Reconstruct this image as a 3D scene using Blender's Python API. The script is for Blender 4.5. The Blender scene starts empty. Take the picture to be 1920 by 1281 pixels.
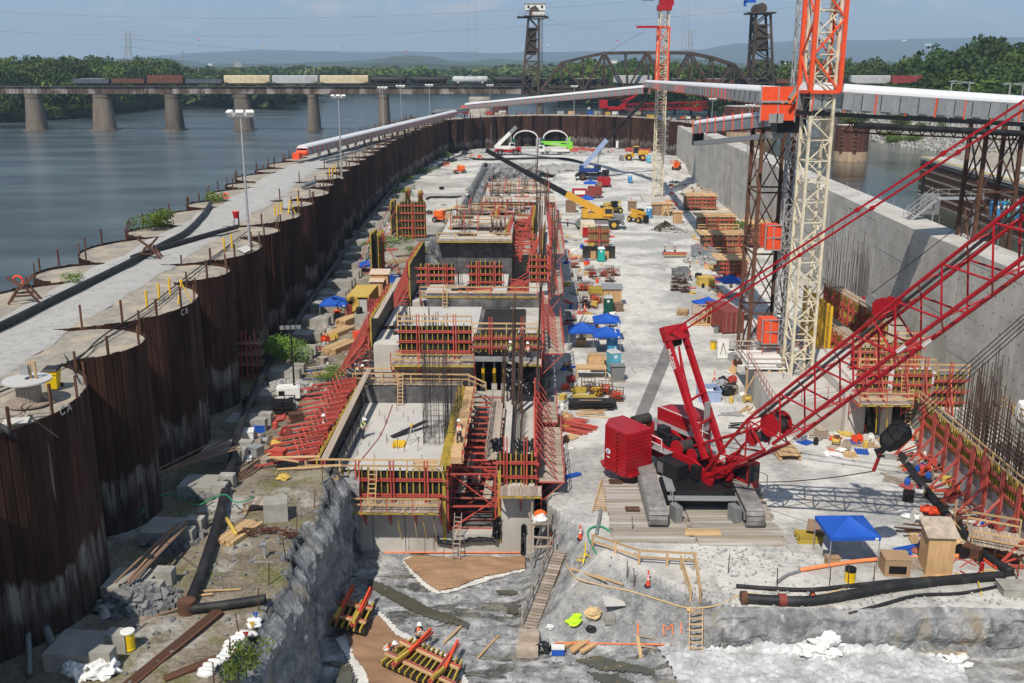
En,Rg=enumerate,range
import bpy,bmesh,math,random
import numpy as np
from mathutils import Vector,Matrix,Euler,noise
R=math.radians
rnd=random.Random(7)
SC=bpy.context.scene
COL=SC.collection
#  camera, light, exposure
TH,YAW,F,CH=R(15.2),R(1.18),1870.0,30.0
cam=bpy.data.cameras.new('camera');camo=bpy.data.objects.new('camera',cam);COL.objects.link(camo)
cam.sensor_width=36;cam.lens=36*F/1920;cam.clip_start=.5;cam.clip_end=30000
camo.location=(0,0,CH);camo.rotation_euler=(math.pi/2-TH,0,YAW)
SC.camera=camo
world=bpy.data.worlds.new('World');SC.world=world;world.use_nodes=True
SUNV=Vector((-.27,-.74,1.0)).normalized()
sun=bpy.data.lights.new('sun','SUN');suno=bpy.data.objects.new('sun',sun);COL.objects.link(suno)
sun.energy=5;sun.angle=R(.53);sun.color=(1,.93,.83)
suno.rotation_euler=SUNV.to_track_quat('Z','Y').to_euler();suno.location=(0,0,80)
SC.view_settings.view_transform='Standard';SC.view_settings.look='None'
SC.view_settings.exposure=.0;SC.view_settings.gamma=1
SC.cycles.max_bounces=5;SC.cycles.volume_bounces=0;SC.cycles.volume_max_steps=64
SC.cycles.transparent_max_bounces=12;SC.cycles.caustics_reflective=False;SC.cycles.caustics_refractive=False
nt=world.node_tree;N=nt.nodes;L=nt.links
N.clear()
out=N.new('ShaderNodeOutputWorld');bg=N.new('ShaderNodeBackground');L.new(bg.outputs[0],out.inputs[0])
sky=N.new('ShaderNodeTexSky');sky.sky_type='NISHITA';sky.sun_disc=False
sky.sun_elevation=math.asin(SUNV.z);sky.sun_rotation=math.atan2(SUNV.x,SUNV.y)
sky.air_density=1.0;sky.dust_density=.6;sky.ozone_density=2.2;sky.altitude=200
bg.inputs[1].default_value=.092
tc=N.new('ShaderNodeTexCoord');mp=N.new('ShaderNodeMapping');mp.inputs['Scale'].default_value=(1,1,2.6)
ns=N.new('ShaderNodeTexNoise');ns.inputs['Scale'].default_value=11;ns.inputs['Detail'].default_value=7;ns.inputs['Roughness'].default_value=.58
rp=N.new('ShaderNodeValToRGB');rp.color_ramp.elements[0].position=.53;rp.color_ramp.elements[1].position=.66
rp.color_ramp.elements[1].color=(.8,.8,.8,1)
mx=N.new('ShaderNodeMix');mx.data_type='RGBA';mx.inputs[7].default_value=(7.4,7.3,7.3,1)
L.new(tc.outputs['Generated'],mp.inputs[0]);L.new(mp.outputs[0],ns.inputs[0]);L.new(ns.outputs[0],rp.inputs[0])
tn=N.new('ShaderNodeMix');tn.data_type='RGBA';tn.inputs[0].default_value=.75;sz=N.new('ShaderNodeSeparateXYZ');L.new(tc.outputs['Generated'],sz.inputs[0]);gr=N.new('ShaderNodeValToRGB');gr.color_ramp.elements.new(.5)
for e,(q,c)in zip(gr.color_ramp.elements,((0,(.62,.77,.92)),(.11,(.30,.49,.76)),(.6,(.21,.34,.56)))):e.position=q;e.color=(*c,1)
sc_=N.new('ShaderNodeVectorMath');sc_.operation='SCALE';sc_.inputs['Scale'].default_value=8.6;L.new(sz.outputs[2],gr.inputs[0]);L.new(gr.outputs[0],sc_.inputs[0]);L.new(sc_.outputs[0],tn.inputs[7])
L.new(sky.outputs[0],tn.inputs[6]);L.new(rp.outputs[0],mx.inputs[0]);L.new(tn.outputs[2],mx.inputs[6]);L.new(mx.outputs[2],bg.inputs[0])
#  helpers
MW=Euler((math.pi/2-TH,0,YAW)).to_matrix()
def ray(px,py):return MW@Vector(((px-960)/F,-(py-640.5)/F,-1.0))
def P(px,py,z=0.0):
 d=ray(px,py);t=(z-CH)/d.z;return Vector((d.x*t,d.y*t,z))
def PY(px,py,Y):
 d=ray(px,py);t=Y/d.y;return Vector((d.x*t,Y,CH+d.z*t))
def V(*a):return Vector(a)
MATS={}
def kit(name):
 m=bpy.data.materials.new(name);m.use_nodes=True;n=m.node_tree.nodes;l=m.node_tree.links;b=n['Principled BSDF'];pos=n.new('ShaderNodeNewGeometry').outputs['Position'];MATS[name]=m
 def nz(s,d=6,r=.62,st=None,src=None):
  src=src or pos
  if st:mp=n.new('ShaderNodeMapping');mp.inputs['Scale'].default_value=st;l.new(src,mp.inputs[0]);src=mp.outputs[0]
  t=n.new('ShaderNodeTexNoise');t.inputs['Scale'].default_value=s;t.inputs['Detail'].default_value=d;t.inputs['Roughness'].default_value=r;l.new(src,t.inputs[0]);return t.outputs[0]
 def ramp(src,*el):
  r=n.new('ShaderNodeValToRGB')
  while len(r.color_ramp.elements)<len(el):r.color_ramp.elements.new(.5)
  for e,(p,c)in zip(r.color_ramp.elements,el):e.position=p;e.color=(*c,1)if not isinstance(c,(int,float))else(c,c,c,1)
  l.new(src,r.inputs[0]);return r.outputs[0]
 def mix(f,a,b_):
  x=n.new('ShaderNodeMix');x.data_type='RGBA';l.new(f,x.inputs[0])
  for k,v in((6,a),(7,b_)):
   if isinstance(v,tuple):x.inputs[k].default_value=(*v,1)
   else:l.new(v,x.inputs[k])
  return x.outputs[2]
 def bump(src,s,d=.05):
  bp=n.new('ShaderNodeBump');bp.inputs['Strength'].default_value=s;bp.inputs['Distance'].default_value=d;l.new(src,bp.inputs['Height']);l.new(bp.outputs[0],b.inputs['Normal'])
 def rng(src,a,b_,lo=0,hi=1):mr=n.new('ShaderNodeMapRange');[setattr(mr.inputs[k],'default_value',v)for k,v in((1,lo),(2,hi),(3,a),(4,b_))];l.new(src,mr.inputs[0]);return mr.outputs[0]
 def vary(c,a,b_):vm=n.new('ShaderNodeVectorMath');vm.operation='SCALE';l.new(c,vm.inputs[0]);l.new(rng(n.new('ShaderNodeObjectInfo').outputs['Random'],a,b_),vm.inputs['Scale']);return vm.outputs[0]
 def fin(c,rough=.9,spec=.25):
  l.new(c,b.inputs['Base Color']);b.inputs['Roughness'].default_value=rough;b.inputs['Specular IOR Level'].default_value=spec
 return m,n,l,b,pos,nz,ramp,mix,bump,rng,vary,fin
def mat(name,col,rough=.8,metal=0.0,var=.25,scale=3.0,bump=.3,bscale=None,col2=None,rnd_obj=0.0,coord='Object',detail=6,stretch=None,alpha=1,spec=.35,w2=(.45,.65)):
 m,n,l,b,src,nz,ramp,mix,bmp,rng,vary,fin=kit(name);b.inputs['Metallic'].default_value=metal
 if coord!='World':src=n.new('ShaderNodeTexCoord').outputs['Object']
 if rnd_obj:
  ad=n.new('ShaderNodeVectorMath');ad.operation='MULTIPLY_ADD';l.new(n.new('ShaderNodeObjectInfo').outputs['Random'],ad.inputs[0]);ad.inputs[1].default_value=(37,53,71);l.new(src,ad.inputs[2]);src=ad.outputs[0]
 c=Vector(col[:3]);cur=ramp(nz(scale,detail,.62,stretch,src),(.3,tuple(c*(1-var))),(.72,tuple(c*(1+var))))
 if col2:cur=mix(ramp(nz(scale*.31,5,.5,stretch,src),(w2[0],0),(w2[1],1)),cur,col2)
 if rnd_obj:cur=vary(cur,1-rnd_obj,1+rnd_obj)
 fin(cur,rough,spec)
 if bump:bmp(nz(bscale or scale*4,6,.5,stretch,src),bump)
 return m
class MB:
 def __init__(s):s.v=[];s.f=[]
 def add(s,vs,fs):
  k=len(s.v);s.v+=[tuple(v)for v in vs];s.f+=[tuple(i+k for i in f)for f in fs];return s
 def box(s,c,d,rz=0,m=None):
  x,y,z=d[0]/2,d[1]/2,d[2]/2;q=[]
  co,si=math.cos(rz),math.sin(rz)
  for a,b_,e in((-1,-1,-1),(1,-1,-1),(1,1,-1),(-1,1,-1),(-1,-1,1),(1,-1,1),(1,1,1),(-1,1,1)):
   p=Vector((a*x,b_*y,e*z))
   if m:p=m@p
   q.append((c[0]+p.x*co-p.y*si,c[1]+p.x*si+p.y*co,c[2]+p.z))
  return s.add(q,[(0,3,2,1),(4,5,6,7),(0,1,5,4),(1,2,6,5),(2,3,7,6),(3,0,4,7)])
 def bar(s,a,b,w,h=None,up=None):
  a,b=Vector(a),Vector(b);h=h or w;d=(b-a)
  if d.length<1e-6:return s
  d.normalize();u=Vector(up)if up else(Vector((0,0,1))if abs(d.z)<.95 else Vector((0,1,0)))
  x=d.cross(u)
  if x.length<1e-4:x=d.cross(Vector((1,0,0)))
  x.normalize();z=x.cross(d).normalized();q=[]
  for p in(a,b):
   for i,j in((-1,-1),(1,-1),(1,1),(-1,1)):q.append(p+x*(i*w/2)+z*(j*h/2))
  return s.add(q,[(0,1,2,3),(7,6,5,4),(0,4,5,1),(1,5,6,2),(2,6,7,3),(3,7,4,0)])
 def tube(s,pts,r,n=8,cap=True):
  pts=[Vector(p)for p in pts];q=[];fs=[]
  rr=r if isinstance(r,(list,tuple))else[r]*len(pts)
  px=None
  for i,p in En(pts):
   d=(pts[min(i+1,len(pts)-1)]-pts[max(i-1,0)]).normalized()
   u=Vector((0,0,1))if abs(d.z)<.95 else Vector((0,1,0))
   x=d.cross(u).normalized()
   if px is not None and x.dot(px)<0:x=-x
   px=x
   z=d.cross(x).normalized()
   for k in Rg(n):
    a=2*math.pi*k/n;q.append(p+x*(math.cos(a)*rr[i])+z*(math.sin(a)*rr[i]))
  for i in Rg(len(pts)-1):
   for k in Rg(n):
    a=i*n+k;b_=i*n+(k+1)%n;fs.append((a,b_,b_+n,a+n))
  if cap:fs.append(tuple(Rg(n-1,-1,-1)));fs.append(tuple((len(pts)-1)*n+k for k in Rg(n)))
  return s.add(q,fs)
 def lathe(s,c,prof,n=16):
  return s.tube([Vector(c)+Vector((0,0,z))for _,z in prof],[r for r,_ in prof],n)
 def prism(s,poly,z0,z1,cap=True):
  n=len(poly);q=[(x,y,z0)for x,y in poly]+[(x,y,z1)for x,y in poly]
  fs=[(k,(k+1)%n,n+(k+1)%n,n+k)for k in Rg(n)]
  if cap:fs+=[tuple(Rg(n-1,-1,-1)),tuple(Rg(n,2*n))]
  return s.add(q,fs)
 def blob(s,c,r,seed=0,sub=2,amp=.35,flat=1.0):
  bm=bmesh.new();bmesh.ops.create_icosphere(bm,subdivisions=sub,radius=1)
  rr=Vector(r)if isinstance(r,(list,tuple))else Vector((r,r,r))
  q=[]
  for v in bm.verts:
   k=1+amp*noise.noise(v.co*1.7+Vector((seed*3.1,seed,-seed)))+amp*.5*noise.noise(v.co*4+Vector((seed,7,seed)))
   q.append((c[0]+v.co.x*rr.x*k,c[1]+v.co.y*rr.y*k,c[2]+v.co.z*rr.z*k*flat))
  fs=[tuple(v.index for v in f.verts)for f in bm.faces];bm.free()
  return s.add(q,fs)
 def mesh(s,name,m=None,smooth=False):
  me=bpy.data.meshes.new(name);me.from_pydata(s.v,[],s.f);me.update()
  if m:me.materials.append(MATS[m]if isinstance(m,str)else m)
  if smooth:me.polygons.foreach_set('use_smooth',[True]*len(me.polygons))
  return me
 def bd(s,name,m,parent=None,smooth=False,**t):
  return link(name,s.mesh(name,m,smooth),parent,**t)
def link(name,me,parent=None,loc=None,rz=None,**t):
 o=bpy.data.objects.new(name,me);COL.objects.link(o)
 if parent:o.parent=parent
 if loc is not None:o.location=loc
 if rz is not None:o.rotation_euler=(0,0,rz)
 tag(o,**t);return o
def tag(o,lb=None,cat=None,group=None,kind=None):
 if lb:o['label']=lb
 if cat:o['category']=cat
 if group:o['group']=group
 if kind:o['kind']=kind
 return o
def Th(name,lb,cat,loc=(0,0,0),rz=0,group=None):
 o=bpy.data.objects.new(name,None);COL.objects.link(o);o.location=loc;o.rotation_euler=(0,0,rz);o.empty_display_size=.2
 return tag(o,lb,cat,group)
def kids(o):return[c for c in KID.get(o.name,[])]or list(o.children)
KID={}
def dup(o,loc=None,rz=None,lb=None,group=None,parent=None,scale=None):
 c=o.copy();COL.objects.link(c)
 if parent:c.parent=parent
 if loc is not None:c.location=loc
 if rz is not None:c.rotation_euler=(0,0,rz)
 if scale:c.scale=scale if isinstance(scale,tuple)else(scale,)*3
 if lb:c['label']=lb
 if group:c['group']=group
 for ch in CH_OF(o):dup(ch,parent=c)
 return c
def CH_OF(o):
 if o.name not in KID:KID[o.name]=[c.name for c in o.children]
 return[bpy.data.objects[n]for n in KID[o.name]]
def sub(o,*bits):
 for name,mb,m in bits:mb.bd(name,m,o)
 return o
def text_mesh(s,size,name='lettering',m=None,parent=None,M=None,ext=.01,bold=0):
 c=bpy.data.curves.new('t','FONT');c.body=s;c.size=size;c.extrude=ext;c.align_x='CENTER';c.align_y='CENTER';c.offset=bold
 o=bpy.data.objects.new('t',c);me=bpy.data.meshes.new_from_object(o)
 bpy.data.objects.remove(o);bpy.data.curves.remove(c)
 if M:me.transform(M)
 me.name=name;me.materials.append(MATS[m])
 return link(name,me,parent)
def fbm(x,y,z=0,o=4):
 v=0;a=1
 for _ in Rg(o):v+=a*noise.noise(Vector((x,y,z)));x*=2.03;y*=2.03;z*=2.03;a*=.5
 return v
def sst(a,b,x):
 t=min(1,max(0,(x-a)/(b-a)));return t*t*(3-2*t)
 #  materials
mat('concrete',(.50,.475,.43),.9,var=.14,scale=.9,bump=.25,bscale=9,col2=(.38,.36,.32),coord='World')
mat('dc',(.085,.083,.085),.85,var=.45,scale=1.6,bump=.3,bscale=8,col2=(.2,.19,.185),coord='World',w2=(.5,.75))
mat('slab',(.52,.495,.45),.92,var=.1,scale=.7,bump=.25,bscale=12,col2=(.46,.45,.43),coord='World')
mat('bc',(.33,.315,.28),.9,var=.28,scale=1.1,bump=.3,bscale=10,col2=(.28,.27,.235),coord='World')
mat('old_stone',(.17,.14,.11),.9,var=.3,scale=.35,bump=.4,bscale=2,col2=(.07,.06,.05),coord='World',stretch=(1,1,.25))
mat('white_stone',(.46,.42,.36),.9,var=.3,scale=.5,bump=.4,bscale=2,coord='World')
mat('rs',(.46,.07,.05),.6,var=.25,scale=2.2,bump=.08,rnd_obj=.22,col2=(.36,.16,.13),w2=(.5,.72))
mat('cr',(.36,.006,.012),.42,var=.2,scale=1.3,bump=.05,spec=.4,col2=(.27,.02,.02),w2=(.52,.75))
mat('orange',(.75,.13,.02),.5,var=.12,bump=.05)
mat('od',(.78,.085,.025),.5,var=.12,scale=2,bump=.05)
mat('cream',(.66,.58,.42),.6,var=.22,scale=2.4,bump=.1,col2=(.42,.34,.24),w2=(.55,.72))
mat('rust',(.075,.030,.018),.85,var=.45,scale=1.2,bump=.3,col2=(.14,.055,.028),coord='World')
mat('ru',(.105,.048,.028),.85,var=.35,scale=2,bump=.2,rnd_obj=.25)
mat('bs',(.052,.038,.032),.85,var=.4,scale=.4,bump=.1,coord='World',col2=(.09,.06,.045))
mat('girder',(.10,.07,.055),.85,var=.5,scale=.5,bump=.1,coord='World',col2=(.30,.27,.25),stretch=(1.2,1,.5),w2=(.5,.62))
mat('timber',(.52,.345,.175),.85,var=.22,scale=3,bump=.25,rnd_obj=.2,stretch=(1,1,1))
mat('wp',(.35,.285,.225),.9,var=.3,scale=2.5,bump=.3,rnd_obj=.28)
mat('roof_board',(.56,.44,.33),.85,var=.15,bump=.15)
mat('brown_box',(.36,.235,.135),.8,var=.12,scale=1.5,bump=.05)
mat('grey_bin',(.30,.33,.36),.6,var=.2,bump=.1)
mat('stained_concrete',(.22,.19,.15),.9,var=.5,scale=.6,bump=.4,col2=(.42,.38,.3),coord='World')
mat('mat_wood',(.29,.245,.19),.9,var=.25,scale=2,bump=.3,rnd_obj=.16,col2=(.45,.43,.40))
mat('plywood',(.50,.31,.15),.8,var=.2,scale=1.5,bump=.12,rnd_obj=.18,stretch=(3,1,.6))
mat('br',(.24,.15,.10),.7,var=.25,scale=1.5,bump=.1,rnd_obj=.18)
mat('oc',(.40,.29,.045),.65,var=.22,scale=3,bump=.1,rnd_obj=.18)
mat('bp',(.018,.016,.015),.55,var=.5,scale=1.6,bump=.1,col2=(.05,.042,.035))
mat('rebar',(.095,.060,.045),.8,metal=.2,var=.35,scale=5,bump=0)
mat('dark_rebar',(.05,.045,.043),.7,metal=.2,var=.35,scale=5,bump=0)
mat('galv',(.36,.365,.36),.55,metal=.35,var=.16,scale=3,bump=.05,rnd_obj=.1)
mat('gy',(.19,.195,.195),.5,var=.14,bump=.05)
mat('wt',(.72,.71,.67),.55,var=.07,scale=2,bump=.05)
mat('belt_cover',(.70,.70,.70),.45,var=.06,scale=1.2,bump=.1)
mat('rb',(.016,.016,.017),.6,var=.4,scale=3,bump=.15,col2=(.05,.048,.045),w2=(.52,.75))
mat('bk',(.012,.012,.013),.45,var=.3,bump=.05)
mat('black_plastic',(.010,.010,.011),.28,var=.4,scale=2,bump=.9,bscale=5,spec=.6)
mat('yellow',(.70,.42,.02),.5,var=.12,bump=.04)
mat('my',(.62,.34,.035),.5,var=.16,bump=.06)
mat('drum_yellow',(.75,.50,.01),.4,var=.06,bump=.02)
mat('tent_blue',(.012,.085,.42),.65,var=.12,scale=1.2,bump=.25,bscale=3)
mat('porta_blue',(.05,.24,.46),.5,var=.1,bump=.05)
mat('porta_cyan',(.11,.40,.52),.5,var=.14,bump=.1)
mat('porta_teal',(.015,.37,.30),.5,var=.1,bump=.05)
mat('porta_green',(.008,.075,.055),.5,var=.1,bump=.05)
mat('navy',(.012,.045,.20),.4,var=.12,bump=.04)
mat('light_blue_steel',(.30,.38,.56),.4,var=.12,bump=.04)
mat('lime',(.22,.62,.05),.45,var=.1,bump=.04)
mat('hi_vis_lime',(.50,.80,.03),.7,var=.1,bump=.1)
mat('hi_vis_orange',(.92,.17,.02),.7,var=.1,bump=.1)
mat('hi_vis_strip',(.75,.75,.70),.5,var=.04,bump=0)
mat('jeans',(.028,.035,.06),.9,var=.2,bump=.1)
mat('skin',(.42,.24,.16),.6,var=.06,bump=0)
mat('hard_hat',(.80,.80,.78),.35,var=.03,bump=0)
mat('cy',(.55,.38,.08),.6,var=.2,scale=1.5,bump=.05)
mat('cd',(.22,.045,.035),.65,var=.25,scale=1.5,bump=.05)
mat('freight_cream',(.62,.52,.34),.7,var=.2,scale=.5,bump=.05,col2=(.42,.31,.19),w2=(.5,.75))
mat('fg',(.44,.45,.45),.7,var=.15,scale=.5,bump=.05,col2=(.28,.26,.24),w2=(.5,.75))
mat('freight_red',(.26,.045,.045),.7,var=.2,scale=.5,bump=.05)
mat('fb',(.022,.022,.024),.6,var=.3,scale=.5,bump=.05)
mat('freight_slate',(.085,.10,.125),.7,var=.3,scale=.5,bump=.05)
mat('freight_brown',(.13,.055,.035),.7,var=.3,scale=.5,bump=.05)
mat('glass_dark',(.012,.016,.018),.08,var=.1,bump=0,spec=.7)
mat('tarp_brown',(.33,.20,.115),.9,var=.16,scale=.5,bump=.6,bscale=2.2,coord='World',col2=(.24,.14,.08))
mat('wr',(.70,.70,.68),.6,var=.08,scale=2,bump=.6,bscale=3)
mat('orange_pipe',(.85,.26,.10),.5,var=.08,bump=.03)
mat('hose_tan',(.60,.43,.22),.7,var=.1,bump=0)
mat('hose_green',(.03,.28,.13),.5,var=.1,bump=0)
mat('hose_yellow',(.70,.45,.07),.6,var=.1,bump=0)
mat('spray_orange',(.95,.20,.05),.8,var=.3,scale=4,bump=0)
mat('chalk',(.42,.40,.37),.9,var=.1,bump=0)
mat('rock_pile',(.19,.19,.19),.95,var=.35,scale=3,bump=.5,rnd_obj=.15,coord='World')
mat('riprap',(.33,.325,.31),.95,var=.3,scale=.8,bump=.5,coord='World')
mat('asphalt_brown',(.10,.09,.08),.95,var=.2,bump=.1)
mat('pipe_grey',(.20,.21,.21),.6,var=.3,bump=.1)
mat('roof_tan',(.30,.27,.22),.9,var=.2,bump=.1)
mat('bark',(.07,.055,.04),.95,var=.3,bump=.3)
def foliage(name,col,tr=.25):
 m,n,l,b,pos,nz,ramp,mix,bump,rng,vary,fin=kit(name);c=Vector(col);hs=n.new('ShaderNodeHueSaturation');rn=n.new('ShaderNodeObjectInfo').outputs['Random']
 l.new(rng(rn,.72,1.25),hs.inputs['Value']);l.new(rng(rn,.485,.515),hs.inputs['Hue']);l.new(ramp(nz(.45,5,.5),(.32,tuple(c*.62)),(.68,(c.x*1.55,c.y*1.35,c.z*1.2))),hs.inputs['Color']);fin(hs.outputs[0],.75,.2)
 td=n.new('ShaderNodeBsdfTranslucent');l.new(hs.outputs[0],td.inputs[0]);ms=n.new('ShaderNodeMixShader');ms.inputs[0].default_value=tr
 l.new(b.outputs[0],ms.inputs[1]);l.new(td.outputs[0],ms.inputs[2]);l.new(ms.outputs[0],n['Material Output'].inputs[0])
foliage('leaf_mid',(.075,.13,.030));foliage('leaf_dark',(.045,.085,.024));foliage('leaf_light',(.115,.17,.038));foliage('leaf_bush',(.13,.22,.04))
foliage('far_forest',(.050,.085,.028),.1)
#  ground of the excavation
CT,BZ,PZ,WZ=14.0,3.0,-4.0,5.0
def cliff_x(Y):
 x=-12.6+.9*fbm(Y*.13,3.1)+.35*fbm(Y*.6,8.2)
 if Y>64:x=x+(-15.6-x)*sst(64,67,Y)
 if Y>150:x+=2.2*sst(150,200,Y)
 return x
def fh(X,Y):
 n=fbm(X*.12,Y*.12,2.2);n2=fbm(X*.6,Y*.6,5.5,3)
 bench=BZ+.25*n+.06*n2
 if X<-19:bench-=.25*sst(-19,-22,X)
 pit=PZ+.22*n+.10*n2
 main=.10*n+.035*n2
 pl=sst(268,318,Y+6*n)if X>6 else 0
 main+=3*pl
 xl=cliff_x(Y)
 tL=sst(0,1.3+.5*n2,xl-X+.5*fbm(X*.5,Y*.5,1,3))
 if X<-2.2:
  if Y>300:tL=max(tL,sst(303+1.5*n,305+1.5*n,Y))
  base=pit+(bench-pit)*tL
  if 0.02<tL<.98:base+=.35*fbm(X*.8,Y*.8,9,3)
  return base
 pit+=1.45*sst(3,9,X)
 w=.8+6.0*(1-sst(4,13,X));yb=52.4-1.3*sst(4,11,X)+.35*fbm(X*.16,4.4)+.12*fbm(X*.5,1.2,0,2)
 a=sst(0,w,Y-yb);u_=sst(60,66,Y)
 b_=sst(-2*(1-u_),1+4*(1-u_),X-.35+.3*n2)
 t=min(a,b_)
 if Y>300:t=max(t,sst(303+1.5*n,305+1.5*n,Y));
 st=t
 if.02<t<.98:st=t
 h=pit+(main-pit)*st
 if Y>300 and X<=6:h=pit+(BZ-pit)*max(b_,sst(303+1.5*n,305+1.5*n,Y))
 return h
def terrain(xs,ys,name):
 vs=[];zone=[]
 for Y in ys:
  for X in xs:
   h=fh(X,Y);vs.append((X,Y,h))
   n=fbm(X*.25,Y*.25,7,4)
   zb=sst(1.4,2.4,h)if(X<-8 and Y<262)else 0
   zb*=1-.75*sst(120,190,Y+20*n)
   zp=sst(-1.2,-3.2,h)
   zg=sst(.25,-.15,abs(n))*(1 if X>2 else.3)
   zone.append((zb,zp,zg,1))
 nx=len(xs);fs=[(j*nx+i,j*nx+i+1,(j+1)*nx+i+1,(j+1)*nx+i)for j in Rg(len(ys)-1)for i in Rg(nx-1)]
 me=bpy.data.meshes.new(name);me.from_pydata(vs,[],fs)
 ca=me.color_attributes.new('zone','FLOAT_COLOR','POINT');ca.data.foreach_set('color',np.array(zone,dtype=np.float32).ravel())
 me.materials.append(MATS['ground']);me.polygons.foreach_set('use_smooth',[True]*len(me.polygons))
 return link(name,me,kind='structure')
def ground_material():
 m,n,l,b,pos,nz,ramp,mix,bump,rng,vary,fin=kit('ground')
 at=n.new('ShaderNodeVertexColor');at.layer_name='zone';sp=n.new('ShaderNodeSeparateColor');l.new(at.outputs[0],sp.inputs[0])
 dust=ramp(nz(.7,8),(.28,(.48,.465,.43)),(.5,(.61,.595,.55)),(.74,(.70,.68,.63)))
 dust=mix(ramp(nz(.11,8),(.45,0),(.57,1)),dust,ramp(nz(1.6,8),(.3,(.25,.245,.235)),(.7,(.48,.47,.44))))
 dust=mix(ramp(nz(.28,5),(.58,0),(.70,.8)),dust,(.50,.43,.33))
 dust=mix(ramp(nz(.5,6,.6,(1,.25,1)),(.60,0),(.66,.6)),dust,(.30,.285,.255))
 bench=ramp(nz(.45,8),(.3,(.10,.08,.05)),(.5,(.21,.17,.115)),(.68,(.31,.27,.20)))
 bench=mix(ramp(nz(.33,4),(.52,0),(.64,.85)),bench,(.12,.12,.022))
 bench=mix(ramp(nz(.21,6),(.56,0),(.63,.85)),bench,(.42,.41,.38))
 pit=ramp(nz(1.1,10,.7),(.32,(.10,.105,.11)),(.5,(.26,.265,.27)),(.63,(.50,.50,.485)))
 wet=ramp(nz(.34,5,.5,(1,2.6,1)),(.56,0),(.60,1))
 pit=mix(wet,pit,ramp(nz(.9,8),(.45,(.06,.062,.06)),(.6,(.19,.18,.14))))
 c=mix(sp.outputs[0],dust,bench);c=mix(sp.outputs[1],c,pit)
 rock=ramp(nz(1.3,10,.72),(.3,(.07,.072,.075)),(.5,(.21,.215,.22)),(.7,(.40,.40,.39)))
 rock=mix(ramp(nz(.5,8),(.58,0),(.7,.6)),rock,(.30,.25,.18))
 sx=n.new('ShaderNodeSeparateXYZ');l.new(n.new('ShaderNodeNewGeometry').outputs['True Normal'],sx.inputs[0])
 c=mix(ramp(sx.outputs[2],(.72,1),(.93,0)),c,rock)
 c=mix(ramp(nz(5,6,.7),(.45,0),(.75,.28)),c,(.68,.66,.62));c=mix(ramp(nz(9,3),(.30,.6),(.40,0)),c,(.12,.115,.11))
 fin(c);rr=n.new('ShaderNodeMath');rr.operation='MULTIPLY';l.new(wet,rr.inputs[0]);l.new(sp.outputs[1],rr.inputs[1]);l.new(rng(rr.outputs[0],.95,.25),b.inputs['Roughness'])
 ad=n.new('ShaderNodeMath');ad.operation='ADD';l.new(nz(2.2,10,.68),ad.inputs[0]);l.new(nz(.6,4),ad.inputs[1]);bump(ad.outputs[0],.75,.28)
ground_material()
def fr(a,b,s):return list(np.arange(a,b,s))+[b]
terrain(fr(-32,46,.26),fr(24,76,.24),'excavation_ground')
terrain(fr(-50,74,.9),fr(75.5,420,1.3),'far_excavation_ground')
#  river, banks, hills
def water_mat(name,col,bs,bstr,rough):
 m,n,l,b,pos,nz,ramp,mix,bump,rng,vary,fin=kit(name);c=Vector(col)
 ml=n.new('ShaderNodeMath');ml.operation='MULTIPLY';l.new(nz(bs*.45,10,.75,(.45,1.5,1)),ml.inputs[0]);big=nz(bs*.06,6,.5,(.5,1.4,1));l.new(big,ml.inputs[1]);bump(ml.outputs[0],bstr,.6)
 fin(ramp(big,(.38,tuple(c*.6)),(.64,tuple(c*1.5))),rough,.5);b.inputs['IOR'].default_value=1.33
water_mat('river_water',(.080,.105,.115),.9,1,.1);water_mat('lock_water',(.035,.045,.035),1.2,.18,.06)
m=MB();m.add([(-1500,-60,WZ),(-31,-60,WZ),(-31,200,WZ),(-38,400,WZ),(-38,1300,WZ),(-1500,1300,WZ)],[tuple(Rg(6))])
m.add([(-38,400,WZ),(420,400,WZ),(420,1300,WZ),(-38,1300,WZ)],[(0,1,2,3)])
m.bd('river','river_water',kind='structure')
m=MB();m.add([(41,-60,WZ-.02),(420,-60,WZ-.02),(420,400,WZ-.02),(58,400,WZ-.02)],[(0,1,2,3)]);m.bd('lock_water','lock_water',kind='structure')
def bank(name,pts,inner,mt,step=12,rise=3.5,**t):
 vs=[];fs=[];K=8
 P_=[]
 for(a,b_)in zip(pts[:-1],pts[1:]):
  n_=max(1,int((Vector(b_)-Vector(a)).length/step))
  for i in Rg(n_):P_.append(Vector(a).lerp(Vector(b_),i/n_))
 P_.append(Vector(pts[-1]))
 for i,p in En(P_):
  q=Vector((p.x+inner[0],p.y+inner[1]))
  jit=5*fbm(i*.3,1.7)
  for k in Rg(K+1):
   u=(k/K)**2;x=p.x+(q.x-p.x)*u;y=p.y+(q.y-p.y)*u+jit*(1-u)
   vs.append((x,y,WZ-.6+rise*sst(0,.12,u)+1.2*u*fbm(x*.02,y*.02)))
 for i in Rg(len(P_)-1):
  for k in Rg(K):a=i*(K+1)+k;fs.append((a,a+1,a+K+2,a+K+1))
 me=bpy.data.meshes.new(name);me.from_pydata(vs,[],fs);me.materials.append(MATS[mt]);me.polygons.foreach_set('use_smooth',[True]*len(me.polygons))
 return link(name,me,kind='structure',**t)
mat('grass_bank',(.085,.125,.035),.95,var=.35,scale=.05,bump=.3,bscale=1,col2=(.22,.19,.12),coord='World',w2=(.5,.7))
mat('sand_bank',(.36,.31,.23),.95,var=.3,scale=.2,bump=.4,bscale=1,col2=(.12,.15,.05),coord='World',w2=(.5,.62))
sh=[P(px_,py_,WZ)for px_,py_ in((-900,262),(-60,233),(0,231),(120,224),(200,213),(290,204),(400,190),(480,183),(620,172),(760,164))]
bank('left_riverbank',[(p.x,p.y)for p in sh],(-300,900),'grass_bank')
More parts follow.
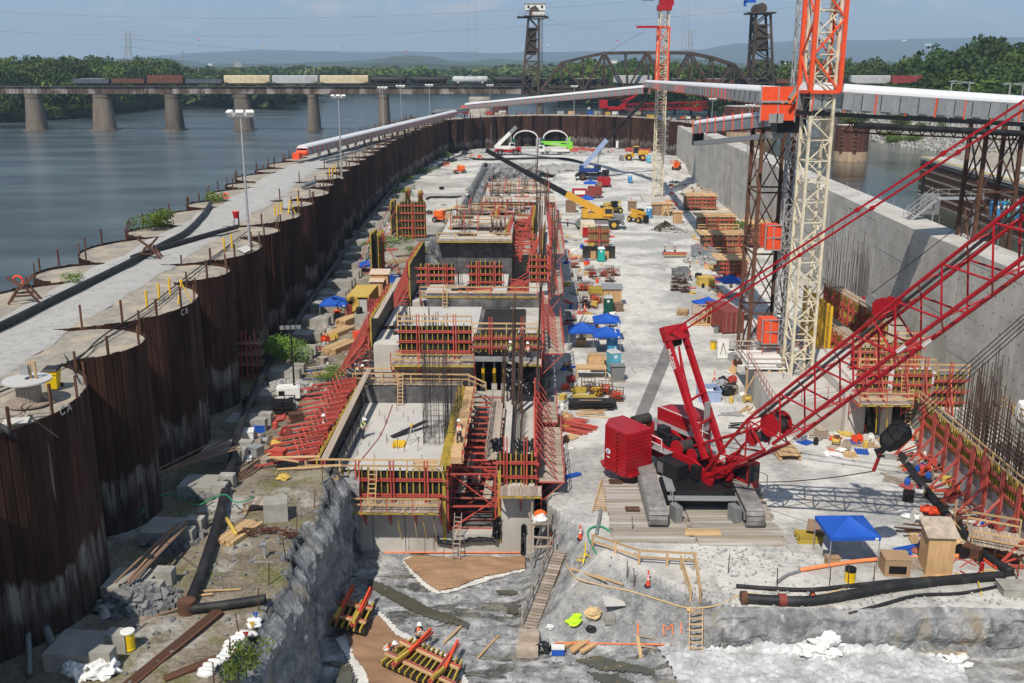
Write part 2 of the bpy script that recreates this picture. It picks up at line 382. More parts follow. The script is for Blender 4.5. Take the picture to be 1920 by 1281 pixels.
sh2=[P(620,166,WZ),P(900,163,WZ),P(1130,176,WZ),P(1260,181,WZ),P(1290,200,WZ),P(1370,215,WZ),P(1640,222,WZ),P(1700,232,WZ)]
bank('far_riverbank',[(p.x,p.y)for p in sh2],(500,2600),'grass_bank')
mat('hill_forest',(.036,.062,.034),.95,var=.55,scale=.012,bump=1,bscale=.06,coord='World')
def ridge(name,Y,prof,z0,depth,mt='hill_forest',seed=0,amp=.06):
 xs=[];prof=sorted(prof)
 for px in Rg(prof[0][0],prof[-1][0]+1,10):
  for(a,b_)in zip(prof[:-1],prof[1:]):
   if a[0]<=px<=b_[0]:y=a[1]+(b_[1]-a[1])*sst(0,1,(px-a[0])/(b_[0]-a[0]))*1.0;break
  p=PY(px,y,Y);xs.append((p.x,p.z))
 K=14;vs=[];fs=[]
 for(x,z)in xs:
  for k in Rg(K+1):
   u=k/K;prof_z=math.sin(min(1,u*1.6)*math.pi/2)*(1 if u<.62 else 1-.5*sst(.62,1,u))
   zz=z0+(z-z0)*prof_z*(1+amp*fbm(x/Y*9,u*4,seed,5)*(1 if u>.05 else 0))
   vs.append((x,Y-depth+depth*1.6*u+depth*.15*fbm(x/Y*5,u*2,seed+4),zz))
 for i in Rg(len(xs)-1):
  for k in Rg(K):a=i*(K+1)+k;fs.append((a,a+K+1,a+K+2,a+1))
 me=bpy.data.meshes.new(name);me.from_pydata(vs,[],fs);me.materials.append(MATS[mt]);me.polygons.foreach_set('use_smooth',[True]*len(me.polygons))
 return link(name,me,kind='structure')
ridge('far_mountain_ridge',9000,[(-500,118),(0,112),(90,107),(260,112),(330,104),(420,98),(520,95),(620,97),(700,99),(800,97),(870,97),(930,101),(1010,98),(1100,97),(1200,96),(1300,93),(1380,80),(1500,77),(1600,75),(1700,72),(1850,71),(1920,71),(2500,76)],0,2600,seed=1)
ridge('middle_hills',4300,[(-500,128),(130,124),(200,122),(250,114),(290,107),(330,111),(360,118),(450,120),(560,119),(640,116),(700,112),(770,103),(800,105),(860,116),(930,112),(1000,114),(1080,121),(1180,118),(1240,109),(1300,112),(1400,118),(1600,117),(1920,112),(2500,110)],0,1200,seed=5,amp=.12)
ridge('near_hills',2300,[(-500,131),(0,127),(400,127),(640,128),(740,124),(820,122),(900,121),(960,124),(1000,119),(1060,124),(1150,121),(1290,120),(1450,122),(1600,121),(1700,118),(1800,112),(1920,108),(2500,104)],0,700,seed=9,amp=.2)
#  trees
def crown_mesh(name,seed,n=900,w=1.0,h=1.0,leaf=.07,lob=7):
 r=random.Random(seed);nr=np.random.RandomState(seed)
 lobes=[((r.uniform(-.5,.5)*w,r.uniform(-.5,.5)*w,r.uniform(.28,.80)*h),r.uniform(.26,.42))for _ in Rg(lob)]+[((0,0,.5*h),.45)]
 vs=[];fs=[]
 for _ in Rg(n):
  (c,rad)=r.choice(lobes);d=nr.normal(size=3);d/=np.linalg.norm(d);q=rad*(r.random()**.25)
  p=np.array([c[0]+d[0]*q*w,c[1]+d[1]*q*w,max(.06,c[2]+d[2]*q*h*.85)])
  nn=d*.7+nr.normal(size=3)*.6;nn/=np.linalg.norm(nn);a=np.cross(nn,[0.3,.2,1]);a/=np.linalg.norm(a)+1e-9;b_=np.cross(nn,a)
  s=leaf*r.uniform(.6,1.5);k=len(vs)
  for e in Rg(5):
   t=2*math.pi*e/5+r.random()*.6;rr_=s*r.uniform(.6,1.1);vs.append(tuple(p+a*math.cos(t)*rr_+b_*math.sin(t)*rr_+nn*r.uniform(-.2,.2)*s))
  fs.append((k,k+1,k+2,k+3,k+4))
 me=bpy.data.meshes.new(name);me.from_pydata(vs,[],fs);return me
CR={}
for mt in('leaf_mid','leaf_dark','leaf_light'):
 for s in Rg(3):
  me=crown_mesh('crown',s+3,n=2600,leaf=.036);me.materials.append(MATS[mt]);CR[(mt,s)]=me
CRF={}
for mt in('leaf_mid','leaf_dark','leaf_light'):
 for s in Rg(2):
  me=crown_mesh('crown',s+13,n=900,leaf=.06,lob=5);me.materials.append(MATS[mt]);CRF[(mt,s)]=me
tm=MB();tm.tube([(0,0,-.12),(.02,0,.25),(0,.02,.62)],[.035,.028,.012],7);tm.bar((0,0,.25),(.22,.05,.55),.018);tm.bar((0,0,.3),(-.2,.1,.6),.016);TRUNK=tm.mesh('trunk','bark')
def tree(p,h,mt,lb,group,w=None,far=False,name='broadleaf_tree',s=None):
 w=w or h*.95;s=rnd.randrange(2 if far else 3)if s is None else s
 t=Th(name,lb,'tree',p,rnd.uniform(0,6.28),group);t.scale=(w,w,h)
 link('crown',(CRF if far else CR)[(mt,s)],t);link('trunk',TRUNK,t);return t
def zbank(Y):return WZ+2.6
kinds={'leaf_mid':'mid green','leaf_dark':'dark green','leaf_light':'pale yellow-green'}
def shoreY(px):
 for a,b_ in zip(SHP[:-1],SHP[1:]):
  if a[0]<=px<=b_[0]:return P(px,a[1]+(b_[1]-a[1])*(px-a[0])/(b_[0]-a[0]),WZ).y
 return P(px,SHP[-1][1],WZ).y
SHP=[(-900,262),(-60,233),(0,231),(120,224),(200,213),(290,204),(400,190),(480,183),(620,172)]
for row in Rg(4):
 px=-70
 while px<480-row*15:
  Y=shoreY(px)+16+row*34+rnd.uniform(-5,8)+(14 if px<0 else 0)
  top=(126 if px<330 else 136+(px-330)*.07)+rnd.uniform(-5,9)-row*1.0+(6 if row==0 else 0)
  mt=rnd.choice(['leaf_mid','leaf_dark','leaf_dark','leaf_light']if px<420 else['leaf_mid','leaf_light'])
  tp=PY(px,top,Y);h=tp.z-zbank(Y)
  tree((tp.x,Y,zbank(Y)),h*1.12,mt,'%s broadleaf tree on the left river bank behind the piers'%kinds[mt],'trees on the left river bank',w=rnd.uniform(16,23))
  px+=rnd.uniform(18,30)*470/Y
for px in Rg(-30,260,21):
 b_=V(PY(px,225,shoreY(px)).x,shoreY(px)+rnd.uniform(8,16),WZ+1)
 tree(b_,rnd.uniform(5,9),rnd.choice(['leaf_light','leaf_mid']),'low leafy bush at the grassy waterline below the bridge','bushes on the left bank',w=rnd.uniform(8,14),name='bush')
for row,Y0 in En([1150,1350]):
 px=470
 while px<1480:
  Y=Y0+rnd.uniform(-60,60);top=rnd.uniform(131,140)-row*3-(4 if 960<px<1300 else 0)
  tp=PY(px,top,Y);mt=rnd.choice(['leaf_mid','leaf_dark','leaf_light'])
  tree((tp.x,Y,zbank(Y)),(tp.z-zbank(Y))*1.15,mt,'%s tree in the far belt behind the railway bridge'%kinds[mt],'trees beyond the bridge',w=rnd.uniform(32,50),far=True)
  px+=rnd.uniform(15,27)
px=1040
while px<1700:
 for row in Rg(2):
  Y=rnd.uniform(560,640)+row*130;top=rnd.uniform(128,150)-row*8 if px<1560 else rnd.uniform(122,140)
  tp=PY(px+row*9,top,Y);mt=rnd.choice(['leaf_mid','leaf_dark','leaf_light','leaf_mid'])
  if px>1180 or row:tree((tp.x,Y,zbank(Y)-1),(tp.z-zbank(Y)+2)*1.12,mt,'%s tree on the right bank behind the lift bridge'%kinds[mt],'trees on the right bank',w=rnd.uniform(17,26),far=row>0)
 px+=rnd.uniform(22,34)
for px,top,Y in[(a_,b_,c_*1.5)for a_,b_,c_ in[(1640,150,330),(1672,132,350),(1690,146,300),(1712,122,330),(1745,118,330),(1775,98,300),(1800,140,270),(1812,92,330),(1842,108,280),(1868,84,330),(1890,88,310),(1915,94,300),(1850,140,250),(1900,132,250),(1760,150,260),(1728,158,270),(1820,160,240),(1885,165,235),(1935,120,270),(1960,100,310),(1660,168,300),(1700,172,290)]]:
 tp=PY(px,top,Y);mt=rnd.choice(['leaf_mid','leaf_dark','leaf_dark','leaf_mid'])
 tree((tp.x,Y,14),(tp.z-14)*1.1,mt,'%s tree in the tall clump at the right edge'%kinds[mt],'trees above the conveyor at right',w=rnd.uniform(17,25))
def woods(name,Y0,Y1,px0,px1,step,h):
 vs=[];fs=[];base=crown_mesh('tmp',77,n=110,leaf=.2,lob=5)
 bv=np.array([v.co[:]for v in base.vertices]);bf=[tuple(p.vertices)for p in base.polygons];bpy.data.meshes.remove(base)
 Y=Y0;out=[];k=0
 while Y<Y1:
  px=px0
  while px<px1:
   x=PY(px,140,Y).x+rnd.uniform(-.4,.4)*step;yy=Y+rnd.uniform(-.5,.5)*step
   a=rnd.uniform(0,6.28);co,si=math.cos(a),math.sin(a);s=np.array([step*rnd.uniform(.8,1.2)]*2+[h*rnd.uniform(.7,1.2)])
   q=bv*s;q=np.stack([q[:,0]*co-q[:,1]*si+x,q[:,0]*si+q[:,1]*co+yy,q[:,2]+WZ+1.5+(Y-Y0)*.004],1)
   out.append(q);fs+=[tuple(i_+k for i_ in f)for f in bf];k+=len(bv)
   px+=step/Y*F*.8
  Y+=step*1.15
 me=bpy.data.meshes.new(name);me.from_pydata(np.concatenate(out).tolist(),[],fs);me.materials.append(MATS['far_forest'])
 link(name,me,lb='distant green woodland stretching across the valley floor',cat='woodland',kind='stuff')
woods('distant_woodland',1500,2300,330,1920,62,24)
woods('left_bank_woodland',690,1000,-60,560,26,17)
woods('right_bank_woodland',760,1300,1100,1960,36,19)
#  cofferdam
def sheet_mat():
 m,n,l,b,pos,nz,ramp,mix,bump,rng,vary,fin=kit('sheet_pile_rust')
 c=ramp(nz(.9,6,.65,(1,1,.22)),(.3,(.022,.010,.007)),(.5,(.046,.020,.013)),(.7,(.085,.037,.024)))
 c=mix(ramp(nz(1.9,6,.65,(1,1,.07)),(.62,0),(.72,.8)),c,(.20,.095,.045))
 c=mix(ramp(nz(2.6,4,.5,(1,1,.03)),(.68,0),(.72,.7)),c,(.30,.26,.22))
 sx=n.new('ShaderNodeSeparateXYZ');l.new(pos,sx.inputs[0])
 ad=n.new('ShaderNodeMath');ad.operation='MULTIPLY_ADD';l.new(nz(.5,8,.65,(1,1,.25)),ad.inputs[0]);ad.inputs[1].default_value=5;l.new(sx.outputs[2],ad.inputs[2]);zz=rng(ad.outputs[0],0,1,.9,16.9)
 bm_=n.new('ShaderNodeMath');bm_.operation='MULTIPLY';l.new(ramp(zz,(.36,0),(.41,1),(.475,1),(.50,0)),bm_.inputs[0]);l.new(ramp(nz(2.2,6,.65,(1,1,.12)),(.40,.05),(.6,.8)),bm_.inputs[1])
 c=mix(bm_.outputs[0],c,(.26,.245,.22));c=mix(ramp(zz,(.30,.55),(.44,0)),c,ramp(nz(1.5,6,.65,(1,1,.1)),(.45,(.05,.038,.03)),(.62,(.20,.175,.145))))
 fin(vary(c,.5,1.1),.85,.2);bump(nz(5,6,.6,(1,1,.5)),.3)
sheet_mat()
mat('cell_gravel',(.29,.26,.215),.95,var=.3,scale=1.6,bump=.5,bscale=14,col2=(.40,.335,.25),coord='World',w2=(.48,.64),detail=9)
mat('road_gravel',(.37,.36,.335),.95,var=.24,scale=2.6,bump=.5,bscale=16,col2=(.41,.395,.37),coord='World',detail=9)
def sheet_local(w=.5,z0=-6,z1=0):
 m=MB();x=w/2
 m.add([(-x,0,z0),(-x+.07,.05,z0),(x-.07,.05,z0),(x,0,z0),(-x,0,z1),(-x+.07,.05,z1),(x-.07,.05,z1),(x,0,z1),(-x,-.03,z0),(x,-.03,z0),(-x,-.03,z1),(x,-.03,z1)],[(1,0,4,5),(2,1,5,6),(3,2,6,7),(8,9,11,10),(4,10,11,7,6,5),(0,8,10,4),(9,3,7,11)])
 return m
SHEET=sheet_local(.5,-13.5,0).mesh('sheet_pile','sheet_pile_rust')
def cell(c,r,arcs,indiv,lb,main=True,ct=CT,depth=13.5):
 t=Th('cofferdam_cell' if main else 'connecting_arc',lb,'cofferdam',(c[0],c[1],0),0,'sheet pile cells of the cofferdam')
 g=MB();K=48
 pts=[(math.cos(2*math.pi*k/K)*(r-.04),math.sin(2*math.pi*k/K)*(r-.04))for k in Rg(K)]
 zt=ct-.16-(0 if main else.03)
 vs=[(0,0,zt+.05)];fs=[]
 for q in Rg(1,5):
  for(x,y)in pts:vs.append((x*q/4,y*q/4,zt+(.10*noise.noise(Vector((c[0]+x*q/4,c[1]+y*q/4,0)))if q<4 else 0)))
 for k in Rg(K):fs.append((0,1+k,1+(k+1)%K))
 for q in Rg(3):
  for k in Rg(K):a=1+q*K;fs.append((a+k,a+K+k,a+K+(k+1)%K,a+(k+1)%K))
 g.add(vs,fs);g.bd('gravel_fill','cell_gravel',t,smooth=True)
 joined=MB()
 for(a0,a1,ind)in arcs:
  n_=max(3,int(abs(a1-a0)*r/.5));rest=MB()
  for k in Rg(n_):
   a=a0+(a1-a0)*(k+.5)/n_;zz=ct+rnd.choice([0,0,0,.02,.05,-.03])
   if ind and indiv:
    o=link('sheet_pile',SHEET,t,loc=(math.cos(a)*r,math.sin(a)*r,zz),rz=a-math.pi/2)
   else:
    hw=.25*min(1.0,abs(a1-a0)*r/n_/.5*1.0)
    d=.05*(k%2)
    e0,e1=a-(a1-a0)/n_/2,a+(a1-a0)/n_/2
    rr_=r+d*.6;z0=ct-depth
    rest.add([(math.cos(e0)*r,math.sin(e0)*r,z0),(math.cos(a)*(r+.05),math.sin(a)*(r+.05),z0),(math.cos(e1)*r,math.sin(e1)*r,z0),(math.cos(e0)*r,math.sin(e0)*r,zz),(math.cos(a)*(r+.05),math.sin(a)*(r+.05),zz),(math.cos(e1)*r,math.sin(e1)*r,zz)],[(0,1,4,3),(1,2,5,4)])
  if rest.v:rest.bd('sheet_pile_wall','sheet_pile_rust',t,kind='stuff')
 return t
RP=MB();RP.box((0,0,.6),(.10,.14,1.2));RPM=RP.mesh('rail_post','ru')
PIPE=MB();PIPE.tube([(0,0,0),(0,0,1.25)],.09,8);YPM=PIPE.mesh('yellow_bollard','yellow')
def posts(c,r,a0,a1,n_,lab):
 for k in Rg(n_):
  a=a0+(a1-a0)*(k+.5)/n_;h=rnd.choice([.7,1.0,1.0,1.3])
  o=link('rail_post',RPM,loc=(c[0]+math.cos(a)*(r-.12),c[1]+math.sin(a)*(r-.12),CT-.1),rz=a,lb=lab,cat='post',group='rusty rail posts round the cell tops')
  o.scale=(1,1,h)
inner=[(163,715,1),(272,628,0),(374,550,1),(428,505,0),(494,458,1),(522,430,0),(565,400,1),(585,380,0),(618,360,1),(631,343,0)]
CEN=[]
for(px,py,mn)in inner:
 p=P(px,py,CT);r=8.1 if mn else 4.1;CEN.append([p.x-r*.985,p.y,r,mn])
rim=[P(*q,CT)for q in((-60,870),(163,715),(374,550),(494,458),(565,400),(618,360),(640,330),(683,302),(705,287),(745,262),(818,233),(852,221))]
def rimx(y):
 for a,b_ in zip(rim[:-1],rim[1:]):
  if a.y<=y<=b_.y:return a.x+(b_.x-a.x)*(y-a.y)/(b_.y-a.y)
 return rim[0].x if y<rim[0].y else rim[-1].x
ys=[c[1]for c in CEN if c[3]];step=(ys[-1]-ys[0])/4
main_c=[]
for k in Rg(-1,17):y_=ys[0]+step*k;x_=rimx(y_);a_=math.atan2(-x_,max(5,y_));main_c.append(V(x_-8.1*math.cos(a_),y_-8.1*math.sin(a_),0))
labs={0:'near gravel topped cell with the wooden spool and yellow bin',1:'cell with yellow bollards and a survey tripod near its rim',2:'cell with the tall light pole standing on its rim'}
k0=1
for i,c in En(main_c):
 if c.y>rim[-1].y+6:break
 near=i in(1,2,3)
 cell(c,8.1,[(-1.35,1.0,True),(2.0,4.3,False)],near,labs.get(i-k0,'rusty cofferdam cell, number %s along the left row from the nearest spool cell'%['','','','fourth','fifth','sixth','seventh','eighth','ninth','tenth','eleventh','twelfth','thirteenth','fourteenth','fifteenth'][max(0,min(14,i))]if i>3 else 'rusty cofferdam cell at the bottom left corner, mostly out of the picture'))
 posts(c,8.1,-1.3,.9,7,'rusty steel rail post on the pit side rim of a cofferdam cell')
 posts(c,8.1,2.3,4.1,5,'rusty steel rail post on the river side rim of a cofferdam cell')
 if i+1<len(main_c):
  mid=(c+main_c[i+1])/2
  a=V(mid.x+8.1-4.1-.15,mid.y,0);b_=V(mid.x-8.1+4.1+.3,mid.y,0)
  cell(a,4.1,[(-1.25,1.25,True)],i in(1,2),'small connecting sheet pile arc between two cells on the pit side',False)
  cell(b_,4.1,[(1.9,4.4,False)],False,'small connecting sheet pile arc between two cells on the river side',False)
  posts(a,4.1,-1.0,1.0,3,'rusty steel rail post on a small connecting arc, pit side')
  posts(b_,4.1,2.3,4.0,3,'rusty steel rail post on a small connecting arc, river side')
fpx=[(862,224),(905,220),(950,218),(1000,217),(1050,217),(1100,218),(1150,219),(1200,221),(1250,225),(1300,232),(1345,240)]
fw=[P(*q,CT)for q in fpx]
mat('x_',(.5,.5,.5))
for i in Rg(len(fw)-1):
 a,b_=fw[i],fw[i+1];mid=(a+b_)/2;L_=(b_-a).length;d=(b_-a).normalized();nn=V(-d.y,d.x,0)
 r=L_/2*1.02;ang=math.atan2(d.y,d.x)
 for k,(f,rr)in En(((.32,.34),(.83,.20))):
  rc=L_*rr;pc=a.lerp(b_,f)+nn*(rc*.80)
  cell(V(pc.x,pc.y,0),rc,[(ang-math.pi/2-1.3,ang-math.pi/2+1.3,True)],False,'rusty sheet pile cell in the far end wall of the cofferdam' if k==0 else 'narrow connecting arc in the far end wall of the cofferdam',k==0)
L1=[(c.x+2.3,c.y)for c in main_c if c.y<rim[-1].y+10];L2=[(c.x-4.0,c.y)for c in main_c if c.y<rim[-1].y+10]
def strip(name,A,B_,z,m,K=10,bump=.12):
 vs=[];fs=[];SA=[];SB=[]
 for(src,dst)in((A,SA),(B_,SB)):
  for(p,q)in zip(src[:-1],src[1:]):
   for k in Rg(8):dst.append(Vector(p).lerp(Vector(q),k/8))
  dst.append(Vector(src[-1]))
 for a,b_ in zip(SA,SB):
  j=.7*fbm(a.y*.15,1);j2=.7*fbm(a.y*.15,5)
  for k in Rg(K+1):
   u=k/K;p=Vector((a.x+j,a.y)).lerp(Vector((b_.x+j2,b_.y)),u);e=1 if 0<k<K else 0
   vs.append((p.x,p.y,z+(bump*(.3+noise.noise(Vector((p.x*.5,p.y*.5,3))))*e-.12*(1-e))))
 for i in Rg(len(SA)-1):
  for k in Rg(K):q=i*(K+1)+k;fs.append((q,q+K+1,q+K+2,q+1))
 me=bpy.data.meshes.new(name);me.from_pydata(vs,[],fs);me.materials.append(MATS[m]);me.polygons.foreach_set('use_smooth',[True]*len(me.polygons))
 return link(name,me,kind='structure')
strip('gravel_road',L1,L2,CT-.04,'road_gravel')
strip('far_gravel_road',[(fw[0].x-8,fw[0].y-4)]+[(p.x,p.y+2.6)for p in fw],[(fw[0].x-18,fw[0].y+8)]+[(p.x,p.y+14)for p in fw],CT-.04,'cell_gravel')
m=MB()
for i in Rg(len(fw)-1):
 a,b_=fw[i],fw[i+1];m.add([(a.x,a.y+14.2,2),(b_.x,b_.y+14.2,2),(b_.x,b_.y+14.2,CT),(a.x,a.y+14.2,CT)],[(0,1,2,3)])
m.bd('outer_sheet_pile_wall','sheet_pile_rust',lb='straight outer sheet pile face of the far cofferdam wall beside the river',cat='wall')
#  jointed rock faces in front of the cuts
def rock_mat():
 m,n,l,b,pos,nz,ramp,mix,bump,rng,vary,fin=kit('rock_face')
 c=mix(ramp(nz(.45,5,.5,(1,1,.35)),(.56,0),(.7,1)),ramp(nz(.9,9,.7),(.3,(.085,.088,.092)),(.5,(.22,.225,.23)),(.68,(.44,.435,.425))),(.27,.225,.16))
 c=mix(ramp(nz(1.3,5,.6,(1,1,.12)),(.60,0),(.7,.7)),c,(.06,.062,.065));c=mix(ramp(nz(.7,8,.7),(.58,0),(.66,.7)),c,(.55,.54,.52))
 fin(c);bump(nz(2.5,10,.7),.9,.16)
rock_mat()
def rkf(name,path,out,z0,z1,L_,step=.25,amp=.75,bed=.0,top=None,seed=0,drill=0):
 nu,nv=int(L_/step),max(4,int((z1-z0)/step));vs=[];fs=[]
 for i in Rg(nu+1):
  s=i/nu;b_=path(s);zt=top(b_)if top else z1
  for j in Rg(nv+1):
   v=j/nv;z=z0+(zt+.12-z0)*v;p=Vector((b_[0]*.45,b_[1]*.45,z*.3+seed));d_,_=noise.voronoi(p);k=(d_[1]-d_[0])
   p2=Vector((b_[0],b_[1],z));e_=1-sst(.8,1,v)*.8;o_=e_*(amp*(min(.8,k*1.6)-.15)+.22*noise.noise(p2*.9)+.12*noise.noise(p2*2.6)+.06*noise.noise(p2*6))+bed*math.sin(z*3.2+1.5*noise.noise(p*.6))-.35*sst(.86,1,v)*1.6+.15*(1-v)
   if drill:o_+=drill*math.sin(s*L_*9)
   vs.append((b_[0]+out[0]*o_,b_[1]+out[1]*o_,z))
 for i in Rg(nu):
  for j in Rg(nv):q=i*(nv+1)+j;fs.append((q,q+1,q+nv+2,q+nv+1)if out[0]+out[1]<0 else(q,q+nv+1,q+nv+2,q+1))
 me=bpy.data.meshes.new(name);me.from_pydata(vs,[],fs);me.materials.append(MATS['rock_face']);return link(name,me,kind='structure')
rkf('left_rock_face',lambda s:(cliff_x(26+s*39.5)-.1,26+s*39.5),(1,0),PZ-.3,2.6,39.5,amp=.42,step=.2,top=lambda b:fh(b[0]-1.6,b[1])-.05)
rkf('back_rock_face',lambda s:(-12.2-3.4*s,65.3+.6*s),(0,-1),PZ-.3,2.4,3.4,amp=.4)
rkf('left_cut_rock_face',lambda s:(cliff_x(118+s*185)+.9,118+s*185),(1,0),PZ-.3,2.9,185,step=.8,amp=1.6,seed=4,top=lambda b:fh(b[0]-3.5,b[1])-.1)
rkf('far_cut_rock_face',lambda s:(-15+22*s,303.4),(0,-1),PZ-.3,2.9,22,step=.6,amp=1.2,seed=9)
rkf('ledge_rock_face',lambda s:(10.5+s*36,52.4-1.3*sst(4,11,10.5+s*36)+.35*fbm((10.5+s*36)*.16,4.4)+.12*fbm((10.5+s*36)*.5,1.2,0,2)+.35),(0,-1),-3.1,.0,36,step=.2,amp=.35,bed=.10,seed=2,top=lambda b:fh(b[0],b[1]+1.1)-.03,drill=.03)
rkf('right_pit_rock_face',lambda s:(1.3,67+s*100),(-1,0),PZ-.3,-.1,100,step=.5,amp=.6,seed=7)
#  concrete lock wall at right
LW=[P(1262,224,CT),P(1300,243,CT),P(1380,277,CT),P(1467,317,CT),P(1550,355,CT),P(1707,427,CT),P(1920,512,CT),P(2300,668,CT)]
lwt=Th('lock_wall','long grey concrete lock wall sloping away along the right side','wall',(0,0,0))
dirn=(LW[6]-LW[3]).normalized();
LWL=[V(p.x,p.y,0)for p in LW]
k=0
for i in Rg(len(LWL)-1):
 a,b_=LWL[i],LWL[i+1];n_=max(1,round((b_-a).length/12.5));d=(b_-a).normalized();nn=V(d.y,-d.x,0)
 if nn.x<0:nn=-nn
 for j in Rg(n_):
  p,q=a.lerp(b_,j/n_)-d*0+(d*.04 if 1 else 0),a.lerp(b_,(j+1)/n_)-d*.04
  top=CT-(1.2 if i==0 else 0)
  z=-5.0
  while z<top-.05:
   z1=min(z+3.0,top);off=.012*((k*7)%3)
   m=MB();mm=(p+q)/2+nn*(2.0+off);m.box((mm.x,mm.y,(z+z1)/2),((q-p).length,4.0,z1-z-.03),rz=math.atan2(d.y,d.x))
   m.bd('concrete_panel','concrete',lwt);z=z1;k+=1
m=MB()
for i in Rg(2,len(LWL)-1):
 a,b_=LWL[i],LWL[i+1];d=(b_-a).normalized();L_=(b_-a).length
 for u in Rg(int(L_/1.5)):
  for v in Rg(6):c=a+d*(.7+u*1.5)+V(0,0,CT-1.4-v*1.5);m.box(c,(.09,.04,.09),rz=math.atan2(d.y,d.x))
m.bd('tie_holes','bp',lwt,kind='stuff')
def pier_cell(px,py,rad,z1,lb,split=True):
 p=P(px,py,WZ);t=Th('sheet_pile_pier',lb,'pier',(p.x,p.y+rad,0))
 m=MB();K=40;vs=[];fs=[]
 for k in Rg(K):
  a0,a1=2*math.pi*k/K,2*math.pi*(k+1)/K;am=(a0+a1)/2;r0,r1=rad,rad*1.012
  b_=len(vs);vs+=[(math.cos(a0)*r0,math.sin(a0)*r0,2),(math.cos(am)*r1,math.sin(am)*r1,2),(math.cos(a1)*r0,math.sin(a1)*r0,2),(math.cos(a0)*r0,math.sin(a0)*r0,z1),(math.cos(am)*r1,math.sin(am)*r1,z1),(math.cos(a1)*r0,math.sin(a1)*r0,z1)]
  fs+=[(b_,b_+1,b_+4,b_+3),(b_+1,b_+2,b_+5,b_+4)]
 m.add(vs,fs);m.bd('sheet_pile_wall','pier_rust',t,kind='stuff')
 c=MB();c.lathe((0,0,0),[(rad*.98,z1-.3),(rad*.98,z1-.05),(.1,z1)],40);c.bd('concrete_cap','concrete',t)
 l=MB();l.lathe((0,0,0),[(rad*1.03,4),(rad*1.03,WZ+2.6)],40);l.bd('stained_collar','pier_stain',t)
 for k in Rg(7):
  f=MB();f.bar((math.cos(3.75)*rad*1.06,math.sin(3.75)*rad*1.06,z1-1-k*1.1),(math.cos(4.7)*rad*1.07,math.sin(4.7)*rad*1.07,z1-1-k*1.1),.35,.5)
  f.bd('fender_timber','ru',t)
 return t
mat('pier_rust',(.10,.04,.03),.85,var=.35,scale=1,bump=.2,coord='World',stretch=(1,1,.1))
mat('pier_stain',(.42,.31,.20),.9,var=.3,scale=1,bump=.2,coord='World',stretch=(1,1,.3))
pier_cell(1603,303,4.7,15.0,'round rusty sheet pile pier standing in the lock water')
pier_cell(1412,262,9.5,17.0,'wide dark sheet pile pier under the right lift tower')
#  opposite lock wall with timber fenders, riprap bank
ow=Th('approach_wall','dark stepped lock wall of horizontal timbers on the far side of the chamber','wall',(0,0,0))
A,B_=P(1728,297,13),P(2050,385,13)
d=(B_-A).normalized();nn=V(d.y,-d.x,0);nn=nn if nn.x>0 else-nn
rz=math.atan2(d.y,d.x);Lw=(B_-A).length
m=MB();c=(A+B_)/2+nn*3;m.box((c.x,c.y,6.5),(Lw,5.6,12.7),rz=rz);m.bd('concrete_core','dc',ow)
for k in Rg(17):
 for j in Rg(2):
  p=A.lerp(B_,j/2);q=A.lerp(B_,(j+1)/2-.004);m=MB();m.bar((p.x,p.y,5.2+k*.48),(q.x,q.y,5.2+k*.48),.3,.36);m.bd('fender_timber','ru' if k%3 else 'wp',ow)
m=MB();c=(A+B_)/2+nn*2.2;m.box((c.x,c.y,13.1),(Lw,5.2,.5),rz=rz);m.bd('coping','concrete',ow)
m=MB();m.bar(A+V(0,0,.42)+nn*.2,B_+V(0,0,.42)+nn*.2,.35,.12);m.bd('yellow_edge_strip','cy',ow)
def poly_sheet(name,pts,z,m,**t):
 b_=MB();b_.add([(p[0],p[1],z)for p in pts],[tuple(Rg(len(pts)))]);return b_.bd(name,m,**t)
w0=A+nn*4.8;w1=B_+nn*4.8
poly_sheet('lock_esplanade',[(w0.x,w0.y),(w1.x,w1.y),(240,w1.y-20),(240,w0.y+40),(w0.x+10,w0.y+14)],12.9,'cell_gravel',kind='structure')
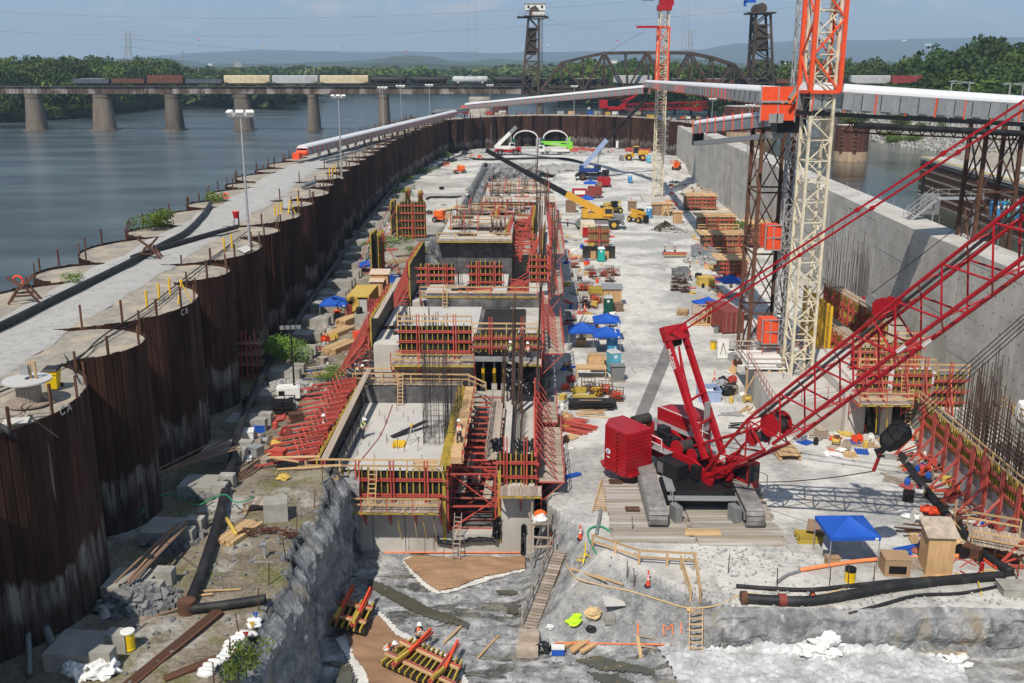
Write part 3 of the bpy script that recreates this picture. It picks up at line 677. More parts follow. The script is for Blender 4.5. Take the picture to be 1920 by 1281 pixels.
def riprap_bank():
 a,b_=P(1640,290,WZ),P(1745,335,WZ);pts=[P(1480,232,WZ),P(1560,246,WZ),P(1660,262,WZ),P(1760,282,WZ)]
 ups=[(1480,222),(1560,226),(1660,228),(1760,226),(1960,222)]
 pts=[P(1430,218,WZ),P(1560,240,WZ),P(1650,268,WZ),P(1720,278,WZ),P(1800,290,WZ),P(2100,330,WZ)]
 tops=[PY(1430,208,pts[0].y+16),PY(1560,222,pts[1].y+22),PY(1650,222,pts[2].y+26),PY(1720,224,pts[3].y+26),PY(1800,228,pts[4].y+26),PY(2100,240,pts[5].y+26)]
 vs=[];fs=[];n_=60;K=12
 def at(arr,u):f=u*(len(arr)-1);i_=min(len(arr)-2,int(f));return arr[i_].lerp(arr[i_+1],f-i_)
 for i in Rg(n_+1):
  p,q=at(pts,i/n_),at(tops,i/n_)
  for k in Rg(K+1):
   u=k/K;r_=p.lerp(q,u);r_.z=WZ-.5+(q.z-WZ)*u+.5*fbm(r_.x*.2,r_.y*.2);vs.append(tuple(r_))
  r_=q+V(60,60,1.0);vs.append(tuple(r_))
 for i in Rg(n_):
  for k in Rg(K+1):a_=i*(K+2)+k;fs.append((a_,a_+1,a_+K+3,a_+K+2))
 me=bpy.data.meshes.new('bank');me.from_pydata(vs,[],fs);me.materials.append(MATS['riprap_ground']);link('right_bank',me,kind='structure')
 m=MB()
 for k in Rg(2600):
  u,v=rnd.random(),rnd.random()**.8;p,q=at(pts,u),at(tops,u);r_=p.lerp(q,v);s=rnd.uniform(.25,.75)
  z=WZ-.4+(q.z-WZ)*v+.1;rot=Euler((rnd.random()*3,rnd.random()*3,rnd.random()*3)).to_matrix()
  m.box((r_.x,r_.y,z),(s*2,s*1.4,s),m=rot)
 m.bd('riprap_stone','riprap',lb='pale grey riprap boulders covering the right river bank',cat='stones',kind='stuff')
mat('riprap_ground',(.30,.29,.27),.95,var=.25,scale=.8,bump=.6,coord='World',col2=(.33,.27,.19))
riprap_bank()
for px,py,s in[(1412+250,234,5),(1692,242,6),(1730,247,4),(1665,262,3.5),(1715,266,3),(1600,234,6),(1780,250,5),(1680,268,3)]:
 p=P(px,py+3,9);tree(p,s*.9,'leaf_light','small leafy shrub growing out of the riprap bank','shrubs on the riprap bank',w=s*1.3,name='shrub',s=1)
 #  railway lift bridge
BY=440.0
def bx(px,y=170,Y=BY):return PY(px,y,Y).x
def bzz(y,px=700,Y=BY):return PY(px,y,Y).z
DK,DB=bzz(163),bzz(176)
PIERX=[-198,-66,65,193,325,455,588,720]
def bpier(px,wt,wb,z1,m,lb,Y=BY):
 x=bx(px,200,Y);t=Th('bridge_pier',lb,'pier',(x,Y,0));b_=MB()
 K=20;ring=[]
 for z,w,dd in((WZ-2,wb,9.5),(WZ+.2,wb,9.5),(z1-1.4,wt,7.2),(z1-1.3,wt+.35,7.6),(z1,wt+.35,7.6)):
  ring.append([(math.cos(2*math.pi*k/K)*w/2*(1.0),math.copysign(abs(math.sin(2*math.pi*k/K))**.8,math.sin(2*math.pi*k/K))*dd/2,z)for k in Rg(K)])
 vs=[p for r_ in ring for p in r_];fs=[(i*K+k,i*K+(k+1)%K,(i+1)*K+(k+1)%K,(i+1)*K+k)for i in Rg(4)for k in Rg(K)];fs.append(tuple(4*K+k for k in Rg(K)))
 b_.add(vs,fs);b_.bd('shaft',m,t)
 f=MB();f.prism([(math.cos(2*math.pi*k/12)*(wb*.62),math.sin(2*math.pi*k/12)*8)for k in Rg(12)],WZ-2,WZ+.35);f.bd('footing','old_stone',t)
 return t
ords=['','first','second','third','fourth','fifth','sixth']
for i,px in En(PIERX):
 if px<-100:continue
 bpier(px,(6.2,5.6,6.6,7.4,6.2,6.6,4.2,4.4)[i],(8.2,7.4,8.8,9.8,8.0,8.4,5.6,5.4)[i],DB-.3,'old_stone','tall tapering stone pier of the railway bridge, %s from the left'%ords[max(1,i-1)]if i>1 else 'stone railway bridge pier just outside the left edge')
bpier(900,9.6,10.2,bzz(181),'white_stone','pale block built pier under the left lift tower')
bpier(938,6.4,6.8,bzz(190),'pier_rust','short rusty sheet pile pier beside the pale block pier',Y=432)
bpier(1012,3.2,3.6,bzz(180),'old_stone','slim round pier behind the middle of the far cofferdam wall')
bpier(1424,9.5,10,bzz(178),'old_stone','broad pier under the right lift tower')
bpier(1560,6,7,DB-.3,'old_stone','stone pier half hidden behind the tower crane')
bpier(1700,6,7,DB-.3,'old_stone','stone pier near the right river bank')
gb=Th('railway_bridge','long rusty plate girder railway bridge crossing the river on stone piers','bridge',(0,0,0))
ends=PIERX+[900,1010]
def girder_span(a,b_):
 x0,x1=bx(a),bx(b_);
 for y in(BY-2.4,BY+2.4):
  m=MB();m.box(((x0+x1)/2,y,(DK+DB)/2),(x1-x0-.3,.25,DK-DB));m.bd('plate_girder','girder',gb)
 m=MB()
 for z in(DK-.1,DB+.1):m.box(((x0+x1)/2,BY-2.5,z),(x1-x0-.2,.6,.2))
 n_=int((x1-x0)/1.6)
 for k in Rg(n_):m.box((x0+(k+.5)*(x1-x0)/n_,BY-2.62,(DK+DB)/2),(.12,.22,DK-DB-.4))
 m.bd('stiffeners','girder',gb,kind='stuff')
for a,b_ in zip(ends[:-1],ends[1:]):girder_span(a,b_)
girder_span(1420,1560);girder_span(1560,1700);girder_span(1700,1850)
m=MB();m.box(((bx(-198)+bx(1010))/2,BY,DK+.12),(bx(1010)-bx(-198),6.4,.22));m.bd('deck','asphalt_brown',gb)
m=MB();m.box(((bx(1420)+bx(1900))/2,BY,DK+.12),(bx(1900)-bx(1420),6.4,.22));m.bd('deck','asphalt_brown',gb)
m=MB();m.box(((bx(1010)+bx(1420))/2,BY,DK+.0),(bx(1420)-bx(1010),6.8,.9));m.bd('deck','bs',gb)
m=MB()
for y in(BY-3.1,):
 m.bar((bx(-198),y,DK+1.2),(bx(1010),y,DK+1.2),.07)
 x=bx(-198)
 while x<bx(1010):m.bar((x,y,DK),(x,y,DK+1.2),.07);x+=3
m.bd('handrail','bs',gb,kind='stuff')
ls=Th('lift_span_truss','dark brown through truss lift span between the two lift towers','bridge truss',(0,0,0))
bot=[1013+40*k for k in Rg(11)];top={1:118,2:108.5,3:100,4:99.5,5:99,6:99.5,7:100,8:108.5,9:121}
for yy in(BY-4,BY+4):
 B0={k:V(bx(bot[k],170),yy,bzz(170))for k in Rg(11)};T0={k:V(bx(bot[k],v),yy,bzz(v))for k,v in top.items()}
 def mem(n_,a,b_,w):MB().bar(a,b_,w).bd(n_,'bs',ls)
 mem('end_post',B0[0],T0[1],1.1);mem('end_post',B0[10],T0[9],1.1)
 for k in Rg(1,9):mem('top_chord',T0[k],T0[k+1],1.15)
 mem('bottom_chord',B0[0],B0[10],.9)
 for k in Rg(1,10):mem('vertical_post',B0[k],T0[k],.5)
 for a,b_ in((1,2),(3,2),(3,4),(5,4),(5,6),(7,6),(7,8),(9,8)):mem('diagonal',T0[a],B0[b_],.8)
m=MB()
for k,v in top.items():
 a=V(bx(bot[k],v),BY-4,bzz(v));m.bar(a,a+V(0,8,0),.5)
 if k+1 in top:b2=V(bx(bot[k+1],top[k+1]),BY+4,bzz(top[k+1]));m.bar(a,b2,.3);m.bar(a+V(0,8,0),b2-V(0,8,0),.3)
for k in Rg(11):a=V(bx(bot[k]),BY-4,bzz(170));m.bar(a,a+V(0,8,0),.6)
m.bd('cross_bracing','bs',ls)
def lift_tower(px_v,px_l0,px_l1,ytop,lb,cabin):
 t=Th('lift_tower',lb,'tower',(0,0,0));ybase=172
 zt,zb=bzz(ytop),bzz(ybase)-4
 xv=bx(px_v,100);xl0,xl1=bx(px_l0,165),bx(px_l1,ytop);sg=1 if xl0<xv else-1
 for y in(BY-4.5,BY+4.5):
  MB().bar((xv,y,zb),(xv,y,zt),1.0,1.6).bd('tower_leg','bs',t);MB().bar((xl0,y,zb+3),(xl1,y,zt),.9).bd('sloping_leg','bs',t)
  m=MB();n_=7
  for k in Rg(n_):
   u0,u1=k/n_,(k+1)/n_;a0=xl0+(xl1-xl0)*u0;a1=xl0+(xl1-xl0)*u1;z0=zb+3+(zt-zb-3)*u0;z1=zb+3+(zt-zb-3)*u1
   m.bar((a0,y,z0),(xv,y,z0),.45);m.bar((a0,y,z0)if k%2 else(xv,y,z0),(xv,y,z1)if k%2 else(a1,y,z1),.5)
   if k<3:m.bar((xv,y,z0)if k%2 else(a0,y,z0),(a1,y,z1)if k%2 else(xv,y,z1),.4)
  m.bd('lacing','bs',t)
 m=MB()
 for k in Rg(8):z0=zb+(zt-zb)*k/8;z1=z0+(zt-zb)/8;m.bar((xv,BY-4.5,z0),(xv,BY+4.5,z1),.4);m.bar((xv,BY+4.5,z0),(xv,BY-4.5,z1),.4)
 m.bd('cross_lacing','bs',t)
 cx=(xv+xl1)/2;w=abs(xv-xl1)
 MB().box((xv-sg*3.0,BY,bzz(ytop+45)),(4.2,8,(bzz(ytop+22)-bzz(ytop+72)))).bd('counterweight','bs',t)
 MB().box((cx+sg*.5,BY,zt+.2),(w+5,13,.6)).bd('platform','bs',t)
 m=MB()
 for y in(BY-5,BY+5):m.tube([(xv-sg*2,y-.6,zt+1.9),(xv-sg*2,y+.6,zt+1.9)],2.2,18)
 m.bd('sheave','bs',t)
 m=MB()
 for k in Rg(4):m.tube([(xv+sg*(.9+.25*k),BY-5,zt),(xv+sg*(.9+.25*k),BY-5,bzz(118))],.05,4)
 m.bd('wire_ropes','bk',t)
 if cabin:
  c0=PY(985,20,BY-4);c1=PY(1022,20,BY-4)
  z0,z1=bzz(32),bzz(8);mm=(c0.x+c1.x)/2
  MB().box((mm,BY,(z0+z1)/2+1.2),(c1.x-c0.x,8,z1-z0-2.4)).bd('machinery_house','wt',t)
  MB().box((mm+1.4,BY-1.2,(z0+z1)/2-2.2),(c1.x-c0.x-3,9.4,2.6)).bd('control_cabin','wt',t)
  for k in Rg(3):MB().box((mm-2.8+k*2.8,BY-4.05,(z0+z1)/2+1.2),(.9,.12,1.1)).bd('window','glass_dark',t)
  MB().box((mm,BY,z1+.1),(c1.x-c0.x+.8,8.8,.25)).bd('roof','fg',t)
  m=MB();m.box((mm-1,BY,z0-.2),(c1.x-c0.x+5,13,.3))
  for k in Rg(9):m.bar((c0.x-2.5+k*1.5,BY-6.4,z0),(c0.x-2.5+k*1.5,BY-6.4,z0+1.2),.08)
  m.bar((c0.x-3,BY-6.4,z0+1.2),(c1.x+1.5,BY-6.4,z0+1.2),.08);m.bd('gallery','bs',t)
lift_tower(1010,979,991,33,'left lift bridge tower carrying a white machinery cabin',True)
lift_tower(1409,1447,1440,27,'right lift bridge tower with bare dark sheaves on top',False)
#  freight train
def car_base(t,L_):
 for s in(-1,1):
  m=MB();m.box((s*(L_/2-2.2),0,.55),(2.6,2.0,.45))
  for q in(-.85,.85):
   for y in(-1.0,1.0):m.tube([(s*(L_/2-2.2)+q,y-.12,.45),(s*(L_/2-2.2)+q,y+.12,.45)],.45,10)
  m.bd('bogie','fb',t)
 m=MB();m.box((0,0,1.1),(L_-.4,2.4,.35));m.bd('underframe','fb',t)
def rail_car(px0,px1,kind,m,lb,top=None):
 a,b_=bx(px0,155),bx(px1,155);L_=b_-a-.7
 t=Th({'hop':'hopper_car','tank':'tank_car','gon':'gondola_car','box':'box_car'}[kind],lb,'train car',((a+b_)/2,BY-.2,DK+.28),0,'freight train on the railway bridge')
 car_base(t,L_)
 if kind=='hop':
  b=MB();H=4.5;pr=[(-L_/2,1.9),(-L_/2+2.6,1.25),(L_/2-2.6,1.25),(L_/2,1.9),(L_/2,H-.25),(-L_/2,H-.25)]
  for y0,y1 in((-1.5,1.5),):
   n_=len(pr);b.add([(x,y0,z)for x,z in pr]+[(x,y1,z)for x,z in pr],[tuple(Rg(n_)),tuple(Rg(2*n_-1,n_-1,-1))]+[(k,n_+k,n_+(k+1)%n_,(k+1)%n_)for k in Rg(n_)])
  b.bd('hopper_body',m,t)
  r_=MB();r_.add([(-L_/2,-1.5,H-.25),(L_/2,-1.5,H-.25),(L_/2,1.5,H-.25),(-L_/2,1.5,H-.25),(-L_/2,-.7,H),(L_/2,-.7,H),(L_/2,.7,H),(-L_/2,.7,H)],[(0,1,5,4),(4,5,6,7),(7,6,2,3),(0,4,7,3),(1,2,6,5)]);r_.bd('roof',m,t)
  s_=MB()
  for k in Rg(int(L_/1.1)):s_.box((-L_/2+.5+k*1.1,-1.55,2.9),(.1,.1,2.6))
  s_.bd('side_ribs',m,t)
  for k in Rg(3):h=MB();x=(k-1)*L_*.28;h.add([(x-1.5,-1.2,1.25),(x+1.5,-1.2,1.25),(x+1.5,1.2,1.25),(x-1.5,1.2,1.25),(x-.4,-.4,.5),(x+.4,-.4,.5),(x+.4,.4,.5),(x-.4,.4,.5)],[(0,1,5,4),(1,2,6,5),(2,3,7,6),(3,0,4,7),(4,5,6,7)]);h.bd('discharge_hopper',m,t)
  for s in(-1,1):g=MB();g.bar((s*(L_/2-.05),-1.3,1.2),(s*(L_/2-.05),-1.3,4.1),.1);g.bar((s*(L_/2-2.3),-1.4,1.2),(s*(L_/2-.1),-1.4,2.0),.12);g.bd('end_ladder','fg',t)
 elif kind=='tank':
  b=MB();b.tube([(-L_/2+.2,0,2.7),(-L_/2+.5,0,2.7),(-L_/2+1.1,0,2.7),(L_/2-1.1,0,2.7),(L_/2-.5,0,2.7),(L_/2-.2,0,2.7)],[.6,1.2,1.48,1.48,1.2,.6],20);b.bd('tank',m,t,smooth=True)
  d=MB();d.lathe((0,0,4.1),[(.75,0),(.75,.45),(.2,.5)],14);d.bd('dome',m,t)
  g=MB()
  for q in(-2.4,2.4):g.bar((q,-1.3,1.2),(q,-1.3,4.4),.08)
  g.bar((-2.4,-1.3,4.9),(2.4,-1.3,4.9),.06);g.bar((-2.4,-1.3,4.3),(2.4,-1.3,4.3),.08);g.bd('platform_rail','fb',t)
  for s in(-.33,.33):MB().box((s*L_,0,2.0),(.9,2.6,1.4)).bd('saddle',m,t)
 else:
  H=3.0 if kind=='gon' else 4.2;b=MB()
  for y in(-1.5,1.5):b.box((0,y,(1.25+H)/2),(L_,.12,H-1.25))
  for x in(-L_/2+.06,L_/2-.06):b.box((x,0,(1.25+H)/2),(.12,2.9,H-1.25))
  b.box((0,0,1.35),(L_-.2,2.9,.1));b.bd('body',m,t)
  s_=MB()
  for k in Rg(int(L_/1.2)+1):s_.box((-L_/2+.1+k*(L_-.2)/int(L_/1.2),-1.6,(1.25+H)/2),(.14,.14,H-1.3))
  s_.bd('side_ribs',m,t)
  if kind=='box':MB().box((0,0,H+.08),(L_,3.1,.3)).bd('roof',top or m,t)
  elif top:MB().blob((0,0,H-.3),(L_*.46,1.3,.6),seed=px0,amp=.2).bd('load',top,t)
TR=[(138,209,'gon','freight_slate','dark slate gondola car at the left tail of the train','rock_pile'),(211,275,'gon','freight_brown','open brown gondola car with blue painted ends','rust'),(277,347,'box','freight_brown','brown freight car with a red roof','freight_red'),(349,420,'gon','freight_slate','slate gondola car just left of the cream hopper car',None),(421,509,'hop','freight_cream','cream covered hopper car, leftmost of the three pale hoppers',None),(511,599,'hop','fg','pale grey covered hopper car between two cream ones',None),(600,693,'hop','freight_cream','cream covered hopper car beside the black tank cars',None),(693,765,'tank','fb','black tank car coupled to the cream hopper',None),(769,841,'tank','fb','black tank car left of the grey tank car',None),(846,918,'tank','fg','grey tank car between black tank cars',None),(923,1000,'tank','fb','black tank car next to the left lift tower',None),(1005,1060,'gon','fb','black gondola car at the left end of the truss',None),(1062,1143,'gon','fb','black gondola car under the rising truss chord','rock_pile'),(1148,1222,'hop','fg','grey hopper car seen through the truss beside the tower crane',None),(1224,1300,'gon','fb','dark gondola car behind the middle tower crane','rock_pile'),(1302,1378,'gon','freight_brown','dark brown gondola car with blue lettering in the truss','rock_pile'),(1380,1450,'gon','fb','black gondola car behind the right lift tower','rock_pile'),(1452,1520,'gon','freight_brown','brown gondola car behind the orange hoist cage',None),(1522,1588,'gon','fb','black gondola car behind the red and white mast',None),(1592,1668,'hop','fg','weathered grey hopper car right of the big tower crane',None),(1668,1727,'box','freight_red','dark red box car half hidden by trees',None)]
for a in TR:rail_car(*a)
tc_=rail_car
for px,py in((455,157),(545,157),(640,157)):pass
#  lattice masts, wires, poles
def ltc(t,p0,p1,w0,w1,n_,m,leg=.16,br=.09,name='mast',rz=0,legm=None,each=False,faces=(0,1,2,3),horiz=True):
 """four legs and zigzag lacing; each leg a part, each face's lacing a part"""
 p0,p1=Vector(p0),Vector(p1);d=(p1-p0).normalized()
 u=Vector((math.cos(rz),math.sin(rz),0));v=d.cross(u).normalized();u=v.cross(d).normalized()
 C=[(-1,-1),(1,-1),(1,1),(-1,1)]
 def pt(k,s):w=(w0+(w1-w0)*s)/2;return p0.lerp(p1,s)+u*C[k%4][0]*w+v*C[k%4][1]*w
 for k in Rg(4):MB().bar(pt(k,0),pt(k,1),leg,up=u).bd(name+'_leg',legm or m,t)
 for k in faces:
  mb=MB()
  for i in Rg(n_):
   s0,s1=i/n_,(i+1)/n_
   a,b_=(pt(k,s0),pt(k+1,s1))if i%2 else(pt(k+1,s0),pt(k,s1))
   if each:MB().bar(a,b_,br).bd('diagonal',m,t)
   else:mb.bar(a,b_,br)
   if horiz:mb.bar(pt(k,s0),pt(k+1,s0),br)
  if mb.v:mb.bd('lacing',m,t)
 return pt
def pylon(px,yb,yt,Y,w,lb,m='galv',arms=True):
 a=PY(px,yb,Y);b_=PY(px,yt,Y);t=Th('power_pylon',lb,'pylon',(0,0,0))
 h=b_.z-a.z
 ltc(t,a,a.lerp(b_,.5),w,w*.42,5,m,.3*h/40,.2*h/40,'tower');ltc(t,a.lerp(b_,.5),b_,w*.42,w*.35,6,m,.25*h/40,.18*h/40,'tower')
 for s in((.62,.98)if not arms else(.60,.80,1.0)):
  c=a.lerp(b_,s);x=w*.8;q=MB();q.bar((c.x-x,c.y,c.z),(c.x+x,c.y,c.z),.3*h/40);q.bar((c.x-x,c.y,c.z),(c.x,c.y,c.z+h*.04),.2*h/40);q.bar((c.x+x,c.y,c.z),(c.x,c.y,c.z+h*.04),.2*h/40);q.bd('cross_arm',m,t)
pylon(240,133,60,900,10,'grey steel lattice power pylon on the left bank against the sky')
pylon(1295,118,58,700,5.5,'pale lattice power pylon beyond the truss')
def wire(pts,r=.035,m='gy',lb='',n_=4,sag=0,name='cable',cat='cable',group=None):
 q=[]
 for a,b_ in zip(pts[:-1],pts[1:]):
  for k in Rg(12):s=k/12;p=Vector(a).lerp(Vector(b_),s);p.z-=sag*4*s*(1-s);q.append(p)
 q.append(Vector(pts[-1]));MB().tube(q,r,n_,False).bd(name,m,lb=lb,cat=cat,group=group)
def ow(px,py,Y):return PY(px,py,Y)
mat('sky_wire',(.30,.32,.34),.6,bump=0)
wire([ow(-60,20,520),ow(500,34,520),ow(1000,16,520),ow(1380,-20,520)],.09,'sky_wire','upper thin power line crossing the whole sky',sag=1)
wire([ow(-60,56,520),ow(500,68,520),ow(1000,48,520),ow(1700,-6,520)],.09,'sky_wire','lower thin power line crossing the sky above the lift tower',sag=1)
wire([ow(240,72,900),ow(640,100,1000),ow(1000,116,1100),ow(1295,92,700)],.13,'sky_wire','power line running from the left pylon over the hills',sag=2)
wire([ow(240,88,900),ow(640,124,1000),ow(1000,128,1100)],.13,'sky_wire','lowest power line running from the left pylon',sag=2)
wire([ow(1020,32,440),ow(1130,50,440),ow(1240,56,430)],.07,'sky_wire','thin line from the lift tower cabin to the middle tower crane',sag=2)
wire([ow(1212,56,262),ow(1140,98,400),ow(1090,121,436)],.07,'sky_wire','stay line from the red crane collar down to the truss',sag=0)
for px,lab in((876,'left of two long vertical hoist lines hanging from the sky'),(891,'right of two long vertical hoist lines hanging from the sky')):
 wire([ow(px,-60,420),ow(px+2,120,420)],.04,'sky_wire',lab)
for k,px in En((1284,1290,1278)):wire([ow(px,-60,240),ow(px+1,95,240)],.035,'sky_wire','hoist rope hanging beside the middle tower crane, %s of three'%('middle','right','left')[k],group='hoist ropes of the middle crane')
for px,py,c in((374,75,'od'),(493,86,'yellow'),(632,91,'wt'),(761,96,'od'),(895,91,'yellow'),(1029,86,'wt'),(1158,76,'od')):
 p=ow(px,py,520);m=MB();m.blob((0,0,0),.42,amp=0);m.bd('marker_ball',c,lb='small %s aerial marker ball on the power line'%{'od':'red','yellow':'yellow','wt':'white'}[c]+(' left of the lift tower' if px<900 else ' near the lift tower'),cat='marker ball',group='aerial marker balls').location=p
def light_pole(base,h,lb,heads=3,s=1.0,rz=0,r=.11):
 t=Th('light_pole',lb,'light pole',base,rz)
 MB().tube([(0,0,0),(0,0,h)],[r*1.25,r*.75],10).bd('pole','galv',t)
 MB().box((0,0,.1),(.5*s,.5*s,.2)).bd('base_plate','galv',t)
 MB().bar((-.9*s,0,h-.15),(.9*s,0,h-.15),.09).bd('cross_arm','galv',t)
 for k in Rg(heads):
  x=(k-(heads-1)/2)*.75*s;m=MB();rot=Euler((.65,0,(k-(heads-1)/2)*.6)).to_matrix()
  m.box((x,-.15,h+.15),(.62*s,.34*s,.48*s),m=rot);m.bd('floodlight','wt',t)
 return t
def pole_px(px,py,z,topy,lb,**k):
 b_=P(px,py,z)if z is not None else None;tp=PY(px,topy,b_.y);return light_pole(b_,tp.z-z,lb,**k)
pole_px(468,460,CT,216,'tall grey light pole with three white floodlights on the near cofferdam rim',s=1.15)
pole_px(641,335,CT,183,'grey light pole with white floodlights at the second bend of the gravel road')
pole_px(720,248,CT,166,'light pole in front of the sixth bridge pier',s=1.2)
pole_px(753,240,CT,163,'slim light pole right of the sixth bridge pier',s=1.2)
pole_px(806,228,CT,161,'slim light pole near the far left corner of the cofferdam',s=1.2)
pole_px(919,214,CT,161,'light pole in front of the pale bridge pier',s=1.2)
pole_px(1076,216,CT,163,'light pole on the far wall under the truss',s=1.2)
pole_px(1334,232,CT,187,'light pole at the far right corner of the cofferdam',s=1.1)
pole_px(1401,286,CT,200,'light pole on the lock wall left of the hoist cage',s=.9)
for k,(px,py,ty)in En([(1776,205,156),(1809,205,153),(1884,212,156),(1908,212,158)]):
 p=PY(px,py+30,130);tp=PY(px,ty,130);t=Th('street_light','grey street light with a long arm behind the white conveyor, %s from the left'%ords[k+1],'street light',p,0,'street lights at right')
 h=tp.z-p.z;MB().tube([(0,0,0),(0,0,h)],.10,8).bd('pole','galv',t);MB().bar((0,0,h-.1),(-2.2 if k%2 else 2.4,0,h+.1),.09).bd('arm','galv',t);MB().box((-2.2 if k%2 else 2.4,0,h+.02),(.7,.3,.15)).bd('lamp_head','galv',t)
for px,py,ty in[(1675,0,193)]:pass
for k,(px,ty,by)in En([(342,95,140),(312,119,137),(372,127,138),(573,126,140),(589,124,140),(82,117,127)]):
 a,b_=PY(px,by,800),PY(px,ty,800);MB().tube([a,b_],.35,6).bd('high_mast','galv',lb='distant high mast light standing behind the trees, %s from the left'%{342:'third',312:'second',372:'fourth',573:'fifth',589:'sixth',82:'first'}[px],cat='light mast',group='distant masts')
hb=Th('highway_bridge','long low blue highway bridge far beyond the hopper cars','bridge',(0,0,0))
a,b_=PY(540,138,1400),PY(722,139,1400);MB().bar(a,b_,8,3).bd('deck','navy',hb)
MB().bar(a+V(0,0,2.6),b_+V(0,0,2.6),7,.8).bd('parapet','light_blue_steel',hb)
for k in Rg(6):p=a.lerp(b_,(k+.5)/6);MB().box((p.x,p.y,(p.z+WZ)/2-1),(3,5,p.z-WZ)).bd('pier','concrete',hb)
for k,(px,py,w,h,Y)in En([(447,122,22,14,3000),(92,124,10,9,1500),(312,122,16,8,3300),(326,124,12,7,3300),(395,121,14,6,3300),(1150,116,16,6,2100),(1740,84,40,10,6400),(1695,76,30,8,6400),(1801,115,9,9,1900),(1470,120,10,6,2200)]):
 p=PY(px,py,Y);t=Th('house','pale building on the far hills, %s'%['pinkish, near the cream hoppers','far left above the trees','left by the wooded hill','right by the wooded hill','above the cream hoppers','behind the truss','largest on the right hand ridge','on the right hand ridge crest','white, above the right tree clump','beside the big tower crane'][k],'building',p)
 MB().box((0,0,0),(w,10,h)).bd('wall','wt' if k else 'roof_tan',t);r_=MB();r_.prism([(-w/2-.5,-5.5),(w/2+.5,-5.5),(w/2+.5,5.5),(-w/2-.5,5.5)],h/2,h/2+1.5);r_.bd('roof','roof_tan',t)
 #  conveyors
def cvy(a,b_,W,H,lb,panels=None,red=True,posts_=None,cover='belt_cover',name='conveyor',truss=False,thick=.7,rail=False):
 a,b_=Vector(a),Vector(b_);L_=(b_-a).length;d=(b_-a).normalized();s=d.cross(V(0,0,1)).normalized();u=s.cross(d).normalized()
 t=Th(name,lb,'conveyor',(0,0,0));pt=lambda x,y,z:a+d*x+s*y+u*z
 ns_=max(1,int(L_/12));K=8
 for q in Rg(ns_):
  x0,x1=L_*q/ns_,L_*(q+1)/ns_-.03;m=MB();vs=[]
  for x in(x0,x1):
   for k in Rg(K+1):an=math.pi*k/K;vs.append(pt(x,-math.cos(an)*W/2*1.04,H*.58+math.sin(an)*H*.3))
  m.add(vs,[(k,k+1,K+2+k,K+1+k)for k in Rg(K)]+[tuple(Rg(K+1)),tuple(Rg(2*K+1,K,-1))]);m.bd('belt_cover',cover,t,smooth=False)
 for sg in(-1,1):MB().bar(pt(0,sg*W/2,.05),pt(L_,sg*W/2,.05),.12,.2).bd('bottom_chord','galv',t);MB().bar(pt(0,sg*W/2,H*.58),pt(L_,sg*W/2,H*.58),.1,.14).bd('top_chord','galv',t)
 MB().bar(pt(0,0,.12),pt(L_,0,.12),W*.8,.06).bd('belt','rb',t)
 if panels:
  n_=int(L_/panels)
  for sg in(-1,1):
   for k in Rg(n_):
    c=pt((k+.5)*L_/n_,sg*(W/2+.13*(k%2)),H*.31);m=MB()
    m.bar(c-d*(L_/n_*.49),c+d*(L_/n_*.49),.06,H*.54,up=u);m.bd('side_panel','galv',t)
 else:
  m=MB();n_=int(L_/1.5)
  for sg in(-1,1):
   for k in Rg(n_):m.bar(pt(k*L_/n_,sg*W/2,.05),pt((k+1)*L_/n_ if k%2 else(k+.0)*L_/n_,sg*W/2,H*.58),.07)
   m.bar(pt(0,sg*W*.5,H*.3),pt(L_,sg*W*.5,H*.3),.03,H*.42,up=u)
  m.bd('side_truss','galv',t)
 if red:
  n_=int(L_/3.0)
  for k in Rg(n_+1):
   for sg in(-1,1):MB().bar(pt(k*L_/n_,sg*(W/2+.1),-.15),pt(k*L_/n_,sg*(W/2+.1),H*(.95 if rail else.6)),.09).bd('red_bracket','od',t)
 if rail:
  for z in(H*.95,H*.6):MB().bar(pt(0,-W/2-.1,z),pt(L_,-W/2-.1,z),.05).bd('handrail','od',t)
 return t,pt,L_
cA0,cA1=P(567,291,CT+1.2),P(852,217,CT+1.5)
tA,ptA,LA=cvy(cA0,cA1,1.9,2.1,'long white covered conveyor lying along the cofferdam top')
k=0
for q in Rg(1,12):
 p=ptA(LA*q/12,0,0);m=MB()
 for sx_ in(-.8,.8):
  for sy_ in(-.5,.5):m.bar((p.x+sx_*1.4,p.y+sy_*2,CT-.05),(p.x+sx_,p.y+sy_,p.z),.18)
 m.bd('trestle','ru',tA)
h_=MB();h_.tube([cA0+V(-.9,-.3,.4),cA0+V(.9,-.3,.4)],.5,14);h_.bd('end_drum','od',tA);MB().box((cA0.x-.6,cA0.y-1.5,cA0.z),(1.2,2.6,1.1)).bd('drive_unit','od',tA)
j0=PY(876,205,352);j1=PY(1212,175,262)
tB,ptB,LB=cvy(j0,j1,1.9,2.4,'white covered conveyor rising from the far left corner to the middle tower crane')
MB().box((j0.x-.8,j0.y,j0.z-.2),(2.6,3,2.6)).bd('head_drive','od',tB)
m=MB();m.bar(j0+V(-1,0,-1),V(j0.x-1,j0.y+2,CT),.3);m.bar(j0+V(1,0,-1),V(j0.x+1,j0.y+2,CT),.3);m.bd('support_leg','ru',tB)
lk0,lk1=P(852,217,CT+1.5)+V(-6,-10,.3),j0+V(0,0,-.8)
cvy(lk0,lk1,1.7,1.8,'short dark conveyor section linking the two long white conveyors',red=False,cover='gy')
HX=PY(1480,190,92)
c0=PY(1214,163,258);c1=PY(1450,196,96)
tC,ptC,LC=cvy(c0,c1,1.7,1.9,'white covered conveyor strung from the middle tower crane to the orange hoist cage',panels=1.6)
d0=PY(1507,204,88);d1=PY(1990,231,99)
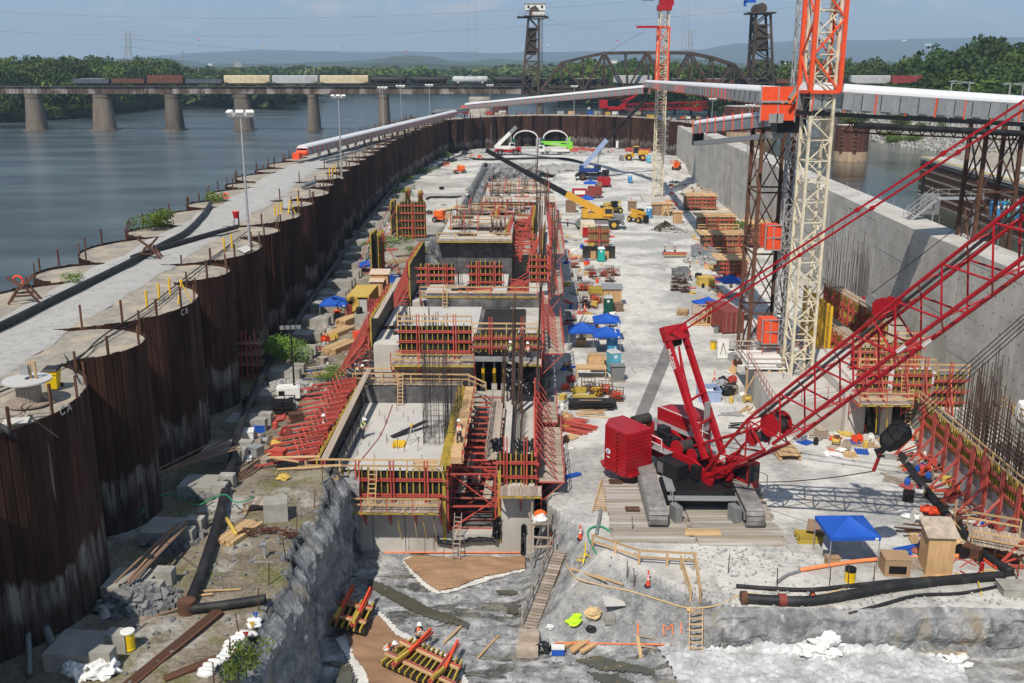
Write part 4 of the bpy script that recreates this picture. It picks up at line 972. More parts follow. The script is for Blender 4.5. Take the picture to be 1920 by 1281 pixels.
tD,ptD,LD=cvy(d0,d1,2.0,2.6,'big white covered conveyor with corrugated side panels at upper right',panels=1.0,rail=False)
q_=MB()
for k in Rg(24):q_.bar(ptD(LD*k/24,-1.15,-.1),ptD(LD*k/24,-1.15,-.7),.05)
q_.bar(ptD(0,0,-.35),ptD(LD,0,-.35),1.9,.35);q_.bd('soffit_frame','bk',tD)
q_=MB();q_.tube([ptD(5,.8,-1.15),ptD(LD,.8,-1.15)],.3,10);q_.bd('hanging_pipe','rb',tD)
for zz in(-1.0,-1.8):MB().bar(ptD(5,-.6,zz),ptD(LD,-.6,zz),.14).bd('truss_chord','ru',tD)
q_=MB()
for k in Rg(40):q_.bar(ptD(5+(LD-5)*k/40,-.6,-1.0 if k%2 else-1.8),ptD(5+(LD-5)*(k+1)/40,-.6,-1.8 if k%2 else-1.0),.08)
q_.bd('truss_lacing','ru',tD)
e0=PY(1312,250,124);e1=PY(1468,235,96)
tE,ptE,LE=cvy(e0,e1,1.6,1.8,'lower covered conveyor with a red post railing swung over the lock wall',red=True,rail=True)
q_=MB();q_.bar(ptE(-.5,0,-1.2),ptE(LE*.95,0,-.9),1.3,.5);q_.bd('return_frame','galv',tE)
MB().box(tuple(ptE(-.8,0,-.6)),(1.2,1.4,1.6)).bd('discharge_chute','bk',tE)
#  rusty steel trestle towers and hoist
def trestle(cx,cy,z0,z1,w,dd,n_,lb,name='support_tower'):
 t=Th(name,lb,'steel tower',(0,0,0));C=[(-w/2,-dd/2),(w/2,-dd/2),(w/2,dd/2),(-w/2,dd/2)]
 for(x,y)in C:MB().bar((cx+x,cy+y,z0),(cx+x*.92,cy+y*.92,z1),.34,.34).bd('column','ru',t)
 for k in Rg(4):
  a,b_=C[k],C[(k+1)%4]
  for i in Rg(n_):
   za,zb=z0+(z1-z0)*i/n_,z0+(z1-z0)*(i+1)/n_
   MB().bar((cx+a[0],cy+a[1],zb),(cx+b_[0],cy+b_[1],zb),.16).bd('strut','ru',t)
   MB().bar((cx+a[0],cy+a[1],za),(cx+b_[0],cy+b_[1],zb),.12).bd('brace','ru',t);MB().bar((cx+b_[0],cy+b_[1],za),(cx+a[0],cy+a[1],zb),.12).bd('brace','ru',t)
 return t
tp=PY(1420,265,99);q=P(1418,612,0)
trestle((PY(1420,400,101).x+PY(1480,400,101).x)/2-.3,102,-.1,24.5,3.4,5.0,4,'rusty steel tower standing by the tower crane under the conveyor junction')
r0,r1=PY(1775,450,66),PY(1868,450,66)
r0,r1=PY(1775,450,70),PY(1868,450,70)
trestle(44.6,99,5.9,PY(1830,232,97).z,3.6,4.0,3,'rusty steel tower carrying the big conveyor at the right')
t=Th('material_hoist','galvanised lattice hoist mast with orange cages rising past the conveyor','hoist',(0,0,0))
hb0,ht0=V(PY(1468,500,98).x,98,0),37.5
ltc(t,(hb0.x,98,.2),(hb0.x+.15,98,ht0),.95,.95,26,'galv',.13,.07,'mast')
for(px,py,Y)in((1446,443,97),(1440,618,95)):
 p=PY(px,py,Y);rz=.15
 for kx,mt in((0,'od'),):MB().box((p.x,p.y,p.z),(1.5,1.9,2.3),rz=rz).bd('hoist_cage',mt,t)
 m=MB()
 for x_ in(-.78,0,.78):
  m.bar((p.x+x_,p.y-1.0,p.z-1.2),(p.x+x_,p.y-1.0,p.z+1.2),.09)
 for z_ in(-1.2,0,1.2):m.bar((p.x-.8,p.y-1.0,p.z+z_),(p.x+.8,p.y-1.0,p.z+z_),.09)
 m.bd('cage_frame','galv',t)
jt=Th('hoist_landing','orange mesh hoist landing at the junction of the white conveyors','landing',(0,0,0))
p=PY(1466,188,93);MB().box((p.x-.5,93,p.z-.1),(3.3,2.4,.16)).bd('floor_plate','galv',jt)
for x_ in(-2.1,-.55,1.0):
 MB().bar((p.x+x_,92,p.z-1.9),(p.x+x_,92,p.z+1.3),.1).bd('post','galv',jt)
for(x0_,x1_)in((-2.05,-.6),(-.5,.95)):
 for(z0_,z1_)in((-1.75,-.3),(-.18,1.2)):MB().box((p.x+(x0_+x1_)/2,91.98,p.z+(z0_+z1_)/2),(x1_-x0_,.05,z1_-z0_)).bd('mesh_panel','od',jt)
q_=MB()
for z_ in(-1.2,.1,.9):q_.bar((p.x+1.0,91.5,p.z+z_),(p.x+3.2,91.5,p.z+z_-.1),.09)
for x_ in(1.2,2.1,3.1):q_.bar((p.x+x_,91.5,p.z-1.4),(p.x+x_+.1,91.5,p.z+1.0),.09)
q_.bd('railing','od',jt)
m=MB();a_=PY(1487,190,92);b2=PY(1507,160,92);m.tube([a_,b2],.62,14);m.bd('drive_motor','gy',jt);m=MB();m.tube([PY(1480,195,91.4),PY(1500,168,91.4)],.12,8);m.bd('ram','orange',jt)
MB().box((PY(1478,228,94).x,94,PY(1478,228,94).z),(2.6,2.6,1.9)).bd('transfer_hopper','bk',jt)
m=MB();m.box((PY(1455,222,92).x,92,PY(1455,222,92).z),(1.3,.1,.8));m.bd('tin_sheet','galv',jt)
#  formwork kit
def zY(y,Y,px=1000):return PY(px,y,Y).z
def X_(px,Y,y=700):return PY(px,y,Y).x
UNIT={}
def pce(name,m,parent,a,b_,w,h=None,up=None):
 a,b_=Vector(a),Vector(b_);h=h or w
 if m not in UNIT:UNIT[m]=MB().box((0,0,.5),(1,1,1)).mesh('bar',m)
 o=bpy.data.objects.new(name,UNIT[m]);COL.objects.link(o);o.parent=parent
 d=b_-a;L_=d.length;d.normalize();u=Vector(up)if up else(V(0,0,1)if abs(d.z)<.95 else V(0,1,0))
 x=d.cross(u).normalized();z=x.cross(d).normalized()
 M=Matrix(((x.x*w,z.x*h,d.x*L_,a.x),(x.y*w,z.y*h,d.y*L_,a.y),(x.z*w,z.z*h,d.z*L_,a.z),(0,0,0,1)))
 if M.determinant()<0:M=Matrix(((-x.x*w,z.x*h,d.x*L_,a.x),(-x.y*w,z.y*h,d.y*L_,a.y),(-x.z*w,z.z*h,d.z*L_,a.z),(0,0,0,1)))
 o.matrix_basis=M;return o
def jit(s=.05):return rnd.uniform(-s,s)
def fmk(lb,a,b_,z0,z1,n,beams=.45,wlr=2,sb=2.4,rail=True,grp='wall formwork panels',ply='bp',sbh=1.0,brace=0,brace_z=None,t=None,tilt=0,sbm='rs'):
 """a, b_: ends of the form face (x, y); n: outward direction carrying the beams"""
 a,b_,n=V(a[0],a[1],0),V(b_[0],b_[1],0),V(n[0],n[1],0).normalized();L_=(b_-a).length;d=(b_-a).normalized();H=z1-z0
 t=t or Th('wall_formwork',lb,'formwork',(0,0,0),0,grp);P3=lambda s,o_,z:a+d*s+n*(o_+tilt*(z-z0)/H)+V(0,0,z)
 k=0;s=0
 while s<L_-.1:
  e=min(s+2.44,L_);pce('plywood_sheet',ply,t,P3((s+e)/2,0,z0),P3((s+e)/2,0,z1+jit(.04)),e-s-.02,.03,up=n);s=e
 nb=max(2,int(L_/beams))
 for k in Rg(nb):
  s=(k+.5)*L_/nb;pce('timber_beam','oc',t,P3(s,.12,z0-.05),P3(s,.12,z1+rnd.choice([.05,.15,.28])),.085,.17,up=n)
 for k in Rg(wlr):
  z=z0+H*(k+.5)/wlr
  for dz in(-.07,.07):pce('steel_waler','rs',t,P3(-.2+jit(.2),.28,z+dz),P3(L_+.2+jit(.2),.28,z+dz),.10,.09)
 ns_=max(1,int(L_/sb))
 for k in Rg(ns_):
  s=(k+.5)*L_/ns_+jit(.15)
  for q in(-.11,.11):pce('strongback',sbm,t,P3(s+q,.42,z0-.2),P3(s+q,.42,z1+sbh),.09,.13,up=n)
  if brace:
   zz=z0-.2 if brace_z is None else brace_z
   pce('push_pull_brace','rs',t,P3(s,.45,z1-.2),P3(s,.5+brace,zz),.1)
   pce('push_pull_brace','rs',t,P3(s,.45,z0+H*.3),P3(s,.5+brace,zz),.08);pce('brace_foot','rs',t,P3(s,.45,zz),P3(s,.6+brace,zz),.12)
 if rail:guard(t,P3(0,.45,z1+.05),P3(L_,.45,z1+.05))
 return t
def guard(t,a,b_,h=1.0,m='timber',pm=None,mid=True,step=2.2):
 a,b_=Vector(a),Vector(b_);n_=max(1,int((b_-a).length/step))
 for k in Rg(n_+1):p=a.lerp(b_,k/n_);pce('guard_post',pm or m,t,p,p+V(jit(.03),jit(.03),h+jit(.06)),.09,.05)
 for z in((h*.95,h*.5)if mid else(h*.95,)):pce('guard_rail',m,t,a+V(0,0,z+jit(.03)),b_+V(0,0,z+jit(.03)),.045,.13)
def planked(t,a,b_,c,m='wp',w=.26,th=.05,along=False,z=0):
 """planks running from edge a-b by vector c"""
 a,b_,c=Vector(a),Vector(b_),Vector(c)
 if along:a,b_,c=a,a+c,b_-a
 n_=max(1,int((b_-a).length/w));d=(b_-a)/n_
 for k in Rg(n_):
  p=a+d*(k+.5);j=c.normalized()*jit(.07);pce('plank',m,t,p+j,p+c+j+V(0,0,jit(.01)),(d.length)-.015,th)
def hwk(lb,a,b_,z,depth,n,grp='hanging work platforms',rail=True,brk=1.6,struts=True,t=None,rm='timber',red=True,toe=True):
 a,b_,n=V(a[0],a[1],z),V(b_[0],b_[1],z),V(n[0],n[1],0).normalized();L_=(b_-a).length;d=(b_-a).normalized()
 t=t or Th('hanging_platform',lb,'work platform',(0,0,0),0,grp)
 planked(t,a,b_,n*depth)
 pce('edge_beam','oc',t,a+n*depth*.95-V(0,0,.12),b_+n*depth*.95-V(0,0,.12),.12,.16);pce('edge_beam','oc',t,a+n*depth*.2-V(0,0,.12),b_+n*depth*.2-V(0,0,.12),.12,.16)
 n_=max(1,int(L_/brk))
 for k in Rg(n_+1):
  p=a.lerp(b_,k/n_)
  pce('bracket','rs',t,p-V(0,0,.22),p+n*depth-V(0,0,.22),.1);
  if struts:pce('bracket','rs',t,p-V(0,0,1.7),p+n*depth*.9-V(0,0,.25),.09);pce('bracket','rs',t,p+n*.05-V(0,0,1.9),p+n*.05+V(0,0,.1),.09)
  if red:pce('rail_post','rs',t,p+n*(depth-.05),p+n*(depth-.05)+V(0,0,1.15),.055)
 if rail:guard(t,a+n*(depth-.08),b_+n*(depth-.08),m=rm)
 return t
def ladder(lb,a,b_,w=.45,m='timber',sp=.31,grp='site ladders',sw=.09):
 a,b_=Vector(a),Vector(b_);t=Th('ladder',lb,'ladder',(0,0,0),0,grp);d=b_-a;h=V(-d.y,d.x,0)
 s=V(1,0,0)if abs(d.x)<abs(d.y)+.3 or h.length<.01 else V(0,1,0)
 for q in(-1,1):pce('stile',m,t,a+s*q*w/2,b_+s*q*w/2,sw*.6,sw)
 n_=int(d.length/sp)
 for k in Rg(1,n_):p=a.lerp(b_,k/n_);pce('rung',m,t,p-s*w/2,p+s*w/2,.05,.07)
 return t
def bst(lb,x0,x1,y0,y1,z0,z1,m='concrete',top='slab',name='concrete_monolith',cat='concrete block',t=None):
 t=t or Th(name,lb,cat,(0,0,0));MB().box(((x0+x1)/2,(y0+y1)/2,(z0+z1)/2),(x1-x0,y1-y0,z1-z0)).bd('concrete_body',m,t)
 if top:MB().box(((x0+x1)/2,(y0+y1)/2,z1+.03),(x1-x0-.02,y1-y0-.02,.06)).bd('slab_surface',top,t)
 return t
def rbc(lb,x0,x1,y0,y1,z0,z1,sp=.3,m='dark_rebar',hz=.5,r=.028,grp=None,jag=.8,top_hz=None):
 t=Th('rebar_cage',lb,'rebar',(0,0,0),0,grp);mb=MB();nx,ny=max(1,int((x1-x0)/sp)),max(1,int((y1-y0)/sp))
 for i in Rg(nx+1):
  for j in Rg(ny+1):
   if 0<i<nx and 0<j<ny and nx>2 and ny>2 and rnd.random()<.7:continue
   x,y=x0+(x1-x0)*i/nx,y0+(y1-y0)*j/ny;mb.bar((x,y,z0),(x+jit(.12),y+jit(.12),z1-rnd.random()*jag),r*1.6)
 mb.bd('vertical_bars',m,t,kind='stuff');mb=MB();z=z0+.3;zt=top_hz or z1-jag
 while z<zt:
  for y in(y0,y1):mb.bar((x0-.1,y,z),(x1+.1,y,z),r*1.4)
  for x in(x0,x1):mb.bar((x,y0-.1,z),(x,y1+.1,z),r*1.4)
  z+=hz
 mb.bd('horizontal_bars',m,t,kind='stuff');return t
def pls(lb,pts,name='black_plastic_sheet',m='black_plastic',n=14,amp=.25,cat='plastic sheet'):
 """crumpled sheet over four corner points"""
 a,b_,c,d=[Vector(p)for p in pts];vs=[];fs=[];nn=(b_-a).cross(d-a).normalized();sd=rnd.random()*50
 for j in Rg(n+1):
  for i in Rg(n+1):
   u,v=i/n,j/n;p=a.lerp(b_,u).lerp(d.lerp(c,u),v);k=noise.noise(Vector((u*4+sd,v*4,sd)))+.5*noise.noise(Vector((u*9+sd,v*9,3)))
   p=p+nn*k*amp+(b_-a)*.03*noise.noise(Vector((v*6,sd,u)))+V(0,0,.05*k);vs.append(tuple(p))
 for j in Rg(n):
  for i in Rg(n):q=j*(n+1)+i;fs.append((q,q+1,q+n+2,q+n+1))
 m_=MB();m_.add(vs,fs);return m_.bd(name,m,lb=lb,cat=cat)
 #  monolith 1 (nearest)
Y1=P(750,1037,PZ).y;YB1=Y1+19.5
XL,XC0,XC1,XR=X_(600,Y1,900),X_(832,Y1,900),X_(935,Y1,900),X_(1002,Y1,900)
SL1=zY(757,YB1,750)
m1=bst('nearest concrete monolith with a pale slab inside red formwork',XL,XC0,Y1,YB1,PZ-.3,SL1)
MB().box(((XC1+XR)/2,(Y1+YB1)/2,(PZ+SL1)/2),(XR-XC1,YB1-Y1,SL1-PZ+.6)).bd('pier_body','concrete',m1)
MB().box(((XC0+XC1)/2,Y1+.6,(PZ+zY(1003,Y1))/2-.15),(XC1-XC0-.02,1.2,zY(1003,Y1)-PZ+.3)).bd('trench_sill','concrete',m1)
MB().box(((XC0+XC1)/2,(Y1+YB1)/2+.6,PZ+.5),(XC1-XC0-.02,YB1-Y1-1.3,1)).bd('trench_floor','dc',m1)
for px in(700,760,815):MB().box((X_(px,Y1,1000),Y1-.012,(PZ+SL1)/2),(.04,.03,SL1-PZ)).bd('joint','dc',m1)
zf0,zf1=zY(942,Y1),zY(884,Y1)
fmk('red and ochre formwork along the front of the nearest monolith',(X_(578,Y1,900),Y1-.05),(XC0-.1,Y1-.05),zf0,zf1,(0,-1),wlr=2,sb=2.0,sbh=.9)
zw=zY(936,Y1)-.15
hwk('plank platform hanging on the front of the nearest monolith above the sandy mat',(X_(640,Y1,960),Y1-.1),(XC0-.2,Y1-.1),zw,2.0,(0,-1),brk=1.8)
w1=Th('timber_walkway','makeshift timber walkway climbing from the rocky bench to the front formwork','walkway',(0,0,0))
for k,(a,b_)in En([((520,905),(600,888)),((545,938),(640,930)),((505,858),(600,856)),((560,925),(640,912))]):
 pce('plank','timber',w1,PY(a[0],a[1],Y1-1.6+k*.3),PY(b_[0],b_[1],Y1-.8+k*.2),.28,.06)
for px in(522,548,575,612,637,590):q=PY(px,915+jit(8),Y1-1.5+jit(.6));pce('guard_post','timber',w1,q-V(0,0,1.3),q+V(jit(.3),0,1.1),.1)
for(a,b_)in(((510,858),(560,866)),((520,880),(640,872)),((560,905),(640,898)),((545,958),(600,908)),((575,960),(630,905))):pce('brace','timber',w1,PY(*a,Y1-1.4),PY(*b_,Y1-1.2),.09,.12)
fl=fmk('long left side formwork of the nearest monolith, braced to the bench by red rakers',(XL-.15,Y1+.3),(XL-.15,YB1-.3),SL1-.3,zf1+.5,(-1,0),wlr=2,sb=1.5,sbh=.3,rail=False,brace=3.6,brace_z=2.9,beams=.5)
for k in Rg(15):
 y=Y1+.4+k*1.33;pce('long_raker','rs',fl,(XL-.5,y,zf1+1.0),(XL-4.0,y-1.3,BZ+.1),.12);pce('long_raker','rs',fl,(XL-.6,y+.3,zf1),(XL-3.0,y-.6,BZ+.1),.1);pce('foot_beam','rs',fl,(XL-.6,y,BZ+.25),(XL-4.3,y-1.5,BZ+.15),.12)
 pce('cross_brace','rs',fl,(XL-1.3,y,zf1+.4),(XL-2.2,y+1.4,BZ+1.2),.07)
pce('top_plank','wp',fl,(XL+.25,Y1+.5,zf1+.55),(XL+.25,YB1+1.5,zf1+1.2),.5,.06)
iw=Th('trench_walkway','bright plywood walkway along the left edge of the central trench','walkway',(0,0,0))
zi=zf1+.35
planked(iw,(XC0+.35,Y1+.5,zi),(XC0+.35,YB1-1,zi),(.95,0,0),m='timber',w=1.2)
for k in Rg(40):pce('timber_beam','oc',iw,(XC0-.35,Y1+.6+k*.46,zi-.1),(XC0+.45,Y1+.6+k*.46,zi-.1),.1,.18)
fmk('ochre beam formwork on the left wall of the central trench',(XC0-.05,Y1+.3),(XC0-.05,YB1-.6),SL1-.1,zi-.2,(1,0),wlr=2,sb=3,sbh=.2,rail=False)
guard(iw,(XC0+1.28,Y1+.6,zi+.03),(XC0+1.28,YB1-1.2,zi+.03),m='timber',pm='rs',step=1.5)
tf=Th('trench_shoring','red steel struts and walers shoring the central trench of the nearest monolith','shoring',(0,0,0))
for lv,z in En((PZ+1.6,SL1-1.5,SL1+1.0)):
 for k in Rg(14):y=Y1+.9+k*1.35;pce('strut','rs',tf,(XC0+.15,y,z+jit(.05)),(XC1-.15,y,z+jit(.05)),.11)
 for x in(XC0+.2,XC1-.2):
  for q in(-.1,.1):pce('waler','rs',tf,(x,Y1+.3,z+q-.15),(x,YB1-1,z+q-.15),.09)
for k in Rg(7):pce('diagonal_brace','rs',tf,(XC0+.3,Y1+.6+k*2.6,PZ+1.6),(XC1-.3,Y1+1.9+k*2.6,SL1-1.4),.09);pce('diagonal_brace','rs',tf,(XC1-.3,Y1+.6+k*2.6,SL1-1.4),(XC0+.3,Y1+1.4+k*2.6,SL1+.9),.08)
for x in(XC0+.25,XC1-.25):pce('post','rs',tf,(x,Y1+.2,PZ+1),(x,Y1+.2,SL1+1.2),.12);pce('perforated_post','oc',tf,(x+(-.25 if x<XC1-1 else.3),Y1+.05,PZ+1),(x+(-.25 if x<XC1-1 else.3),Y1+.05,SL1+1.6),.22)
for(s,k)in((.25,3),(.5,5),(.75,2),(.35,8)):pce('trench_plank','wp',tf,(XC0+(XC1-XC0)*s,Y1+k,SL1-1.4),(XC0+(XC1-XC0)*s+.1,Y1+k+3.2,SL1-1.35),.6,.05)
rw=Th('trench_walkway','weathered plank walkway along the right edge of the central trench','walkway',(0,0,0))
planked(rw,(XC1-1.0,Y1+3,SL1+1.3),(XC1-.15,Y1+3,SL1+1.3),(0,YB1-Y1-6,0),w=.28)
guard(rw,(XC1-1.05,Y1+3,SL1+1.3),(XC1-1.05,YB1-3,SL1+1.3),m='wp',step=1.6)
fmk('short formwork closing the front of the right pier of the nearest monolith',(XC1-.1,Y1+1.0),(XR,Y1+1.0),zY(905,Y1+1),zY(852,Y1+1),(0,-1),wlr=2,sb=1.3,sbh=1.5,rail=False,beams=.36)
hwk('small plank platform below the front formwork of the right pier',(X_(938,Y1,925),Y1),(X_(1015,Y1,925),Y1),zY(912,Y1),1.7,(0,-1),rail=False,brk=1.4,red=False)
def spf(lb,xa,xb,y0,y1,z,hgt=2.6,n_=7):
 t=Th('side_platform',lb,'work platform',(0,0,0),0,'red framed side platforms');planked(t,(xa,y0,z),(xa,y1,z),(xb-xa,0,0),w=.3)
 for k in Rg(n_+1):
  y=y0+(y1-y0)*k/n_;pce('strongback','rs',t,(xa+.05,y,z-.6),(xa+.05,y,z+hgt),.13);pce('raker','rs',t,(xa+.1,y,z+hgt*.95),(xb-.5,y+.15,z+.05),.08);pce('cross_beam','rs',t,(xa,y,z-.08),(xb+.05,y,z-.08),.09);pce('rail_post','rs',t,(xb,y,z),(xb,y,z+1.1),.05)
  pce('hanger','rs',t,(xa,y,z-2.0),(xb-.1,y,z-.15),.07)
 for q in(.55,1.05):pce('guard_rail','rs',t,(xb,y0,z+q),(xb,y1,z+q),.05)
 for z_ in(z+hgt*.35,z+hgt*.8):pce('waler','rs',t,(xa-.05,y0-.3,z_),(xa-.05,y1+.3,z_),.16,.1)
 pce('edge_beam','rs',t,(xa-.1,y0,z+hgt),(xa-.1,y1,z+hgt),.14)
 return t
spf('red framed plank platform on the right flank of the nearest monolith',XR+.1,X_(1058,Y1+2,850),Y1+1.2,Y1+12.5,zY(905,Y1+1.2,1058)+.1,2.6,8)
spf('red framed plank platform at the back right corner of the nearest monolith',XR+.15,X_(1045,Y1+14,780),Y1+13.3,YB1-1,zY(905,Y1+1.2,1058)+.3,2.2,3)
fmk('long right side formwork of the right pier beside the red platform',(XR+.0,Y1+1.3),(XR+.0,YB1-1),SL1-.1,zf1+.5,(1,0),wlr=2,sb=4,sbh=.1,rail=False)
bst('raised inner wall strip on the right pier',XC1+.2,XC1+.7,Y1+2.5,YB1-2,SL1+.07,SL1+1.2,name='concrete_upstand',cat='concrete wall',top=None)
rbc('brown wall reinforcement standing along the right pier',XC1+1.0,XC1+1.5,Y1+3.5,YB1-3,SL1,SL1+2.2,.4,'rebar')
for k,(px,y0_,y1_)in En([(962,735,560),(975,740,640),(1005,742,540),(943,735,660)]):
 t=Th('rebar_bundle','tall brown bundle of rebar standing behind the right pier, %s from the left'%['second','third','fourth','first'][k],'rebar',(0,0,0),0,'tall rebar bundles')
 for q in Rg(7):a=PY(px,y0_,YB1-3.5);b2=PY(px+(8 if k==2 else 3),y1_,YB1-3.5);MB().bar((a.x+jit(.18),a.y+jit(.25),a.z-1.5),(b2.x+jit(.2),b2.y+jit(.3),b2.z+jit(.8)),.07).bd('bar','rebar',t)
rbc('dense dark rebar cage rising from the back right corner of the near slab',X_(792,Y1+9,760),X_(832,Y1+9,760),Y1+9,Y1+13,SL1,SL1+8.5,.34,hz=.45,r=.016,top_hz=SL1+3)
rbc('narrow dark rebar cage beside the trench walkway',X_(845,Y1+12,760),X_(862,Y1+12,760),Y1+6,Y1+14,SL1,SL1+5,.38,hz=.5,r=.016,top_hz=SL1+2.5)
rbc('low open grid of wall rebar along the left form of the near slab',XL+.6,XL+1.0,Y1+1,YB1-6,SL1,SL1+2.0,.55,hz=.9)
t=Th('rebar_rack','stack of short timbers and bars beside the rebar cage','timber stack',(0,0,0))
for k in Rg(6):pce('timber','timber',t,(XC0-2.6,Y1+1.6+k*.5,SL1+.3+k*.05),(XC0-.8,Y1+1.6+k*.5,SL1+.35+k*.05),.14)
wz1=zY(727,YB1)
bw=Th('rear_wall','black form lined wall at the back of the near slab','wall',(0,0,0));n_=6
for k in Rg(n_):x0_,x1_=XL+(XC0-XL)*k/n_,XL+(XC0-XL)*(k+1)/n_;MB().box(((x0_+x1_)/2,YB1+.25,(SL1+wz1)/2),(x1_-x0_-.03,.5,wz1-SL1)).bd('wall_panel','dc',bw)
hwk('timber railed walkway above the black back wall of the near slab',(XL+.5,YB1+.1),(XC0,YB1+.1),wz1+.15,-1.4,(0,-1),struts=False,red=False,rail=False)
gg=Th('guard_railing','long bright timber railing above the black back wall','railing',(0,0,0));guard(gg,(XL-1,YB1+.2,wz1+.2),(XC0+.6,YB1+.2,wz1+.2));guard(gg,(XL-1,YB1+1.5,wz1+.2),(XC0-.4,YB1+1.5,wz1+.2),h=1.1);guard(gg,(XC0+.6,YB1+.2,wz1+.1),(XC0+2.2,YB1-1,wz1-.2))
ladder('wooden ladder leaning on the black wall above the near slab',(X_(750,YB1-.8,750),YB1-.9,SL1),(X_(752,YB1,725),YB1-.1,wz1+1.4))
ladder('wooden ladder on the front formwork of the nearest monolith',(X_(701,Y1,940),Y1-1.3,zw),(X_(703,Y1,890),Y1-.55,zf1+.6),w=.55)
ladder('ladder standing on the sandy mat against the trench sill',(X_(855,Y1-1.0,1055),Y1-1.2,PZ),(X_(860,Y1,1000),Y1-.1,zY(962,Y1)),w=.5,m='wp')
for k,(px,a_,b2)in En([(678,968,1000),(745,970,1015),(776,970,1022),(792,970,1012),(812,968,1030)]):
 MB().tube([PY(px,a_,Y1-1.5),PY(px+4,(a_+b2)/2,Y1-1.3),PY(px+9,b2,Y1-.9)],.022,5).bd('tie_strap','hose_yellow' if k%2 else 'hose_tan',lb='thin strap dangling from the front platform, %s from the left'%ords[k+1],cat='strap',group='straps under the platform')
pls('black plastic bunched against the right pier above the sandy mat',[PY(925,975,Y1-.2),PY(940,965,Y1-.2),PY(938,1012,Y1-.3),PY(922,1008,Y1-.3)],amp=.35)
pls('torn black plastic hanging at the right corner of the front wall',[PY(977,985,Y1-.2),PY(986,982,Y1-.2),PY(984,1045,Y1-.3),PY(976,1040,Y1-.3)],amp=.3)
pls('black plastic covering the left end of the right pier form',[PY(922,822,Y1+3),PY(945,820,Y1+3.5),PY(945,845,Y1+2),PY(922,850,Y1+2)],amp=.4)
pls('black plastic covering the right end of the right pier form',[PY(962,822,Y1+3.5),PY(1003,824,Y1+3),PY(1000,850,Y1+1.6),PY(968,846,Y1+1.6)],amp=.45)
m=MB();pts=[PY(818,1008,Y1-.1)];
for k in Rg(14):pts.append(PY(822+k*8.4,1014+4*math.sin(k*.5)+jit(2),Y1-.25))
m.tube(pts,[.13+abs(jit(.07))for _ in pts],7);m.bd('plastic_bundle','black_plastic',lb='black plastic roll draped along the trench sill',cat='plastic roll')
#  monoliths 2 to 6
Y2=YB1+1.9;YB2=Y2+15.2;XL2=X_(702,Y2,700);XO0,XO1=X_(889,Y2,690),X_(952,Y2,690);XR2=X_(1012,Y2,690)
zA=zY(672,Y2);zF=zY(612,Y2);SL2=zY(577,YB2)
m2=bst('second concrete monolith with a dark opening over the central trench',XL2,XO0,Y2,YB2,PZ,SL2)
MB().box(((XO1+XR2)/2,(Y2+YB2)/2,(PZ+SL2)/2),(XR2-XO1,YB2-Y2,SL2-PZ)).bd('pier_body','concrete',m2)
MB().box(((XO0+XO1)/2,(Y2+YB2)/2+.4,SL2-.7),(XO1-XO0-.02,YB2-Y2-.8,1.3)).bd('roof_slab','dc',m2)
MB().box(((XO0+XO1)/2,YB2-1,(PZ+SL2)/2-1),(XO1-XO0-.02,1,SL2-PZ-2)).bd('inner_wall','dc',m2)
for k,px in En((905,926,944)):
 x=X_(px,Y2,690);t=Th('shoring_prop','yellow and grey prop holding the opening of the second monolith, %s of three'%['left','middle','right'][k],'prop',(x,Y2+.9,0),0,'yellow props');zb=zY(724,Y2)
 MB().tube([(0,0,zb),(0,0,zb+(zA-zb)*.55)],.16,10).bd('lower_tube','yellow',t);MB().tube([(0,0,zb+(zA-zb)*.55),(0,0,SL2-1.4)],.11,10).bd('upper_tube','galv',t);MB().box((0,0,zb-.3),(.5,.5,.6)).bd('base','concrete',t)
bst('concrete sill and steps below the opening of the second monolith',XO0+.1,XO1-.1,Y2-.9,Y2+.6,PZ+1,zY(730,Y2)-.3,top=None,name='concrete_sill',cat='concrete wall')
fmk('formwork with tall red strongbacks along the front of the second monolith',(X_(748,Y2,640),Y2-.05),(X_(885,Y2,640),Y2-.05),zY(668,Y2),zF,(0,-1),wlr=3,sb=2.3,sbh=1.2)
fmk('formwork over the opening of the second monolith',(X_(888,Y2,640),Y2-.6),(XR2,Y2-.6),zY(655,Y2),zY(622,Y2),(0,-1),wlr=2,sb=2.6,sbh=1.6,ply='br')
MB().bar((XO0-1,Y2-1.0,zY(668,Y2)),(XR2-.2,Y2-1.0,zY(668,Y2)),.5,.35).bd('steel_beam','galv',lb='pale steel beam spanning the opening of the second monolith',cat='steel beam')
hwk('plank platform along the front of the second monolith',(X_(738,Y2,670),Y2-.1),(XO0+.1,Y2-.1),zA-.1,1.9,(0,-1),brk=2.1)
hwk('small plank platform where two workers stand beside the opening',(X_(975,Y2,670),Y2-.6),(X_(1015,Y2,670),Y2-.6),zY(668,Y2)-.1,1.7,(0,-1),brk=1.3,rail=False)
fl2=fmk('left side formwork of the second monolith braced by dense red rakers',(XL2-.15,Y2+.3),(XL2-.15,YB2-.3),SL2-.4,zF+.5,(-1,0),wlr=2,sb=1.35,sbh=.4,rail=False,brace=2.4,brace_z=SL2-2.4)
for k in Rg(10):y=Y2+.2+k*1.5;pce('long_raker','rs',fl2,(XL2-.6,y,zF+.6),(XL2-3.4,y-.4,BZ),.11);pce('long_raker','rs',fl2,(XL2-.8,y,SL2-.6),(XL2-3.4,y-.4,BZ),.09);pce('cross_brace','rs',fl2,(XL2-1.5,y,zF-1),(XL2-2.6,y+1.5,BZ+1.6),.08)
for x in(XL2+.3,):pce('top_plank','wp',fl2,(x,Y2,zF+.7),(x,YB2+1,zF+1.1),.45,.06)
spf('red framed plank platform on the right flank of the second monolith',XR2+.3,X_(1057,Y2+1,665),Y2+.8,YB2-.5,zY(664,Y2+.8,1057)+.1,2.8,9)
